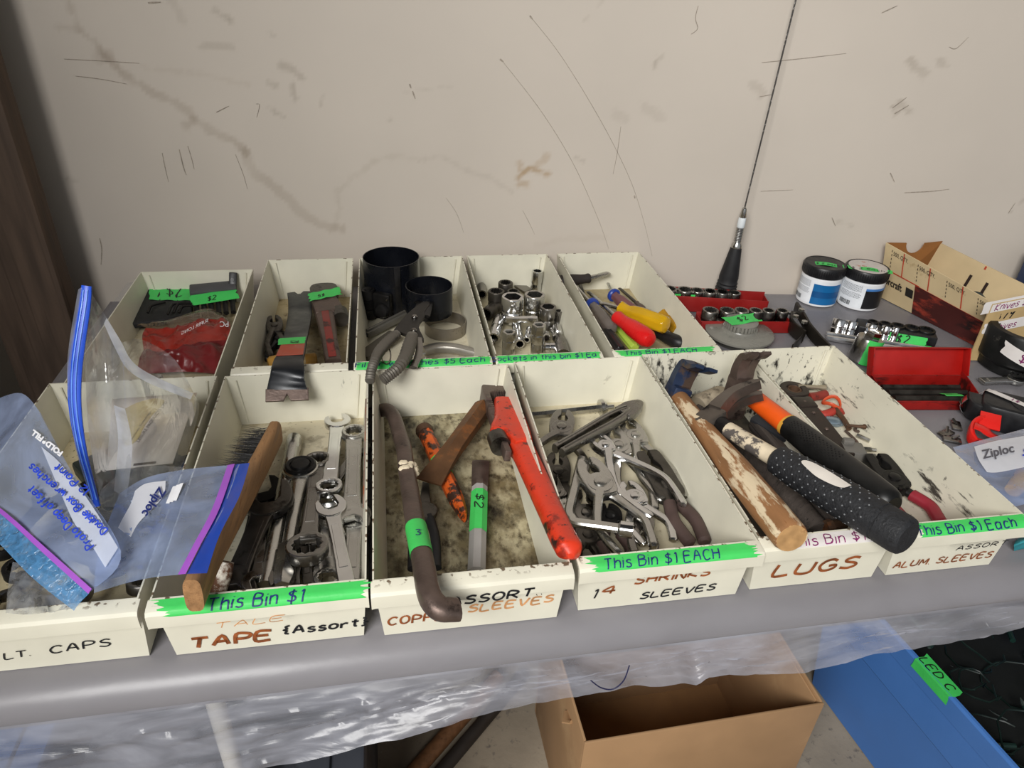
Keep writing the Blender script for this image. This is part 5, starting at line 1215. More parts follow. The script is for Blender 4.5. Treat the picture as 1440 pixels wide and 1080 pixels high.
# --- loose sockets
GS = 'loose sockets in the back row bin'
def stand_socket(u, v, rpx, h, z0, m, lab, pts=12, tilt=(0, 0)):
    p = P(u, v, z0+h); r = m_at(u, v, z0+h, rpx)
    return put(socket_mesh(r, h, m, pts, dark=mat_in), 'socket', lab, 'socket', T(p.x, p.y, z0) @ RX(tilt[0]) @ RY(tilt[1]), None)
mat_in = mat('socket bore', '4a3f38', rough=.6, metal=.4, spots=[('7a4a30', 60, .55, .1)])
def lying_socket(a, b_, z, rpx, m, lab):
    A, B = P(a[0], a[1], z), P(b_[0], b_[1], z); L = (B-A).length; r = m_at(a[0], a[1], z, rpx)
    return put(socket_mesh(r, L, m, 12, dark=mat_in), 'socket', lab, 'socket', frame(A, B) @ RX(-90))
c = P(748, 403, .002); r = m_at(748, 403, .02, 8.2)
put(socket_mesh(r, .036, CHROME, 12, dark=mat_in), 'socket', 'tall chrome deep socket standing at the back of the socket bin', 'socket', T(c.x, min(c.y, .584-r), .002) @ RX(-1) @ RY(2))
stand_socket(711, 397, 10.5, .026, .004, DARKST, 'small dark hex socket behind the others, next to a flat bar')
stand_socket(698, 409, 12, .030, .004, DARKST, 'dark twelve-point socket at the left rear of the pile')
stand_socket(721, 417, 16, .036, .006, CHROME, 'widest chrome socket with rusty hex mouth in the middle', pts=6)
stand_socket(752, 414, 15, .036, .004, SATIN, 'second widest socket with dark hex mouth, right of the widest', pts=6)
stand_socket(722, 409, 9, .024, .004, DARKST, 'dark socket peeping out behind the widest chrome socket')
stand_socket(771, 431, 12, .032, .004, STEEL, 'dull grey thick-walled socket near the right wall', pts=6)
stand_socket(786, 437, 6, .026, .003, STEEL, 'slim grey socket behind the dull thick-walled one')
lying_socket((676, 392), (678, 414), .012, 6.5, STEEL, 'long grey socket lying along the left wall at the back')
lying_socket((700, 430), (684, 442), .014, 9.5, DARKST, 'dark socket lying on its side by the left wall')
lying_socket((702, 448), (694, 476), .012, 8.5, CHROME, 'chrome deep socket lying at the left front, mouth forward')
lying_socket((726, 456), (731, 484), .010, 7, CHROME, 'chrome socket lying under the sliding bar, mouth forward')
lying_socket((768, 470), (768, 476), .012, 6, SATIN, 'short socket lying between the tall front pair and right wall')
lying_socket((777, 464), (782, 476), .010, 5.5, SATIN, 'small chrome socket lying near the swivel joint')
lying_socket((766, 489), (780, 489), .010, 7.5, CHROME, 'chrome socket lying crosswise at the right of the front')
lying_socket((744, 462), (741, 478), .012, 4.5, CHROME, 'small chrome stepped socket between the front pair')
lying_socket((697, 476), (692, 482), .010, 4, STEEL, 'tiny socket at the left front edge of the bin')
def spark_socket(u, v, rpx, h, z0, lab):
    p = P(u, v, z0+h); r = m_at(u, v, z0+h, rpx)
    root = thing('socket', lab, 'socket', T(p.x, p.y, z0))
    MB().lathe([(0, 0), (r*.95, 0), (r, .002), (r, h*.42), (r*.94, h*.44), (r*.94, h*.47), (r, h*.49), (r, h*.70), (r*.9, h*.72), (0, h*.72)], 24).obj('barrel', CHROME, root)
    MB().flat([circ(0, 0, r*1.02, 6), circ(0, 0, r*.62, 6)], h*.70, h, .0008).obj('hex_end', SATIN, root)
spark_socket(716, 466, 9.5, .040, .002, 'chrome spark plug socket with hex top standing front left')
spark_socket(758, 456, 9.8, .046, .002, 'taller chrome spark plug socket standing at the middle of the front')
A, B = P(711, 449, .030), P(756, 449, .032); L = (B-A).length
put(MB().box(-.0035, .0035, 0, L, -.0035, .0035, bev=.001).mesh('bar', CHROME), 'sliding_bar', 'square chrome bar lying across the sockets', 'bar', frame(A, B))
A, B = P(743, 410, .008), P(716, 394, .012); L = (B-A).length
put(MB().flat([(-.008, 0), (.008, 0), (.010, L*.8), (.004, L), (-.006, L)], -.002, .002, .0008).mesh('bar', STEEL), 'flat_bar', 'flat grey steel bar behind the sockets', 'bar', frame(A, B))
A, B = P(792, 500, .012), P(783, 460, .014); L = (B-A).length
uj = thing('swivel_joint', 'swivel joint with tapered grey body and small chrome end at right front', 'swivel joint', frame(A, B))
MB().tube([(0, 0, 0), (0, L*.35, 0), (0, L*.6, 0), (0, L*.68, 0)], [.009, .0085, .006, .004], seg=16).obj('body', STEEL, uj)
MB().tube([(0, L*.66, 0), (0, L*.72, 0), (0, L*.74, 0), (0, L, 0)], [.004, .004, .0058, .0058], seg=14).obj('socket_end', CHROME, uj)

# --- screwdrivers
def fluted(b, L, r, tab, n=6, depth=.10, seg=36, mi=0):
    rings = []
    for t, k in tab:
        rings.append([b.bm.verts.new((r*k*(1-depth*(.5+.5*math.cos(n*2*PI*j/seg)))*math.cos(2*PI*j/seg), t*L, r*k*(1-depth*(.5+.5*math.cos(n*2*PI*j/seg)))*math.sin(2*PI*j/seg))) for j in range(seg)])
    for a, c in zip(rings[:-1], rings[1:]):
        for j in range(seg): f = b.bm.faces.new((a[j], a[(j+1) % seg], c[(j+1) % seg], c[j])); f.material_index = mi
    b.bm.faces.new(rings[0]); b.bm.faces.new(rings[-1][::-1])
def screwdriver(lab, butt, neck, tip, zb, zn, zt, rpx, m, style='fluted', shaft=SATIN, collar=None, rs=.0022):
    A, B = P(butt[0], butt[1], zb), P(neck[0], neck[1], zn); L = (B-A).length; r = m_at(butt[0], butt[1], zb, rpx)
    root = thing('screwdriver', lab, 'screwdriver', frame(A, B)); b = MB()
    if style == 'fluted': fluted(b, L, r, [(0, .55), (.02, .85), (.06, 1), (.55, 1), (.72, .88), (.80, .70), (.92, .78), (.97, .9), (1, .72)])
    elif style == 'smooth': b.tube([(0, t*L, 0) for t in (0, .03, .10, .25, .5, .72, .86, .94, .98, 1)], [r*k for k in (.35, .72, .95, 1.0, .92, .72, .68, .76, .68, .4)], seg=22)
    else: fluted(b, L, r, [(0, .8), (.03, 1), (.5, 1), (.9, .95), (1, .7)], n=8, depth=.14)
    b.obj('handle', m, root)
    if tip:
        Tt = root.matrix_world.inverted() @ P(tip[0], tip[1], zt); Bn = Vector((0, L*.98, 0))
        MB().tube([Bn, Bn.lerp(Tt, .85), Bn.lerp(Tt, .96), Tt], [(rs, rs), (rs, rs), (rs*1.2, rs*.6), (rs*1.0, rs*.35)], seg=10).obj('shaft', shaft, root)
    if collar: MB().tube([(0, L*.90, 0), (0, L*.93, 0), (0, L*1.0, 0), (0, L*1.03, 0)], [r*.9, r*1.05, r*1.02, r*.7], seg=18).obj('collar', collar, root)
    return root
AMBER = mat('amber acetate', 'dcae1c', rough=.1, var=.08, trans=.3, spec=.6, ior=1.35)
AMBER2 = mat('dull amber acetate', 'bb8c22', rough=.22, var=.12, trans=.3, ior=1.3)
CLEARH = mat('smoky clear acetate', '8a817a', rough=.12, trans=.5, ior=1.35)
BLUEC = mat('blue collar', '233f94', rough=.35)
screwdriver('screwdriver with smoky clear handle and blue collar at the left wall', (861, 464), (832, 427), (808, 400), .026, .028, .030, 10, CLEARH, 'fluted', collar=BLUEC)
screwdriver('short blue-collared screwdriver pointing to the back wall', (893, 440), (862, 414), (855, 398), .014, .018, .020, 9.5, mat('clear red acetate', '8d5f63', rough=.15, trans=.4, ior=1.35), 'fluted', collar=BLUEC)
screwdriver('glossy red-handled screwdriver lying on top of the pile', (916, 480), (866, 445), (827, 410), .036, .036, .020, 14, REDPL, 'smooth', rs=.0028)
screwdriver('bright amber-handled screwdriver crossing the pile', (938, 458), (872, 434), (845, 426), .038, .034, .032, 13.5, AMBER, 'fluted', rs=.0028)
screwdriver('dull amber-handled screwdriver at the right wall', (980, 476), (930, 444), None, .024, .022, 0, 13, AMBER2, 'fluted')
screwdriver('screwdriver with black flat handle under the amber ones', (962, 485), (918, 466), None, .016, .016, 0, 10, BLACKP, 'smooth')
screwdriver('screwdriver with black and lime striped handle at the front lip', (873, 496), (852, 466), None, .020, .020, 0, 10, BLACKP, 'ribbed')
LIME = mat('lime insert', 'a8c24a', rough=.45)
screwdriver('screwdriver with lime green handle beside the striped one', (893, 490), (868, 460), None, .014, .014, 0, 7.5, LIME, 'ribbed')
sd = screwdriver('long-shafted screwdriver with black handle under the clear one', (848, 486), (834, 448), (815, 398), .012, .014, .018, 9, BLACKR, 'ribbed', shaft=DARKST)
screwdriver('screwdriver with dark red handle in the front left corner', (846, 492), (830, 462), None, .012, .012, 0, 8, REDG, 'smooth')
screwdriver('bit driver with black knobbed grip along the back wall', (782, 397), (830, 391), (857, 384), .030, .031, .032, 9.5, mat('brown-black grip', '2d2724', rough=.6), 'smooth', shaft=SATIN, rs=.0036)
screwdriver('thin dark screwdriver pointing at the back wall between blue collar and right wall', (905, 436), (895, 426), (871, 405), .010, .011, .012, 5, BROWNST, 'smooth', shaft=DARKST)
for i, (u, v) in enumerate([(860, 492), (866, 482)]):
    pass
A, B = P(878, 428, .020), P(915, 438, .018); L = (B-A).length
put(wrench_mesh(L, ('open', .0065), ('none', 0), .004, .004, SATIN), 'wrench', 'small bright wrench behind the amber handle', 'wrench', frame(A, B))

# ------------------------------------------------------------------ things on the right half of the table
RAILP = mat('dark red rail paint', '8a1c1a', rough=.4, var=.12, spots=[('4a1614', 50, .66, .06)])
def rail(lab, a, b_, z, hgt, dep, tops, rpx, tape_uv, group):
    A, B = P(a[0], a[1], z), P(b_[0], b_[1], z); A.z = B.z = 0; M = frame(A, B); L = (B-A).length     # +Y along the rail, +X towards the viewer
    root = thing('socket_rail', lab, 'socket rail', M)
    t = .001; b = MB()
    b.box(dep-t, dep, 0, L, .0008, hgt, bev=.0003).box(0, t, 0, L, .0008, hgt*1.12, bev=.0003).box(t, dep-t, .001, L-.001, .0008, .0018)
    b.box(0, dep, L-t, L, .0008, hgt*.95, bev=.0003).box(0, dep, 0, t, .0008, hgt*.95, bev=.0003)
    b.obj('tray', RAILP, root)
    for i, (u, v) in enumerate(tops):
        h = .020; zz = .003
        p = P(u, v, zz+h+.006); r = m_at(u, v, zz+h, rpx[i])
        q = M.inverted() @ p; q.x = dep*.5
        p = M @ Vector((q.x, q.y, 0))
        o = put(socket_mesh(min(r, dep*.5-.0012), h+.006, STEEL, 12, dark=IMPACT), 'socket', '', 'socket', T(p.x, p.y, zz))
        o['label'] = group[1] % ['first', 'second', 'third', 'fourth', 'fifth', 'last'][i]; o['group'] = group[0]
    return root, L
r1, L1 = rail('red socket rail against the back wall holding dark sockets, green tape marked 8', (925, 404), (1075, 413), .024, .024, .026, [(934, 382), (956, 386), (974, 390), (992, 393), (1010, 396), (1027, 399)], [10.5, 11, 9.5, 9.5, 9, 8.5], None, ('sockets on the rear red rail', '%s dark socket from the left on the rear red rail'))
f = lambda x, y: Vector((.0223, x, y))
p0 = r1.matrix_world.inverted() @ P(948, 405, .022)
tp = strip(f, p0.y-.012, p0.y+.026, .012, .0255, TAPE, r1, seed=3, amp=.001)
marker('8', lambda x, y: Vector((.0228, p0.y+.006+x, .0145+y)), .0085, .0008, BLACKINK, tp)
r2, L2 = rail('shorter red socket rail in front of the other, next to the round disc', (979, 440), (1104, 441), .018, .018, .025, [(997, 432), (1021, 433), (1041, 433), (1060, 432), (1077, 431), (1094, 429)], [11.5, 10.5, 10, 9, 8.5, 8], None, ('sockets on the front red rail', '%s bright-rimmed socket from the left on the front red rail'))
tp = strip(f, L2*.30, L2*.48, .012, .0215, TAPE, r2, seed=5, amp=.001)

# antenna leaning on the wall
wy = lambda x: WY0 + WS*x
A = PY(1022, 398, .545); A.z = .0; B = PY(1044, 300, .545)
an = thing('antenna', 'whip antenna with black ribbed base and coil spring leaning on the wall', 'antenna', frame(A, PY(1036, 345, .546), up=(0, -1, 0))); Mi = an.matrix_world.inverted()
y1 = (Mi @ PY(1037, 348, .546)).y
k = MB(); pr = [(0, 0, 0), (0, .002, 0)]; rd = [.0135, .0165]
for i in range(5): pr += [(0, .006+i*.005, 0), (0, .0085+i*.005, 0)]; rd += [.0168-i*.0005, .0155-i*.0005]
pr += [(0, .034, 0), (0, y1*.95, 0), (0, y1, 0)]; rd += [.0140, .0085, .0078]
k.tube(pr, rd, seg=20); k.obj('base', BLACKR, an)
D = (Mi @ PY(1047, 293, .547)) - Vector((0, y1, 0)); Dn = D.normalized(); o0 = Vector((0, y1, 0))
def al(t): return tuple(o0 + D*t)
MB().tube([al(0), al(.08), al(.14), al(.2)], [.0078, .0076, .0050, .0046], seg=16).obj('ferrule', SATIN, an)
sp = []
xx = Dn.cross(Vector((0, 0, 1))).normalized(); zz = xx.cross(Dn)
for i in range(9*14): t = .16+.36*i/(9*14); a = 2*PI*i/14; sp.append(tuple(o0+D*t+xx*math.cos(a)*.0047+zz*math.sin(a)*.0047))
MB().tube(sp, .0011, seg=6).tube([al(.15), al(.55)], .0030, seg=8).obj('coil_spring', SATIN, an)
MB().tube([al(.52), al(.54), al(.76), al(.78)], [.0050, .0056, .0052, .0046], seg=16).obj('tag', mat('pale tag', 'd8dde0', rough=.5, spots=[('4fb0b8', 160, .62, .04)]), an)
MB().tube([al(.76), al(.80), al(1.0), al(1.02)], [.0046, .0050, .0032, .0020], seg=14).obj('tip_ferrule', SATIN, an)
w1 = Mi @ PY(1119, 0, .556); w0 = Vector(al(1.0)); w2 = w1 + (w1-w0)*.12
MB().tube(smooth([tuple(w0), tuple(w0.lerp(w1, .5)), tuple(w1), tuple(w2)], 6), .0011, seg=8).obj('whip', mat('braided whip', '5d5a57', rough=.4, metal=.6, spots=[('a8a5a0', 300, .55, .06)]), an)

# two tubs of grease
def jar(lab, u, v, rpx, h, panel, lidtop, tapes, rz):
    c = P(u, v, 0); r = m_at(u, v, .02, rpx)
    root = thing('tub', lab, 'tub', T(c.x, c.y, 0))
    MB().lathe([(0, .0005), (r*.90, .0005), (r*.97, .002), (r*.985, .006), (r*.985, h*.70), (r*.94, h*.72), (r*.94, h*.75), (0, h*.75)], 40).obj('tub_body', mat('white tub plastic', 'e9eaec', rough=.35, var=.02), root)
    lid = MB(); lid.lathe([(r*.9, h*.745), (r*1.02, h*.745), (r*1.03, h*.76), (r*1.03, h*.965), (r*.99, h*.995), (r*.95, h), (r*.93, h*.99), (0, h*.985)], 48)
    for i in range(60): a = 2*PI*i/60; lid.tube([(r*1.03*math.cos(a), r*1.03*math.sin(a), h*.78), (r*1.03*math.cos(a), r*1.03*math.sin(a), h*.95)], .0004, seg=4)
    lid = lid.obj('lid', BLACKP, root)
    rr = r*.985+.0003
    def patch(a0, a1, z0, z1, m, name, par=root, off=0.0, n=14):
        b = MB(); V = [[b.bm.verts.new(((rr+off)*math.cos(R(a0+(a1-a0)*i/n)), (rr+off)*math.sin(R(a0+(a1-a0)*i/n)), z)) for z in (z0, z1)] for i in range(n+1)]
        for p, q in zip(V[:-1], V[1:]): b.bm.faces.new((p[0], q[0], q[1], p[1]))
        return b.obj(name, m, par, recalc=False)
    lb = patch(rz-75, rz+150, h*.08, h*.68, mat('white label', 'e3e6ea', rough=.45), 'label')
    pn = patch(rz+8, rz+95, h*.085, h*.60, panel[0], 'label_panel', lb, .0003)
    if panel[1]: patch(rz+8, rz+95, h*.55, h*.61, panel[1], 'label_stripe', lb, .0005)
    if panel[2]: patch(rz+8, rz+95, h*.26, h*.42, panel[2], 'label_stripe', lb, .0005)
    fine = mat('fine print', '6d7076', rough=.6)
    b = MB(); rg = random.Random(u)
    for i in range(11):
        z = h*(.64-.028*i) - (h*.03 if i > 5 else 0); a = rz-62; 
        while a < rz-4:
            w = rg.uniform(1.5, 5); V = [b.bm.verts.new(((rr+.0003)*math.cos(R(x)), (rr+.0003)*math.sin(R(x)), zz)) for x, zz in ((a, z), (a+w, z), (a+w, z+h*.010), (a, z+h*.010))]; b.bm.faces.new(V); a += w+1.2
    b.obj('fine_print', fine, lb, recalc=False)
    b = MB(); a = rz-58
    while a < rz-24:
        w = rg.uniform(.5, 2.0); V = [b.bm.verts.new(((rr+.0003)*math.cos(R(x)), (rr+.0003)*math.sin(R(x)), zz)) for x, zz in ((a, h*.12), (a+w, h*.12), (a+w, h*.23), (a, h*.23))]; b.bm.faces.new(V); a += w+rg.uniform(.5, 1.6)
    b.obj('barcode', BLACKINK, lb, recalc=False)
    if lidtop: MB().lathe([(r*.90, h*.9905), (r*.90, h*.992), (0, h*.992)], 40).obj('lid_sticker', lidtop, lid)
    ff = lambda x, y: Vector((x*math.cos(R(-24))-y*math.sin(R(-24)), x*math.sin(R(-24))+y*math.cos(R(-24)), h*.996+.0006*math.cos(x*170)))
    tp = strip(ff, tapes[0]*r, tapes[1]*r, tapes[2]*r, tapes[3]*r, TAPE, lid, seed=int(u), amp=.001)
    marker('$ 2 each', lambda x, y: ff(tapes[0]*r+.004+x, (tapes[2]+.1)*r+y)+Vector((0, 0, .0005)), r*.22, .0004, BLACKINK, tp, width=r*(tapes[1]-tapes[0])*.75)
    return root
BLUEL = mat('blue label', '1565a0', rough=.4, var=.04); BLUED = mat('darker blue label', '0f4f86', rough=.4, var=.04)
hj = PY(1157, 377, .508).z + .001
jar('white tub with blue label and plain black lid, left of the pair', 1146, 422, 26.6, .060, (BLUEL, None, BLUED), None, (-.62, .85, -.40, .05), -147)
jar('white tub with black label and printed sticker on its lid, beside the parts carton', 1204, 427, 26.8, .060, (BLACKP, mat('pale blue stripe', '4a7fc0', rough=.4), None), mat('printed lid sticker', 'c9c2bd', rough=.45, spots=[('b8887a', 60, .58, .05), ('7d7f84', 50, .62, .05)]), (-.98, 1.02, -.62, -.18), -122)

# parts carton with cut-out ends
CARD = mat('aged cream carton', 'c9b48d', rough=.75, var=.08, vscale=20, spots=[('9c8258', 26, .66, .12), ('7a6240', 90, .70, .05)])
KRAFT = mat('brown kraft', '8a5a2c', rough=.8, var=.1, vscale=40)
A = Vector((.9024, .5320, .0)); B = Vector((.957, .310, .0)); dv = (B-A).normalized(); nv = Vector((-dv.y, dv.x, 0)); nv = nv if nv.x > 0 else -nv
Mx = frame(A, B); L = (B-A).length
At, Bt = PY(1247, 341, .534), Vector((.943, .322, .064))
Ct = Vector((.9760, .533, .0845)); Dt = Vector((1.050, .345, .060))
Cb, Db = A + nv*.070, B + nv*.072
KF = .766; B = A.lerp(B, KF); Bt = At.lerp(Bt, KF)              # the front panel ends behind the knife box
ct = thing('carton', 'cream parts carton with dark red car picture and cut-out kraft end by the wall', 'carton', T(*A)); Mi = ct.matrix_world.inverted()
def panel(q, m, name, par, t=.0016, out=None):
    b = MB(); q = [Mi @ Vector(p) for p in q]; nn = (q[1]-q[0]).cross(q[-1]-q[0]).normalized()*t
    if len(q) == 4:
        k = 10; g = lambda o: [[b.bm.verts.new(q[0].lerp(q[1], i/k).lerp(q[3].lerp(q[2], i/k), j/k)+o) for j in range(k+1)] for i in range(k+1)]
        V, W_ = g(nn*0), g(nn)
        for U in (V, W_):
            for i in range(k):
                for j in range(k): b.bm.faces.new((U[i][j], U[i+1][j], U[i+1][j+1], U[i][j+1]))
        for i in range(k):
            for a0, a1, c0, c1 in ((V[i][0], V[i+1][0], W_[i][0], W_[i+1][0]), (V[i][k], V[i+1][k], W_[i][k], W_[i+1][k]), (V[0][i], V[0][i+1], W_[0][i], W_[0][i+1]), (V[k][i], V[k][i+1], W_[k][i], W_[k][i+1])): b.bm.faces.new((a0, a1, c1, c0))
        return b.obj(name, m, par, sharp=30)
    f0 = [b.bm.verts.new(p) for p in q]; f1 = [b.bm.verts.new(p+nn) for p in q]; n = len(q)
    b.bm.faces.new(f0); b.bm.faces.new(f1[::-1])
    for i in range(n): b.bm.faces.new((f0[i], f0[(i+1) % n], f1[(i+1) % n], f1[i]))
    return b.obj(name, m, par, sharp=None)
z1 = Vector((0, 0, .001))
fp = panel([A+z1, B+z1, Bt, At], CARD, 'front_panel', ct)
bp_ = panel([Cb+z1, Db+z1, Dt, Ct], CARD, 'back_panel', ct)
panel([A+z1, B+z1, Db+z1, Cb+z1], KRAFT, 'bottom', ct)
nt = [At.lerp(Ct, .40) + Vector((0, 0, 0))]
e0, e1 = At, Ct; ez = Vector((0, 0, 1)); notch = []
for i in range(11):
    a = PI*i/10; notch.append(e0.lerp(e1, .52-.17*math.cos(a)) - ez*(.016*math.sin(a)))
panel([A+z1, Cb+z1, Ct+ez*.003] + notch[::-1] + [At], KRAFT, 'end_panel', ct)
fu = lambda s, t, off=.0024: Mi @ ((A+z1).lerp(B, min(1, s/KF)).lerp(At.lerp(Bt, min(1, s/KF)), t) - nv*off)
def fpatch(s0, s1, t0, t1, m, name, par=fp, off=.0024):
    b = MB(); n = 8
    V = [[b.bm.verts.new(fu(s0+(s1-s0)*i/n, t0+(t1-t0)*j, off)) for j in (0, 1)] for i in range(n+1)]
    for p, q in zip(V[:-1], V[1:]): b.bm.faces.new((p[0], q[0], q[1], p[1]))
    return b.obj(name, m, par, recalc=False)
PIC = mat('dark red car picture', '3f1512', rough=.55, var=.3, vscale=16, spots=[('a03a28', 14, .50, .10, (1, 1, 3.2), (0, .30, 0)), ('1f0d0c', 18, .56, .08, (1, 1, 2)), ('c4513a', 30, .70, .06, (.6, 1, 4), (0, .3, 0))])
pc_ = fpatch(.27, 1.0, 0.0, .545, PIC, 'picture')
REDL = mat('red rule', 'b8402a', rough=.6); BLK = mat('black print', '231f1c', rough=.6)
fpatch(0.0, .30, .545, .565, REDL, 'red_rule'); fpatch(.27, 1.0, .545, .552, REDL, 'red_rule')
for s in (.155, .36, .60): fpatch(s, s+.008, .565, .99, REDL, 'red_rule')
for s in (.06, .27, .49, .71):
    for j in range(5): fpatch(s, s+.005, .62+.07*j, .66+.07*j, BLK, 'dashed_rule')
ps = lambda s0, t0, Lx: (lambda x, y: fu(s0+x/Lx, t0+y/.08, .0028))
for s in (.075, .285, .505, .725): printed('500, QTY.' if s < .7 else '500', ps(s, .86, .22), .0085, BLK, fp, sx=.75)
printed('torcraft', ps(.02, .30, .22), .0150, BLK, fp, sx=.72, bold=.0004)
lg = fpatch(.205, .262, .27, .43, BLK, 'logo_block', off=.0026)
fbk = lambda s, t, off=.0006: Mi @ ((Cb+z1).lerp(Db, s).lerp(Ct.lerp(Dt, s), t) - nv*(off+.0022))
SLOT = mat('dark slot', '2a1a14', rough=.8)
for s, t0 in ((.30, .40), (.42, .36), (.63, .30), (.83, .30)):
    b = MB(); b.bm.faces.new([b.bm.verts.new(fbk(s+dx-.06*(1-t)*0, t)) for dx, t in ((0, t0-.2), (.02, t0-.2), (.02, .74), (0, .74))]); b.obj('slot', SLOT, bp_, recalc=False)
for s in (.36, .72):
    b = MB(); b.bm.faces.new([b.bm.verts.new(fbk(s+dx, t)) for dx, t in ((0, .93), (.012, .93), (.012, .995), (0, .995))]); b.obj('red_mark', REDL, bp_, recalc=False)
p = P(1345, 390, .045)
put(MB().lathe([(0, .012), (.006, .011), (.012, .006), (.012, 0), (0, 0)], 18, M=T(.985, .445, .032)).mesh('knob', mat('dark teal cap', '23343a', rough=.5)), 'cap', 'dark rounded cap just showing inside the parts carton', 'cap', _I)
o = MB(); o.box(-.04, .04, -.02, .02, 0, .085, bev=.006)
put(o.mesh('box', mat('navy box', '24365a', rough=.5)), 'blue_box', 'dark blue box behind the carton at the right frame edge', 'box', T(1.135, .478, 0) @ RZ(-8))

# small carton of knives with tape
kn = thing('knife_box', 'small cardboard box with Knives tape strips behind the big black socket', 'box', T(*P(1390, 470, 0))); Mi2 = kn.matrix_world.inverted()
KC = mat('pale cardboard', 'b59a6c', rough=.8, var=.1, vscale=40)
def quad(q, m, name, par, t=.0018):
    b = MB(); q = [Mi2 @ Vector(p) for p in q]; nn = (q[1]-q[0]).cross(q[-1]-q[0]).normalized()*t
    f0 = [b.bm.verts.new(p) for p in q]; f1 = [b.bm.verts.new(p+nn) for p in q]; n = len(q)
    b.bm.faces.new(f0); b.bm.faces.new(f1[::-1])
    for i in range(n): b.bm.faces.new((f0[i], f0[(i+1) % n], f1[(i+1) % n], f1[i]))
    return b.obj(name, m, par, sharp=None)
yk = .335
K0, K1 = PY(1366, 494, yk), PY(1470, 470, yk); K0.z = K1.z = .001; K1.y = yk-.012
K2, K3 = PY(1394, 427, yk+.008), PY(1480, 410, yk); 
quad([K0, K1, K3, K2], KC, 'front_panel', kn)
K4 = K2 + Vector((.02, .10, -.004)); K5 = K0 + Vector((.02, .10, 0))
quad([K0+Vector((.004, .004, 0)), K1+Vector((.004, .004, 0)), K3+Vector((.004, .004, -.001)), K2+Vector((.004, .004, -.001))], KC, 'back_panel', kn)
ff = lambda x, y, off=.0012: Mi2 @ (K2.lerp(K3, x/.1) + Vector((0, -off-.002, y)))
d3 = (K3-K2)
def kf(off): return lambda x, y: Mi2 @ (K2 + d3.normalized()*x + (K0-K2)*(-y/((K2-K0).length)) + Vector((0, -off, 0)))
tp = strip(kf(.0018), -.010, .10, -.012, .004, WTAPE, kn, seed=21, amp=.001); marker('Knives $1', lambda x, y: kf(.0024)(.006+x, -.0095+y), .0085, .0005, MAROON, tp)
marker('$19', lambda x, y: kf(.0015)(.012+x, -.0250+y), .0115, .0009, BLACKINK, kn, gap=3, slant=.35)
tp = strip(kf(.0020), .002, .10, -.041, -.027, WTAPE, kn, seed=22, amp=.001); marker('Knives', lambda x, y: kf(.0026)(.014+x, -.0385+y), .0085, .0005, MAROON, tp)

# big black impact socket
c = P(1414, 516, 0); r = m_at(1425, 465, .05, 43); c.x += .010; c.y -= .0
zt = max(.05, PY(1432, 462, c.y).z)
so = thing('impact_socket', 'big black impact socket with white $2 tape beside the knife box', 'socket', T(c.x, c.y, 0))
MB().lathe([(0, .0005), (r*.86, .0005), (r*.92, .003), (r*.92, zt*.22), (r, zt*.30), (r, zt-.003), (r*.96, zt), (r*.78, zt), (r*.74, zt-.002), (r*.72, zt*.5), (0, zt*.48)], 48).obj('body', IMPACT, so)
b = MB(); b.flat([circ(0, 0, r*.76, 40), star(0, 0, r*.66, r*.75, 12)], zt*.55, zt-.003); b.obj('hex_recess', IMPACT, so)
cy = lambda x, y, off=.0006: Vector(((r+off)*math.cos(R(-128)+x/r), (r+off)*math.sin(R(-128)+x/r), zt*.42+y-x*.30))
tp = strip(cy, -.026, .048, 0, .017, WTAPE, so, seed=31, amp=.002, nx=18); marker('$2', lambda x, y: cy(-.006+x, .003+y, .0011), .012, .0008, MAROON, tp, gap=3)
A, B = P(1380, 536, .006), P(1428, 534, .006); L = (B-A).length
put(wrench_mesh(L, ('none', 0), ('open', .010), .0055, .006, SATIN), 'wrench', 'bright spanner lying in front of the big black socket', 'wrench', frame(A, B))
c = P(1444, 534, 0)
put(socket_mesh(.016, .026, IMPACT, 12), 'socket', 'black socket cut by the right frame edge, beside the bright spanner', 'socket', T(c.x+.004, c.y, .013) @ RY(-70))

# chrome rail with sockets, black holder, taped socket
A, B = P(1163, 468, .010), P(1332, 494, .010); L = (B-A).length; Mr = frame(A, B)
cr = thing('chrome_socket_bar', 'chrome bar of small sockets lying beside the black socket holder', 'socket rail', Mr)
b = MB(); b.box(-.008, .008, 0, L, -.008, -.004, bev=.001).tube([(-.006, 0, -.004), (-.006, L, -.004)], .0035, seg=10).tube([(.006, 0, -.004), (.006, L, -.004)], .0035, seg=10).tube([(0, 0, -.001), (0, L, -.001)], .003, seg=10)
b.obj('bar', CHROME, cr); tk = TAPE
for i, (u, v, rp_) in enumerate([(1176, 452, 10), (1193, 456, 9), (1222, 462, 8.5), (1242, 465, 7), (1256, 468, 5.5)]):
    y = (Mr.inverted() @ P(u, v+8, .012)).y; r = m_at(u, v, .02, rp_)*.9
    o = put(socket_mesh(r, .022, CHROME, 12), 'socket', '%s chrome socket from the left on the chrome bar' % ['first', 'second', 'third', 'fourth', 'fifth'][i], 'socket', Mr @ T(-.010, y, -.006) @ RX(-6) @ RY(-22), 'chrome sockets on the bar')
A, B = P(1206, 447, .022), P(1316, 464, .022); A.z = B.z = 0; L = (B-A).length; Mh = frame(A, B)
bh = thing('socket_holder', 'black plastic holder of five sockets with green $2 tape in front of the carton', 'socket rail', Mh)
MB().box(-.006, .022, 0, L, .0005, .020, bev=.002).obj('holder', BLACKP, bh)
for i, t in enumerate((.20, .36, .52, .70, .88)): 
    r = .0068+.0011*i
    put(socket_mesh(r, .021, IMPACT, 12), 'socket', '%s socket from the left in the black holder' % ['first', 'second', 'third', 'fourth', 'largest'][i], 'socket', Mh @ T(.004, L*t, .0015), 'dark sockets in the black holder')
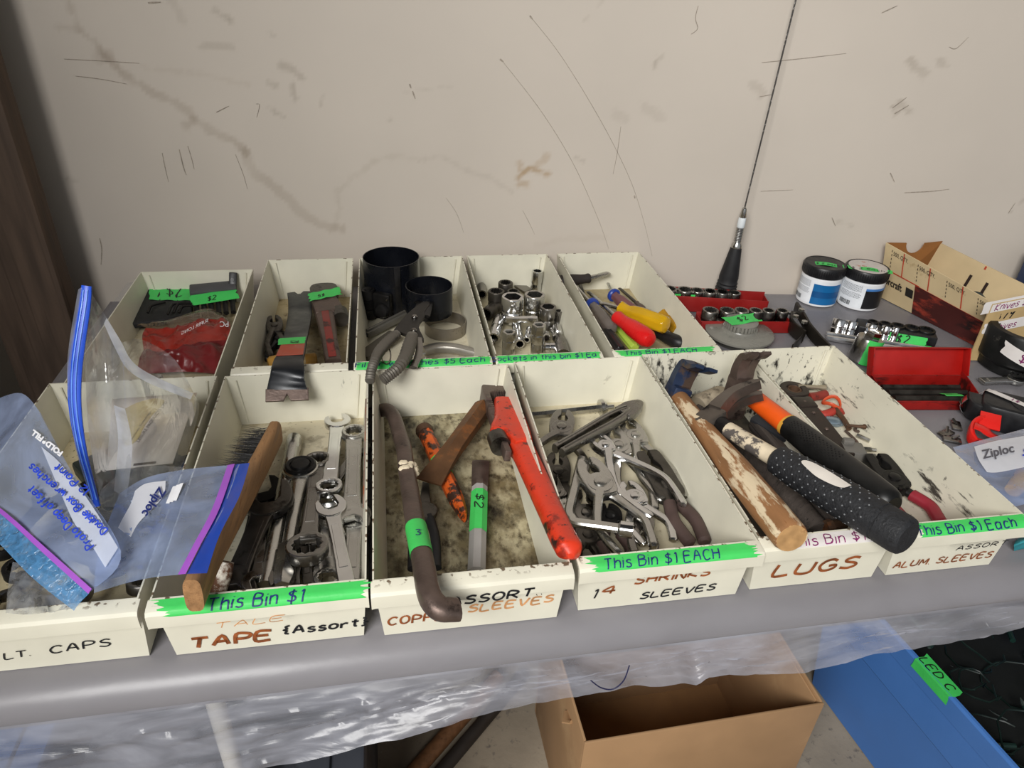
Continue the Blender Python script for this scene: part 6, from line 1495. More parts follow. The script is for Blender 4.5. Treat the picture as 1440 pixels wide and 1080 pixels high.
f = lambda x, y: Vector((.0225+.002*max(0, -y*100), x, .0195+y))
tp = strip(f, L*.35, L*.86, -.015, -.001, TAPE, bh, seed=41, amp=.003); marker('$2', lambda x, y: f(L*.50+x, -.0125+y)+Vector((.0006, 0, 0)), .0105, .0008, BLACKINK, tp, gap=4)
f2 = lambda x, y: Vector((.027+y*.7, x, .006+.0035*math.sin(x*90)-y*.1))
tp = strip(f2, L*.60, L*1.10, 0, .020, TAPE, bh, seed=43, amp=.003); marker('metric sockets', lambda x, y: f2(L*.68+x, .012-y*-.5)+Vector((0, 0, .0006)), .006, .0004, BLACKINK, tp, width=L*.32)
A = P(1216, 513, 0); r = m_at(1216, 500, .01, 16.5); hh = .033
ts = thing('socket', 'chrome socket with square drive top and green price tape near the carton bin corner', 'socket', T(A.x, A.y+r*.7, 0) @ RX(0) @ RY(9))
MB().lathe([(0, .001), (r*.95, .001), (r, .003), (r, hh-.003), (r*.93, hh), (r*.4, hh)], 30).obj('body', SATIN, ts)
b = MB(); b.flat([circ(0, 0, r*.62, 6), [(-r*.28, -r*.28), (r*.28, -r*.28), (r*.28, r*.28), (-r*.28, r*.28)]], hh-.002, hh+.010, .001); b.obj('drive_end', CHROME, ts)
cy2 = lambda x, y, off=.0005: Vector(((r+off)*math.cos(R(-130)+x/r), (r+off)*math.sin(R(-130)+x/r), y))
tp = strip(cy2, 0, r*1.6, .001, hh+.002, TAPE, ts, seed=45, amp=.001); marker('$2', lambda x, y: cy2(r*.5+y, hh*.85-x, .001), .010, .0007, BLACKINK, tp, gap=3)

# spool-like bit disc
c = P(1040, 466, .012); r = m_at(1040, 467, .012, 46)
ds = thing('disc', 'grey translucent round bit case with green $2 tape on its hub', 'disc', T(c.x, c.y, 0))
SMOKE = mat('smoky grey plastic', '86847c', rough=.3, var=.12, vscale=50, trans=.15, spots=[('5f5d56', 40, .62, .1)])
MB().lathe([(0, .010), (r*.55, .0095), (r*.96, .0085), (r, .010), (r, .0125), (r*.97, .0135), (r*.60, .0145), (r*.53, .0165), (r*.50, .019), (0, .019)], 56).obj('flange', SMOKE, ds)
MB().lathe([(0, .0005), (r*.78, .0005), (r*.80, .002), (r*.80, .0095), (0, .0095)], 48).obj('tray', mat('dark tray', '3d3c39', rough=.5), ds)
b = MB()
for i in range(26): a = 360*i/26; b.box(r*.40, r*.47, -.0016, .0016, .018, .027, bev=.0004, M=RZ(a))
b.lathe([(0, .0285), (r*.40, .0285), (r*.475, .0275), (r*.475, .0262), (r*.40, .0262), (r*.40, .019)], 40); b.obj('hub', SMOKE, ds)
b = MB()
for i in range(24): a = 2*PI*i/24; b.lathe([(0, 0), (.0038, 0), (.0038, .003), (0, .003)], 8, M=T(r*.72*math.cos(a), r*.72*math.sin(a), .0035) @ RY(90))
b.obj('bits', GUNMET, ds)
f = lambda x, y: Vector((x*.97-y*.22, x*.22+y*.97, .0291+.0006*math.sin(x*200)))
tp = strip(f, -r*.52, r*.48, -r*.22, r*.30, TAPE, ds, seed=47, amp=.003, skr=.006); marker('$2', lambda x, y: f(-.006+x, -.003+y)+Vector((0, 0, .0006)), .011, .0007, BLACKINK, tp, gap=3)
MB().tube([(r*.42, -r*.08, .0285), (r*.62, -r*.02, .0275)], (.0010), seg=5).obj('tape_scrap', TAPE, ds)

# dark oil-filter strap tool
st_ = thing('strap_tool', 'black folded strap wrench with two bolted arms left of the tubs', 'strap wrench', T(*P(1125, 465, 0))); Mi3 = st_.matrix_world.inverted()
DB = mat('black-brown spring steel', '2f2b26', rough=.35, metal=.6, var=.2, spots=[('6b645a', 60, .66, .06)])
def ribbon(px, h, name, t=.0011, m=DB):
    q = smooth([tuple(Mi3 @ P(*p)) for p in px], 6)
    return MB().tube(q, [(t, h)]*len(q), seg=8, sq=.5).obj(name, m, st_)
ribbon([(1119, 432, .020), (1128, 446, .022), (1137, 462, .020), (1150, 478, .014), (1166, 494, .010)], .0085, 'arm', t=.0022)
ribbon([(1112, 446, .014), (1112, 458, .014), (1122, 468, .013), (1130, 474, .012)], .010, 'arm', t=.0022)
ribbon([(1132, 450, .012), (1131, 464, .011), (1126, 478, .010), (1113, 492, .010)], .0085, 'strap', t=.0008)
for (u, v, z) in ((1119, 446, .026), (1131, 454, .026), (1127, 437, .030)):
    MB().lathe([(0, .004), (.004, .003), (.0045, 0), (0, 0)], 6, M=T(*(Mi3 @ P(u, v, z)))).tube([tuple(Mi3 @ P(u, v, z)), tuple(Mi3 @ P(u, v, z-.012))], .002, seg=8).obj('bolt', SATIN, st_)
ribbon([(1108, 440, .018), (1116, 441, .018), (1122, 440, .018)], .002, 'pin', t=.002, m=SATIN)

# red hinged steel case, open, with dark bars inside
A, B = P(1247, 576, .0), P(1374, 578, .0); 
A = P(1262, 577, 0); B = P(1372, 577, 0); Mc = frame(A, B); L = (B-A).length        # +Y along the front edge, -X away from viewer
rc = thing('steel_case', 'open red steel tool case with lid raised, beside the right front bin', 'case', Mc)
REDC2 = mat('red case enamel', 'a3150f', rough=.4, var=.1, vscale=40, spots=[('4a1512', 22, .60, .12, (4, .5, 2)), ('2a1210', 70, .66, .05)])
y0, y1 = -.012, L+.012; W = .056; H = .014
b = MB(); b.box(-W, 0, y0, y1, .0005, .0015).box(-.001, 0, y0, y1, .0005, H*.9, bev=.0003).box(-W, -W+.001, y0, y1, .0005, H, bev=.0003)
for y in (y0, y1-.001): b.flat([(0, 0), (-W, 0), (-W, H*1.35), (-W*.75, H*1.2), (-.006, H*.55), (0, H*.45)], 0, .001, M=T(0, y+.001, .0005) @ RX(90))
b.obj('tray', mat('worn red case tray', '8a1510', rough=.45, var=.15, vscale=40, spots=[('35100d', 26, .50, .12, (3, .5, 2)), ('1f0e0c', 70, .62, .06)]), rc)
Ml = T(-W, 0, H) @ RY(-24)
b = MB(); b.box(-.001, 0, y0-.001, y1+.001, 0, .034, bev=.0003).box(0, .012, y0-.001, y0, 0, .034, bev=.0002).box(0, .012, y1, y1+.001, 0, .034, bev=.0002).box(0, .012, y0-.001, y1+.001, .033, .034, bev=.0003)
b.obj('lid', REDC2, rc, M=Ml)
for i, (x, ra) in enumerate([(-.012, .0052), (-.026, .0048), (-.040, .0042)]):
    o = put(MB().tube([(0, y0+.012, 0), (0, y1-.010, 0)], ra, seg=6).mesh('bar', DARKST), 'hex_bar', ['front dark hex bar in the red case', 'middle dark hex bar in the red case', 'rear dark hex bar in the red case'][i], 'bar', Mc @ T(x, 0, .0016+ra))
    if i == 0:
        f = lambda x, y: Vector((-.003+y*.6, x, ra+.0006+.002*math.sin(y*150)))
        tp = strip(f, L*.62, L*.84, -.008, .012, TAPE, o, seed=51, amp=.001); marker('$5', lambda x, y: f(L*.66+x, -.002+y)+Vector((0, 0, .0006)), .006, .0004, BLACKINK, tp)

# tape measure, red clip
A, B = P(1368, 600, .0), P(1490, 632, .0); Mt = frame(A, B); L = (B-A).length
tm = thing('tape_measure', 'black tape measure with white $1 tape at the right frame edge', 'tape measure', Mt)
b = MB(); b.flat(smooth([(-.004, .002), (-.012, .0), (-.038, .004), (-.044, .012), (-.046, .075), (-.040, .082), (-.006, .082), (.0, .075), (.0, .010)], 4), .0005, .030, .004); b.obj('body', BLACKP, tm)
MB().flat(circ(-.023, .046, .018, 30), .029, .0310, .0008).obj('side_boss', BLACKR, tm)
MB().flat(smooth([(-.034, -.012), (-.010, -.010), (-.005, .004), (-.034, .004)], 3), .004, .026, .003).obj('mouth', BLACKP, tm)
MB().tube(smooth([(-.020, -.012, .006), (-.020, -.017, .014), (-.020, -.013, .024)], 5), [(.006, .0008)]*11, seg=8).obj('hook', CHROME, tm)
f = lambda x, y: Vector((-.042+x*.40+y*.6, .004+x*.85-y*.3, .0316 if x > .004 else .0316-.006*(.004-x)/.004))
tp = strip(f, -.004, .085, 0, .013, WTAPE, tm, seed=55, amp=.001); marker('1$', lambda x, y: f(.030+x, .003+y)+Vector((0, 0, .0005)), .0075, .0005, MAROON, tp, gap=4)
rc2 = thing('red_clip', 'red plastic clip with square plate in front of the tape measure', 'clip', T(*P(1372, 612, 0))); Mi4 = rc2.matrix_world.inverted()
RP2 = mat('bright red plastic', 'd8251f', rough=.3, var=.05)
Mq = Mi4 @ frame(P(1383, 592, .020), P(1403, 597, .020), up=(0, -.5, .8))
MB().box(-.012, .008, -.004, .016, -.0012, .0012, bev=.0005, M=Mq).obj('plate', RP2, rc2)
b = MB(); q = smooth([tuple(Mi4 @ P(*p)) for p in [(1389, 590, .018), (1376, 592, .018), (1367, 600, .014), (1365, 612, .010), (1370, 622, .006)]], 5)
b.tube(q, [(.003, .006)]*len(q), seg=10, sq=.3)
q = smooth([tuple(Mi4 @ P(*p)) for p in [(1370, 598, .020), (1382, 603, .019), (1393, 611, .016), (1406, 618, .010)]], 5); b.tube(q, [(.0065, .002)]*len(q), seg=10, sq=.3)
q = smooth([tuple(Mi4 @ P(*p)) for p in [(1368, 618, .005), (1380, 622, .004), (1394, 624, .004), (1404, 621, .005)]], 5); b.tube(q, [(.003, .0035)]*len(q), seg=10, sq=.3)
b.obj('hook', RP2, rc2)
# little fittings on the plastic
for i, (u, v, a) in enumerate([(1330, 611, 20), (1344, 600, 60), (1338, 620, -30)]):
    c = P(u, v, .001)
    put(MB().box(-.009, .009, -.005, .005, 0, .003, bev=.001).tube([(0, 0, .003), (.006, .004, .006)], .0015, seg=8).mesh('clip', STEEL), 'metal_clip', ['small steel clip against the right bin wall', 'small steel clip pointing at the red case', 'small steel clip nearest the zip bag'][i], 'clip', T(*c) @ RZ(a))
ct2 = MB(); loft(ct2, [[P(1426, 775, .001), P(1440, 772, .001), P(1460, 772, .001)], [P(1426, 766, .012), P(1442, 760, .018), P(1465, 760, .016)], [P(1428, 760, .002), P(1444, 752, .002), P(1468, 752, .002)]], amp=.003, fr=90)
put(ct2.mesh('cloth', mat('teal cloth', '2f8a94', rough=.7, var=.2), 60), 'teal_cloth', 'scrap of teal cloth behind the right front bin corner', 'cloth', _I)
MB().tube(smooth([tuple(P(*p)) for p in [(1208, 517, .004), (1216, 524, .006), (1224, 530, .004), (1232, 536, .003)]], 4), [(.003, .003)]*13, seg=8)

# ------------------------------------------------------------------ zip bags in the leftmost front bin and at the right
BAGF = film('clear bag film', 'eef1f8', .16, rough=.10, bump=.6, bscale=32, spec=1.1, milky=.5, var=.7)
BAGW = film('hazy bag film', 'e8ecf6', .45, rough=.16, bump=.35, bscale=30, spec=.6, milky=.4, var=.3)
BAGB = film('bluish bag film', 'bacdf8', .42, rough=.12, bump=.45, bscale=20, spec=1.1, milky=.35, var=.5, tint=(.80, .88, 1.0))
ZIPB = mat('blue zip strip', '1f4fc8', rough=.3, var=.12, vscale=30); ZIPP = mat('pink zip line', '9c55bc', rough=.35, var=.1)
BLUEBAND = film('printed blue band', '2450c0', .88, rough=.2, bump=.3, bscale=30, spec=.5, milky=.3, var=.12)
GRIDBAND = film('blue grip band', '5fa0d8', .68, rough=.2, bump=.6, bscale=220, spec=.6, milky=.3, var=.35)
LABEL = film('white write-on patch', 'f1f2f8', .86, rough=.3, bump=.1, bscale=30, spec=.3, milky=.2, var=.05)
def px_loft(root, rows, m, name, amp=.003, fr=45, seed=0, nu=7, nv=7):
    Mi = root.matrix_world.inverted(); b = MB()
    loft(b, [[tuple(Mi @ p) for p in r] for r in rows], nu, nv, amp, fr, seed)
    return b.obj(name, m, root, sharp=75, recalc=False)
def rows_px(rows, zf): return [[P(u, v, zf(u, v)) for u, v in r] for r in rows]

# tools lying in that bin under the bags
GA = 'tools under the zip bags'
wrench('ring spanner end standing at the front lip under the zip bags', (232, 790), .018, (202, 822), .030, ('none', 0), ('box', .0115), .0055, .006, STEEL)
wrench('dark spanner lying under the middle of the zip bags', (215, 660), .010, (150, 770), .012, ('open', .014), ('box', .013), .0065, .007, DARKST)
wrench('steel spanner at the left wall under the bluish bag', (10, 850), .014, (60, 790), .012, ('box', .013), ('open', .013), .0065, .007, STEEL)
wrench('second dark spanner under the zip bags near the right wall', (222, 770), .010, (262, 640), .010, ('box', .012), ('open', .014), .0065, .007, GUNMET)
wrench('offset ring spanner in the front left corner', (40, 858), .016, (105, 835), .018, ('box', .012), ('box', .012), .006, .007, STEEL)
A, B = P(196, 690, .010), P(150, 640, .010)
put(MB().box(-.03, .03, 0, (B-A).length, -.008, .008, bev=.003).mesh('box', mat('dark green case', '1f2a28', rough=.5)), 'dark_case', 'small dark case under the upright bag', 'case', frame(A, B))

for i, (a, za, b_, zb_, w_) in enumerate([((30, 800), .030, (95, 745), .026, .012), ((70, 770), .034, (150, 790), .030, .011), ((120, 720), .024, (200, 745), .026, .012), ((5, 770), .026, (70, 700), .022, .012), ((160, 795), .030, (235, 745), .020, .011), ((130, 690), .016, (225, 690), .016, .013)]):
    wrench(['dark spanner crossing under the handwritten bag, nearest the lip', 'grey spanner crosswise under the handwritten bag', 'dark spanner in the middle under both bags', 'dark spanner at the left wall under the handwritten bag', 'grey spanner under the blue-banded bag near the lip', 'dark spanner under the foot of the upright bag'][i], a, za, b_, zb_, ('box', w_), ('open', w_+.001), .0062, .007, [GUNMET, STEEL, DARKST, GUNMET, STEEL, GUNMET][i])
# --- upright bag with the blue zip, holding a stained card
ba = thing('zip_bag', 'tall upright zip bag with blue zip strip, standing in the leftmost front bin', 'zip bag', T(*P(190, 640, .02)))
def ya(v): return .150 - (v-400)*.00022
zs = [(122, 402), (119, 430), (111, 480), (106, 520), (105, 560), (109, 600), (117, 640), (127, 675), (137, 712)]
zp = [PY(u, v, ya(v)) for u, v in zs]
Mi = ba.matrix_world.inverted()
q = [Mi @ Vector(p) for p in smooth([tuple(p) for p in zp], 6)]
zn = len(q); MB().tube(q, [(.0022+.0032*math.sin(PI*min(1, i/zn+.15))*.75, .0014) for i in range(zn)], seg=10, up=(0, -1, .4), sq=.4).obj('zip_strip', ZIPB, ba)
for off in (-.0012, .0014): MB().tube([p+Vector((off, -.0014, .001)) for p in q[2:-2]], .0005, seg=6).obj('zip_ridge', mat('zip highlight', '6f9cf2', rough=.25), ba)
flap = [[PY(u-4, v, ya(v)) for u, v in zs], [PY(u-l, v+5, ya(v)-.004) for (u, v), l in zip(zs, (12, 14, 14, 12, 8, 7, 7, 6, 5))]]
px_loft(ba, flap, BAGW, 'bag_flap', 0, nu=3, nv=4)
C1 = [(122, 402), (108, 520), (112, 620), (137, 712)]; C2 = [(150, 447), (148, 520), (158, 620), (176, 712)]; C3 = [(186, 510), (196, 570), (196, 640), (205, 700)]; C4 = [(272, 553), (280, 575), (262, 640), (236, 690)]
Y2 = lambda u, v: .045+max(0, (520-v))*.0004
rows = [[PY(u, v, ya(v)) for u, v in C1], [PY(u, v, ya(v)+.018) for u, v in C2], [PY(u, v, .125-(v-510)*.0001) for u, v in C3], [P(u, v, .058-(v-553)*.0002) for u, v in C4]]
px_loft(ba, rows, BAGF, 'bag_front', .004, 40, 3)
rows = [[PY(u, v, ya(v)+.006) for u, v in [(124, 410), (120, 500), (124, 600), (140, 700)]], [PY(u, v, .165) for u, v in [(155, 480), (150, 530), (150, 580), (160, 640)]], [PY(u, v, .21) for u, v in [(197, 477), (205, 510), (210, 550), (215, 590)]], [PY(u, v, .225) for u, v in [(245, 505), (250, 530), (255, 555), (258, 580)]], [PY(u, v, .20) for u, v in [(275, 558), (276, 566), (275, 580), (268, 600)]]]
px_loft(ba, rows, BAGF, 'bag_back', .004, 45, 5)
fold = [[PY(u, v, .118) for u, v in [(150, 447), (170, 480), (186, 508), (215, 528), (272, 553)]], [PY(u, v, .122) for u, v in [(146, 455), (163, 492), (180, 520), (212, 540), (268, 562)]]]
px_loft(ba, fold, BAGW, 'bag_fold', .0015, 60, 2, 5, 3)
hangp = [[PY(u, v, .112) for u, v in [(160, 570), (166, 620), (160, 690)]], [PY(u, v, .108) for u, v in [(176, 575), (186, 630), (178, 700)]]]
px_loft(ba, hangp, BAGW, 'bag_fold', .001, 60, 3, 5, 4)
# the card inside
cd = thing('card', 'stained cream business card inside the upright zip bag', 'card', T(*P(215, 610, .03))); Mi5 = cd.matrix_world.inverted()
ca_, cb_, cc_, cd_ = P(158, 562, .056), P(277, 553, .056), P(243, 652, .036), P(150, 662, .036)
cardf = lambda s, t, off=0: Mi5 @ (ca_.lerp(cb_, s).lerp(cd_.lerp(cc_, s), t) + Vector((0, -.3, 1))*off)
b = MB(); 
for off in (0,): 
    V = [[b.bm.verts.new(cardf(i/6, j/6, off)) for j in range(7)] for i in range(7)]
    for i in range(6):
        for j in range(6): b.bm.faces.new((V[i][j], V[i+1][j], V[i+1][j+1], V[i][j+1]))
o = b.obj('card_sheet', mat('cream card', 'efe2d2', rough=.7, var=.05, vscale=20), cd, recalc=False)
sm_ = o.modifiers.new('thick', 'SOLIDIFY'); sm_.thickness = .0008
b = MB(); ol = [(.10, .22), (.24, .12), (.40, .06), (.55, .05), (.64, .12), (.52, .30), (.44, .48), (.40, .62), (.30, .70), (.20, .66), (.14, .40)]
b.bm.faces.new([b.bm.verts.new(cardf(s, t, .0012)) for s, t in smooth(ol, 3)]); b.obj('water_stain', mat('yellow stain', 'd9c389', rough=.7, var=.12, vscale=40), cd, recalc=False)
sl = lambda s0, t0, dx, dy, k: (lambda x, y: cardf(s0+(x*dx[0]+y*dy[0])*k, t0+(x*dx[1]+y*dy[1])*k, .0018))
CPR = mat('grey card print', '5a4d42', rough=.7)
printed('LEISURE PRODUCTS LTD', sl(.42, .68, (.42, -.9), (-.8, -.35), 9.0), .0078, CPR, cd, sx=.80)
printed('Central Camera   Distribution Since', sl(.31, .66, (.42, -.9), (-.8, -.35), 9.0), .0046, CPR, cd, sx=.75)
b = MB(); b.bm.faces.new([b.bm.verts.new(cardf(s, t, .0012)) for s, t in ((.40, .955), (.74, .955), (.74, .985), (.40, .985))]); b.obj('printed_bar', CPR, cd, recalc=False)
kb = P(230, 520, .065); 
MBk = MB().lathe([(0, 0), (.0026, 0), (.0026, .030), (.0048, .032), (.0055, .036), (.0042, .040), (0, .041)], 14)
put(MBk.mesh('stud', SATIN), 'ball_stud', 'bright ball-ended stud standing inside the upright bag', 'stud', T(.0135*0+P(233, 575, .012).x, P(233, 575, .012).y, .012))

# --- big bluish bag with handwriting at the left edge
zb = lambda u, v: .070 + (845-v)*.00022 + .010*math.sin((u+60)/150)
bb_ = thing('zip_bag', 'bluish zip bag with blue handwriting at the left frame edge', 'zip bag', T(*P(60, 760, .05)))
g1 = [[(-70, 585), (-15, 565), (30, 553), (58, 582)], [(-70, 640), (0, 628), (55, 632), (100, 662)], [(-70, 640+30), (8, 690), (75, 712), (146, 738)], [(-70, 662), (0, 718), (64, 774), (126, 829)]]
g1[3] = [(-70, 668), (0, 719), (64, 776), (128, 832)]; g1[2] = [(-70, 655), (4, 690), (85, 735), (170, 775)]
px_loft(bb_, rows_px(g1, zb), BAGB, 'bag_film', .003, 35, 4)
px_loft(bb_, rows_px([[(-70, 664), (0, 714), (65, 771), (129, 828)], [(-70, 672), (0, 722), (62, 779), (124, 835)]], lambda u, v: zb(u, v)+.0022), ZIPP, 'zip_line', 0, nu=8, nv=2)
px_loft(bb_, rows_px([[(-70, 672), (0, 722), (62, 779), (126, 834)], [(-70, 690), (0, 742), (55, 798), (112, 848)], [(-72, 706), (-8, 758), (45, 812), (104, 859)]], lambda u, v: zb(u, v)-.002), GRIDBAND, 'grip_band', .0015, 60, 3)
px_loft(bb_, rows_px([[(58, 628), (88, 655), (130, 712), (166, 770)], [(84, 690), (104, 735), (118, 750), (148, 798)]], lambda u, v: zb(u, v)+.0016), film('pale write-on patch', 'e6ecfa', .62, rough=.25, bump=.1, bscale=30, spec=.4, milky=.2, var=.1), 'write_on_patch', 0, nu=6, nv=4)
Mi6 = bb_.matrix_world.inverted()
def pxtext(root, text, u0, v0, u1, v1, hpx, w, m, zf, off=.0030, pr=False, sgn=1):
    L = math.hypot(u1-u0, v1-v0); dx, dy = (u1-u0)/L, (v1-v0)/L; k = 1000.0; Mi = root.matrix_world.inverted()
    def f(x, y):
        u = u0 + (x*dx + y*dy*sgn)*k; v = v0 + (x*dy - y*dx*sgn)*k
        return Mi @ P(u, v, zf(u, v)+off)
    if pr:
        return printed(text, f, hpx/1000*1.35, m, root, bold=w)
    return marker(text, f, hpx/1000, w, m, root, width=L/1000)
pxtext(bb_, 'Proto Deep offset', 132, 766, 46, 683, 12, .0011, BLUEINK, zb)
pxtext(bb_, 'Double Box wrenches', 152, 744, 46, 652, 11, .0011, BLUEINK, zb)
pxtext(bb_, '12 Point', 128, 690, 82, 652, 11, .0011, BLUEINK, zb)
pxtext(bb_, 'FOLD&FILL', 89, 636, 55, 610, 8, .0006, WHITEINK, zb, pr=True)
# --- smaller bag lying towards the brush, dark blue band
zc = lambda u, v: .094 - .010*max(0, min(1, (215-u)/90)) + .004*math.sin(u/40)
bc = thing('zip_bag', 'zip bag with broad dark blue band lying across the brush handle', 'zip bag', T(*P(240, 740, .06)))
px_loft(bc, rows_px([[(168, 694), (205, 672), (262, 660), (337, 653)], [(150, 740), (195, 728), (250, 724), (312, 720)], [(136, 790), (190, 782), (235, 776), (282, 768)], [(132, 834), (178, 820), (215, 812), (254, 808)]], zc), BAGB, 'bag_film', .002, 40, 6)
px_loft(bc, rows_px([[(320, 654), (330, 652)], [(298, 716), (309, 714)], [(272, 766), (283, 764)], [(250, 808), (261, 807)]], lambda u, v: zc(u, v)+.0016), ZIPP, 'zip_line', 0, nu=3, nv=6)
px_loft(bc, rows_px([[(329, 653), (351, 651)], [(309, 712), (337, 697)], [(284, 764), (309, 752)], [(262, 807), (291, 806)]], zc), BLUEBAND, 'blue_band', .001, 60, 3)
px_loft(bc, rows_px([[(190, 690), (205, 680), (233, 676)], [(184, 708), (200, 700), (228, 700)], [(172, 730), (186, 728), (196, 734)], [(166, 742), (176, 750), (184, 755)]], lambda u, v: zc(u, v)+.0018), LABEL, 'label_patch', 0)
pxtext(bc, 'Ziploc', 224, 684, 196, 726, 13, .0005, NAVY, lambda u, v: zc(u, v), pr=True, off=.0034)
pxtext(bc, 'Home', 262, 678, 248, 702, 8, .0004, WHITEINK, lambda u, v: zc(u, v), pr=True, off=.0034) if False else None
for i in range(3): px_loft(bc, rows_px([[(253+5*i*-1, 680+i*2), (258-5*i, 679+i*2)], [(243-5*i, 704+i*2), (248-5*i, 704+i*2)]], lambda u, v: zc(u, v)+.0022), WHITEINK, 'white_print', 0, nu=2, nv=4)
# --- crinkled clear bag at the front lip
zd = lambda u, v: .064 + .006*math.sin(u/18)
bd = thing('zip_bag', 'crinkled clear bag bunched under the handwritten bag at the front lip', 'zip bag', T(*P(60, 830, .05)))
px_loft(bd, rows_px([[(18, 790), (50, 800), (85, 818), (118, 842)], [(12, 820), (45, 826), (78, 838), (108, 850)], [(8, 862), (40, 864), (72, 860), (100, 856)]], zd), film('crinkled film', 'e8ebf0', .30, rough=.08, bump=.9, bscale=70, spec=1.0, milky=.5, var=.6), 'bag_film', .006, 90, 8)
ze = lambda u, v: .050
be = thing('zip_bag', 'clear bag with small Ziploc patch under the upright bag', 'zip bag', T(*P(200, 700, .04)))
px_loft(be, rows_px([[(140, 690), (180, 660), (230, 655), (280, 660)], [(135, 730), (170, 710), (225, 690), (265, 690)], [(130, 790), (160, 780), (215, 760), (250, 750)]], lambda u, v: .052+.004*math.sin(u/12)), film('crumpled clear film', 'e0e4ea', .22, rough=.1, bump=.9, bscale=60, spec=.9, milky=.4, var=.6), 'bag_film', .006, 70, 9)
bgy = MB(); loft(bgy, [[P(238, 690, .010), P(262, 668, .018), P(285, 655, .012)], [P(240, 672, .026), P(262, 652, .034), P(288, 640, .024)], [P(248, 660, .014), P(266, 640, .018), P(290, 628, .012)]], amp=.005, fr=80)
put(bgy.mesh('sack', mat('slate pouch', '4b5160', rough=.5, var=.2), 60), 'pouch', 'slate grey pouch beside the card at the right wall of the bin', 'pouch', _I)

# --- zip bag on the right
zr = lambda u, v: .026 + .010*math.sin(max(0, min(1, (v-600)/110))*PI)
br_ = thing('zip_bag', 'flat zip bag with white Ziploc patch beside the right front bin', 'zip bag', T(*P(1430, 660, .01)))
px_loft(br_, rows_px([[(1340, 629), (1372, 621), (1440, 603), (1530, 578)], [(1352, 650), (1385, 648), (1440, 632), (1535, 620)], [(1376, 680), (1410, 676), (1450, 664), (1540, 660)], [(1420, 715), (1445, 708), (1470, 704), (1545, 700)]], zr), BAGB, 'bag_film', .003, 45, 12)
px_loft(br_, rows_px([[(1370, 628), (1400, 620), (1440, 613), (1500, 600)], [(1376, 646), (1400, 640), (1440, 634), (1500, 622)], [(1388, 664), (1405, 664), (1445, 656), (1500, 645)]], lambda u, v: zr(u, v)+.003), LABEL, 'label_patch', 0)
pxtext(br_, 'Ziploc', 1383, 645, 1428, 635, 13, .0004, mat('slate print', '55555f', rough=.5), lambda u, v: zr(u, v), pr=True, off=.0045)
pxtext(br_, '$', 1438, 642, 1450, 640, 12, .0012, BLUEINK, lambda u, v: zr(u, v), off=.0045)
b = MB(); b.tube([P(1424, 690, .010), P(1444, 668, .012), P(1475, 655, .010)], [(.007, .006), (.010, .008), (.006, .006)], seg=14)
put(b.mesh('part', mat('orange-yellow plastic', 'd99a2e', rough=.45, spots=[('7a4a20', 60, .62, .08)])), 'plastic_part', 'orange-yellow part inside the right zip bag', 'part', _I)
b = MB(); b.box(-.02, .02, -.012, .012, 0, .014, bev=.003)
put(b.mesh('part', mat('dark blue part', '2b3550', rough=.5)), 'dark_part', 'dark blue part inside the right zip bag', 'part', T(*P(1450, 690, .001)))

# ------------------------------------------------------------------ under the table
zt_ = -.42
Fl, Fr = P(822, 1046, zt_), P(1160, 990, zt_); ex = (Fr-Fl).normalized(); wL = (Fr-Fl).length
Bl = P(790, 925, zt_); ey = (Bl-Fl); ey -= ex*ey.dot(ex); ey.normalize(); dL = .22
BOXM = mat('corrugated cardboard', 'a98560', rough=.8, var=.07, vscale=16, spots=[('8a6a46', 60, .68, .1), ('b8966e', 8, .6, .15)])
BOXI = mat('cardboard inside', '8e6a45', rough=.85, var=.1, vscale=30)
M = Matrix((ex, ey, Vector((0, 0, 1)))).transposed().to_4x4(); M.translation = Vector((Fl.x, Fl.y, FLOOR_Z))
cb = thing('cardboard_box', 'open brown cardboard box on the floor under the table', 'box', M); h = zt_-FLOOR_Z; t = .004
for nm, (x0, x1, y0, y1) in {'front_panel': (0, wL, 0, t), 'rear_panel': (0, wL, dL-t, dL), 'side_panel': (0, t, t, dL-t), 'side_panel.001': (wL-t, wL, t, dL-t)}.items():
    MB().box(x0, x1, y0, y1, .001, h, bev=.0015).obj(nm, BOXM, cb)
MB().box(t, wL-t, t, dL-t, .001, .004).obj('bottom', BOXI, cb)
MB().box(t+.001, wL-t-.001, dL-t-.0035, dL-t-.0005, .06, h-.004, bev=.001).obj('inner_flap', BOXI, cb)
MB().box(wL-t-.0035, wL-t-.0005, .01, dL-.03, .06, h-.004, bev=.001).obj('inner_flap', BOXM, cb)
MB().tube([(-.001, .050, h-.030), (-.005, .055, h-.036), (-.001, .072, h-.040)], [(.004, .002), (.008, .003), (.004, .002)], seg=8).obj('torn_flap', BOXM, cb)
A, B = Vector((.150, .265, FLOOR_Z+.02)), P(640, 1020, FLOOR_Z+.025)
A = P(583, 1085, FLOOR_Z+.02); A2 = A - (B-A)*1.0; B2 = B + (B-A)*1.2
put(MB().tube([A2, B2], .013, seg=18).mesh('pole', mat('brown wooden pole', '7a5436', rough=.6, var=.25, stretch=(3, 3, 3), spots=[('4a3020', 30, .6, .1)])), 'wooden_pole', 'brown wooden pole lying on the floor left of the cardboard box', 'pole', _I)
o_ = Vector((.040, -.006, 0)); put(MB().tube([A2+o_, B2+o_], .011, seg=14).mesh('pole', mat('dark pole', '2c2622', rough=.6)), 'dark_pole', 'dark pole lying alongside the brown wooden one', 'pole', _I)

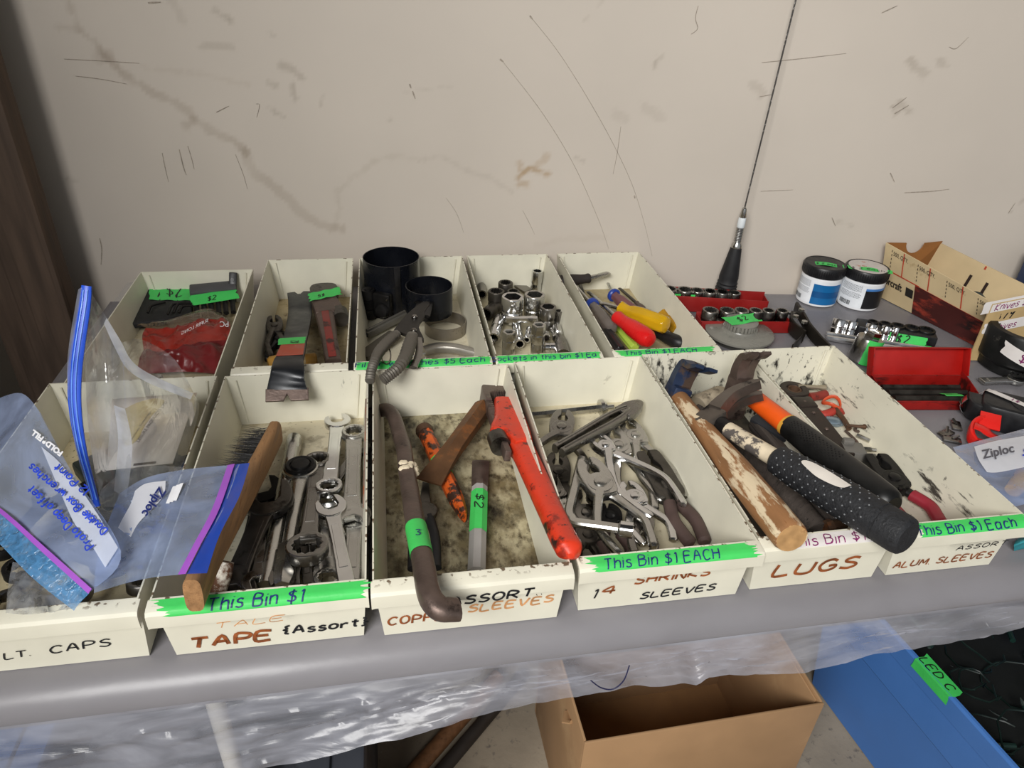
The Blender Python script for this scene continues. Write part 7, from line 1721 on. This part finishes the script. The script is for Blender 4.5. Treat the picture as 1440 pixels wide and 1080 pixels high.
# blue tote of string lights
TB = mat('blue tote plastic', '4a7cc4', rough=.42, var=.05, vscale=12, bump=.1, bscale=300)
tz = -.40
T0, T1 = P(1290, 930, tz), P(1425, 1080, tz); ux = (T1-T0); ux.z = 0; ux.normalize()          # along the left rim, towards the viewer
vx = Vector((-ux.y, ux.x, 0)); vx = vx if vx.x > 0 else -vx
o0 = T0 - ux*.22
M = Matrix((vx, -ux, Vector((0, 0, 1)))).transposed().to_4x4()
if M.determinant() < 0: M = Matrix((vx, ux, Vector((0, 0, 1)))).transposed().to_4x4()
M.translation = Vector((T1.x, T1.y, FLOOR_Z)) + ux*.16
tt = thing('storage_tote', 'blue plastic tote filled with string lights, right of the cardboard box', 'tote', M); H = tz-FLOOR_Z
Lt = (T1-T0).length + .16 + .24; Wt = .42
b = MB()
def ring(z, i): return [b.bm.verts.new(p) for p in ((i, i, z), (Wt-i, i, z), (Wt-i, Lt-i, z), (i, Lt-i, z))]
ch = .05
def ring8(z, i, c=ch):
    x0, x1, y0, y1 = i, Wt-i, i, Lt-i
    return [b.bm.verts.new((x, y, z)) for x, y in ((x0+c, y0), (x1-c, y0), (x1, y0+c), (x1, y1-c), (x1-c, y1), (x0+c, y1), (x0, y1-c), (x0, y0+c))]
st = [ring8(.002, .030), ring8(H*.62, .014), ring8(H*.64, .010), ring8(H*.86, .008), ring8(H*.87, .004), ring8(H-.004, .002), ring8(H, .004), ring8(H, .008), ring8(H*.86, .012), ring8(.006, .034)]
for a, c in zip(st[:-1], st[1:]):
    for k in range(8): b.bm.faces.new((a[k], a[(k+1) % 8], c[(k+1) % 8], c[k]))
b.bm.faces.new(st[0][::-1]); b.bm.faces.new(st[-1])
b.obj('tote_body', TB, tt, sharp=25)
# tape over the rim
s0 = Lt - .24 - .16; Mi7 = M.inverted()
ta, tb2 = Mi7 @ P(1286, 925, tz), Mi7 @ P(1346, 978, tz)
def rimmap(x, y): return Vector((.002-.0012 + (y if y > 0 else 0) , x, H+.0008 + (y if y < 0 else 0)))
ys = sorted((ta.y, tb2.y))
tp = strip(lambda x, y: rimmap(x, y), ys[0], ys[1], -.018, .022, TAPE, tt, seed=61, amp=.004)
marker('LED C', lambda x, y: rimmap(ys[1]-.004-x, .004+y)+Vector((0, 0, .0008)), .012, .0009, BLACKINK, tp, width=(ys[1]-ys[0])*.8)
# string lights: a tangle nobody could count
WIRE = mat('dark green wire', '10201c', rough=.45, var=.3); BULB = mat('dark green socket', '16302a', rough=.4, var=.2); CLR = mat('clear bulb', '55625e', rough=.15, trans=.4)
b = MB(); rg = random.Random(11)
for i in range(60):
    cx, cy = rg.uniform(.05, Wt-.05), rg.uniform(.05, Lt-.05); cz = H - rg.uniform(.03, .10); rr = rg.uniform(.015, .05); tx, ty = rg.uniform(-.7, .7), rg.uniform(-.7, .7)
    pts = [(max(.025, min(Wt-.025, cx+rr*math.cos(a)*(1+.2*math.sin(3*a+i)))), max(.025, min(Lt-.025, cy+rr*math.sin(a))), cz+rr*(tx*math.cos(a)+ty*math.sin(a))*.6) for a in [rg.uniform(.9, 1.1)*2*PI*k/18 for k in range(17)]]
    b.tube(pts, .0014, seg=5)
for i in range(46):
    p = Vector((rg.uniform(.04, Wt-.04), rg.uniform(.04, Lt-.04), H-rg.uniform(.02, .08))); d = Vector((rg.uniform(-1, 1), rg.uniform(-1, 1), rg.uniform(-.6, .9))).normalized()
    b.tube([p, p+d*.020], .0042, seg=8, mi=1); b.tube([p+d*.019, p+d*.026, p+d*.036], [.003, .0034, .0006], seg=8, mi=2)
lt = b.obj('string_lights', [WIRE, BULB, CLR], sharp=40); lt.matrix_world = M
tag(lt, 'tangle of dark green string lights filling the blue tote', 'string lights', kind='stuff')
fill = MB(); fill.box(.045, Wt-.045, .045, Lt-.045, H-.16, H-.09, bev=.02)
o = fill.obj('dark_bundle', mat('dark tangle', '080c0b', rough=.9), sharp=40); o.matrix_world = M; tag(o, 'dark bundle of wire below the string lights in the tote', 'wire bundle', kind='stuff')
# stand-in storage boxes far left under the table, blurred by the hanging plastic
def store(lab, x0, x1, y0, y1, h, m, lidm):
    rt = thing('storage_box', lab, 'box', T((x0+x1)/2, (y0+y1)/2, FLOOR_Z)); w, d = (x1-x0)/2, (y1-y0)/2
    MB().box(-w, w, -d, d, .001, h-.02, bev=.012).obj('box_body', m, rt)
    MB().box(-w-.008, w+.008, -d-.008, d+.008, h-.022, h, bev=.006).box(-w*.8, w*.8, -d*.8, d*.8, h-.002, h+.006, bev=.003).obj('lid', lidm, rt)
DKG = mat('slate plastic box', '3a3d44', rough=.55, var=.15, vscale=9, spots=[('23252a', 12, .56, .1)])
store('dark slate stand-in box added under the table left of the wooden pole', -.16, .105, .0, .36, .40, DKG, DKG)  # guessed stand-in, added so the view behind the plastic turns dark
store('blue storage box at the far left under the table', -.385, -.20, .0, .40, .43, mat('blue box', '33507e', rough=.5), mat('blue lid', '3c5f96', rough=.45))
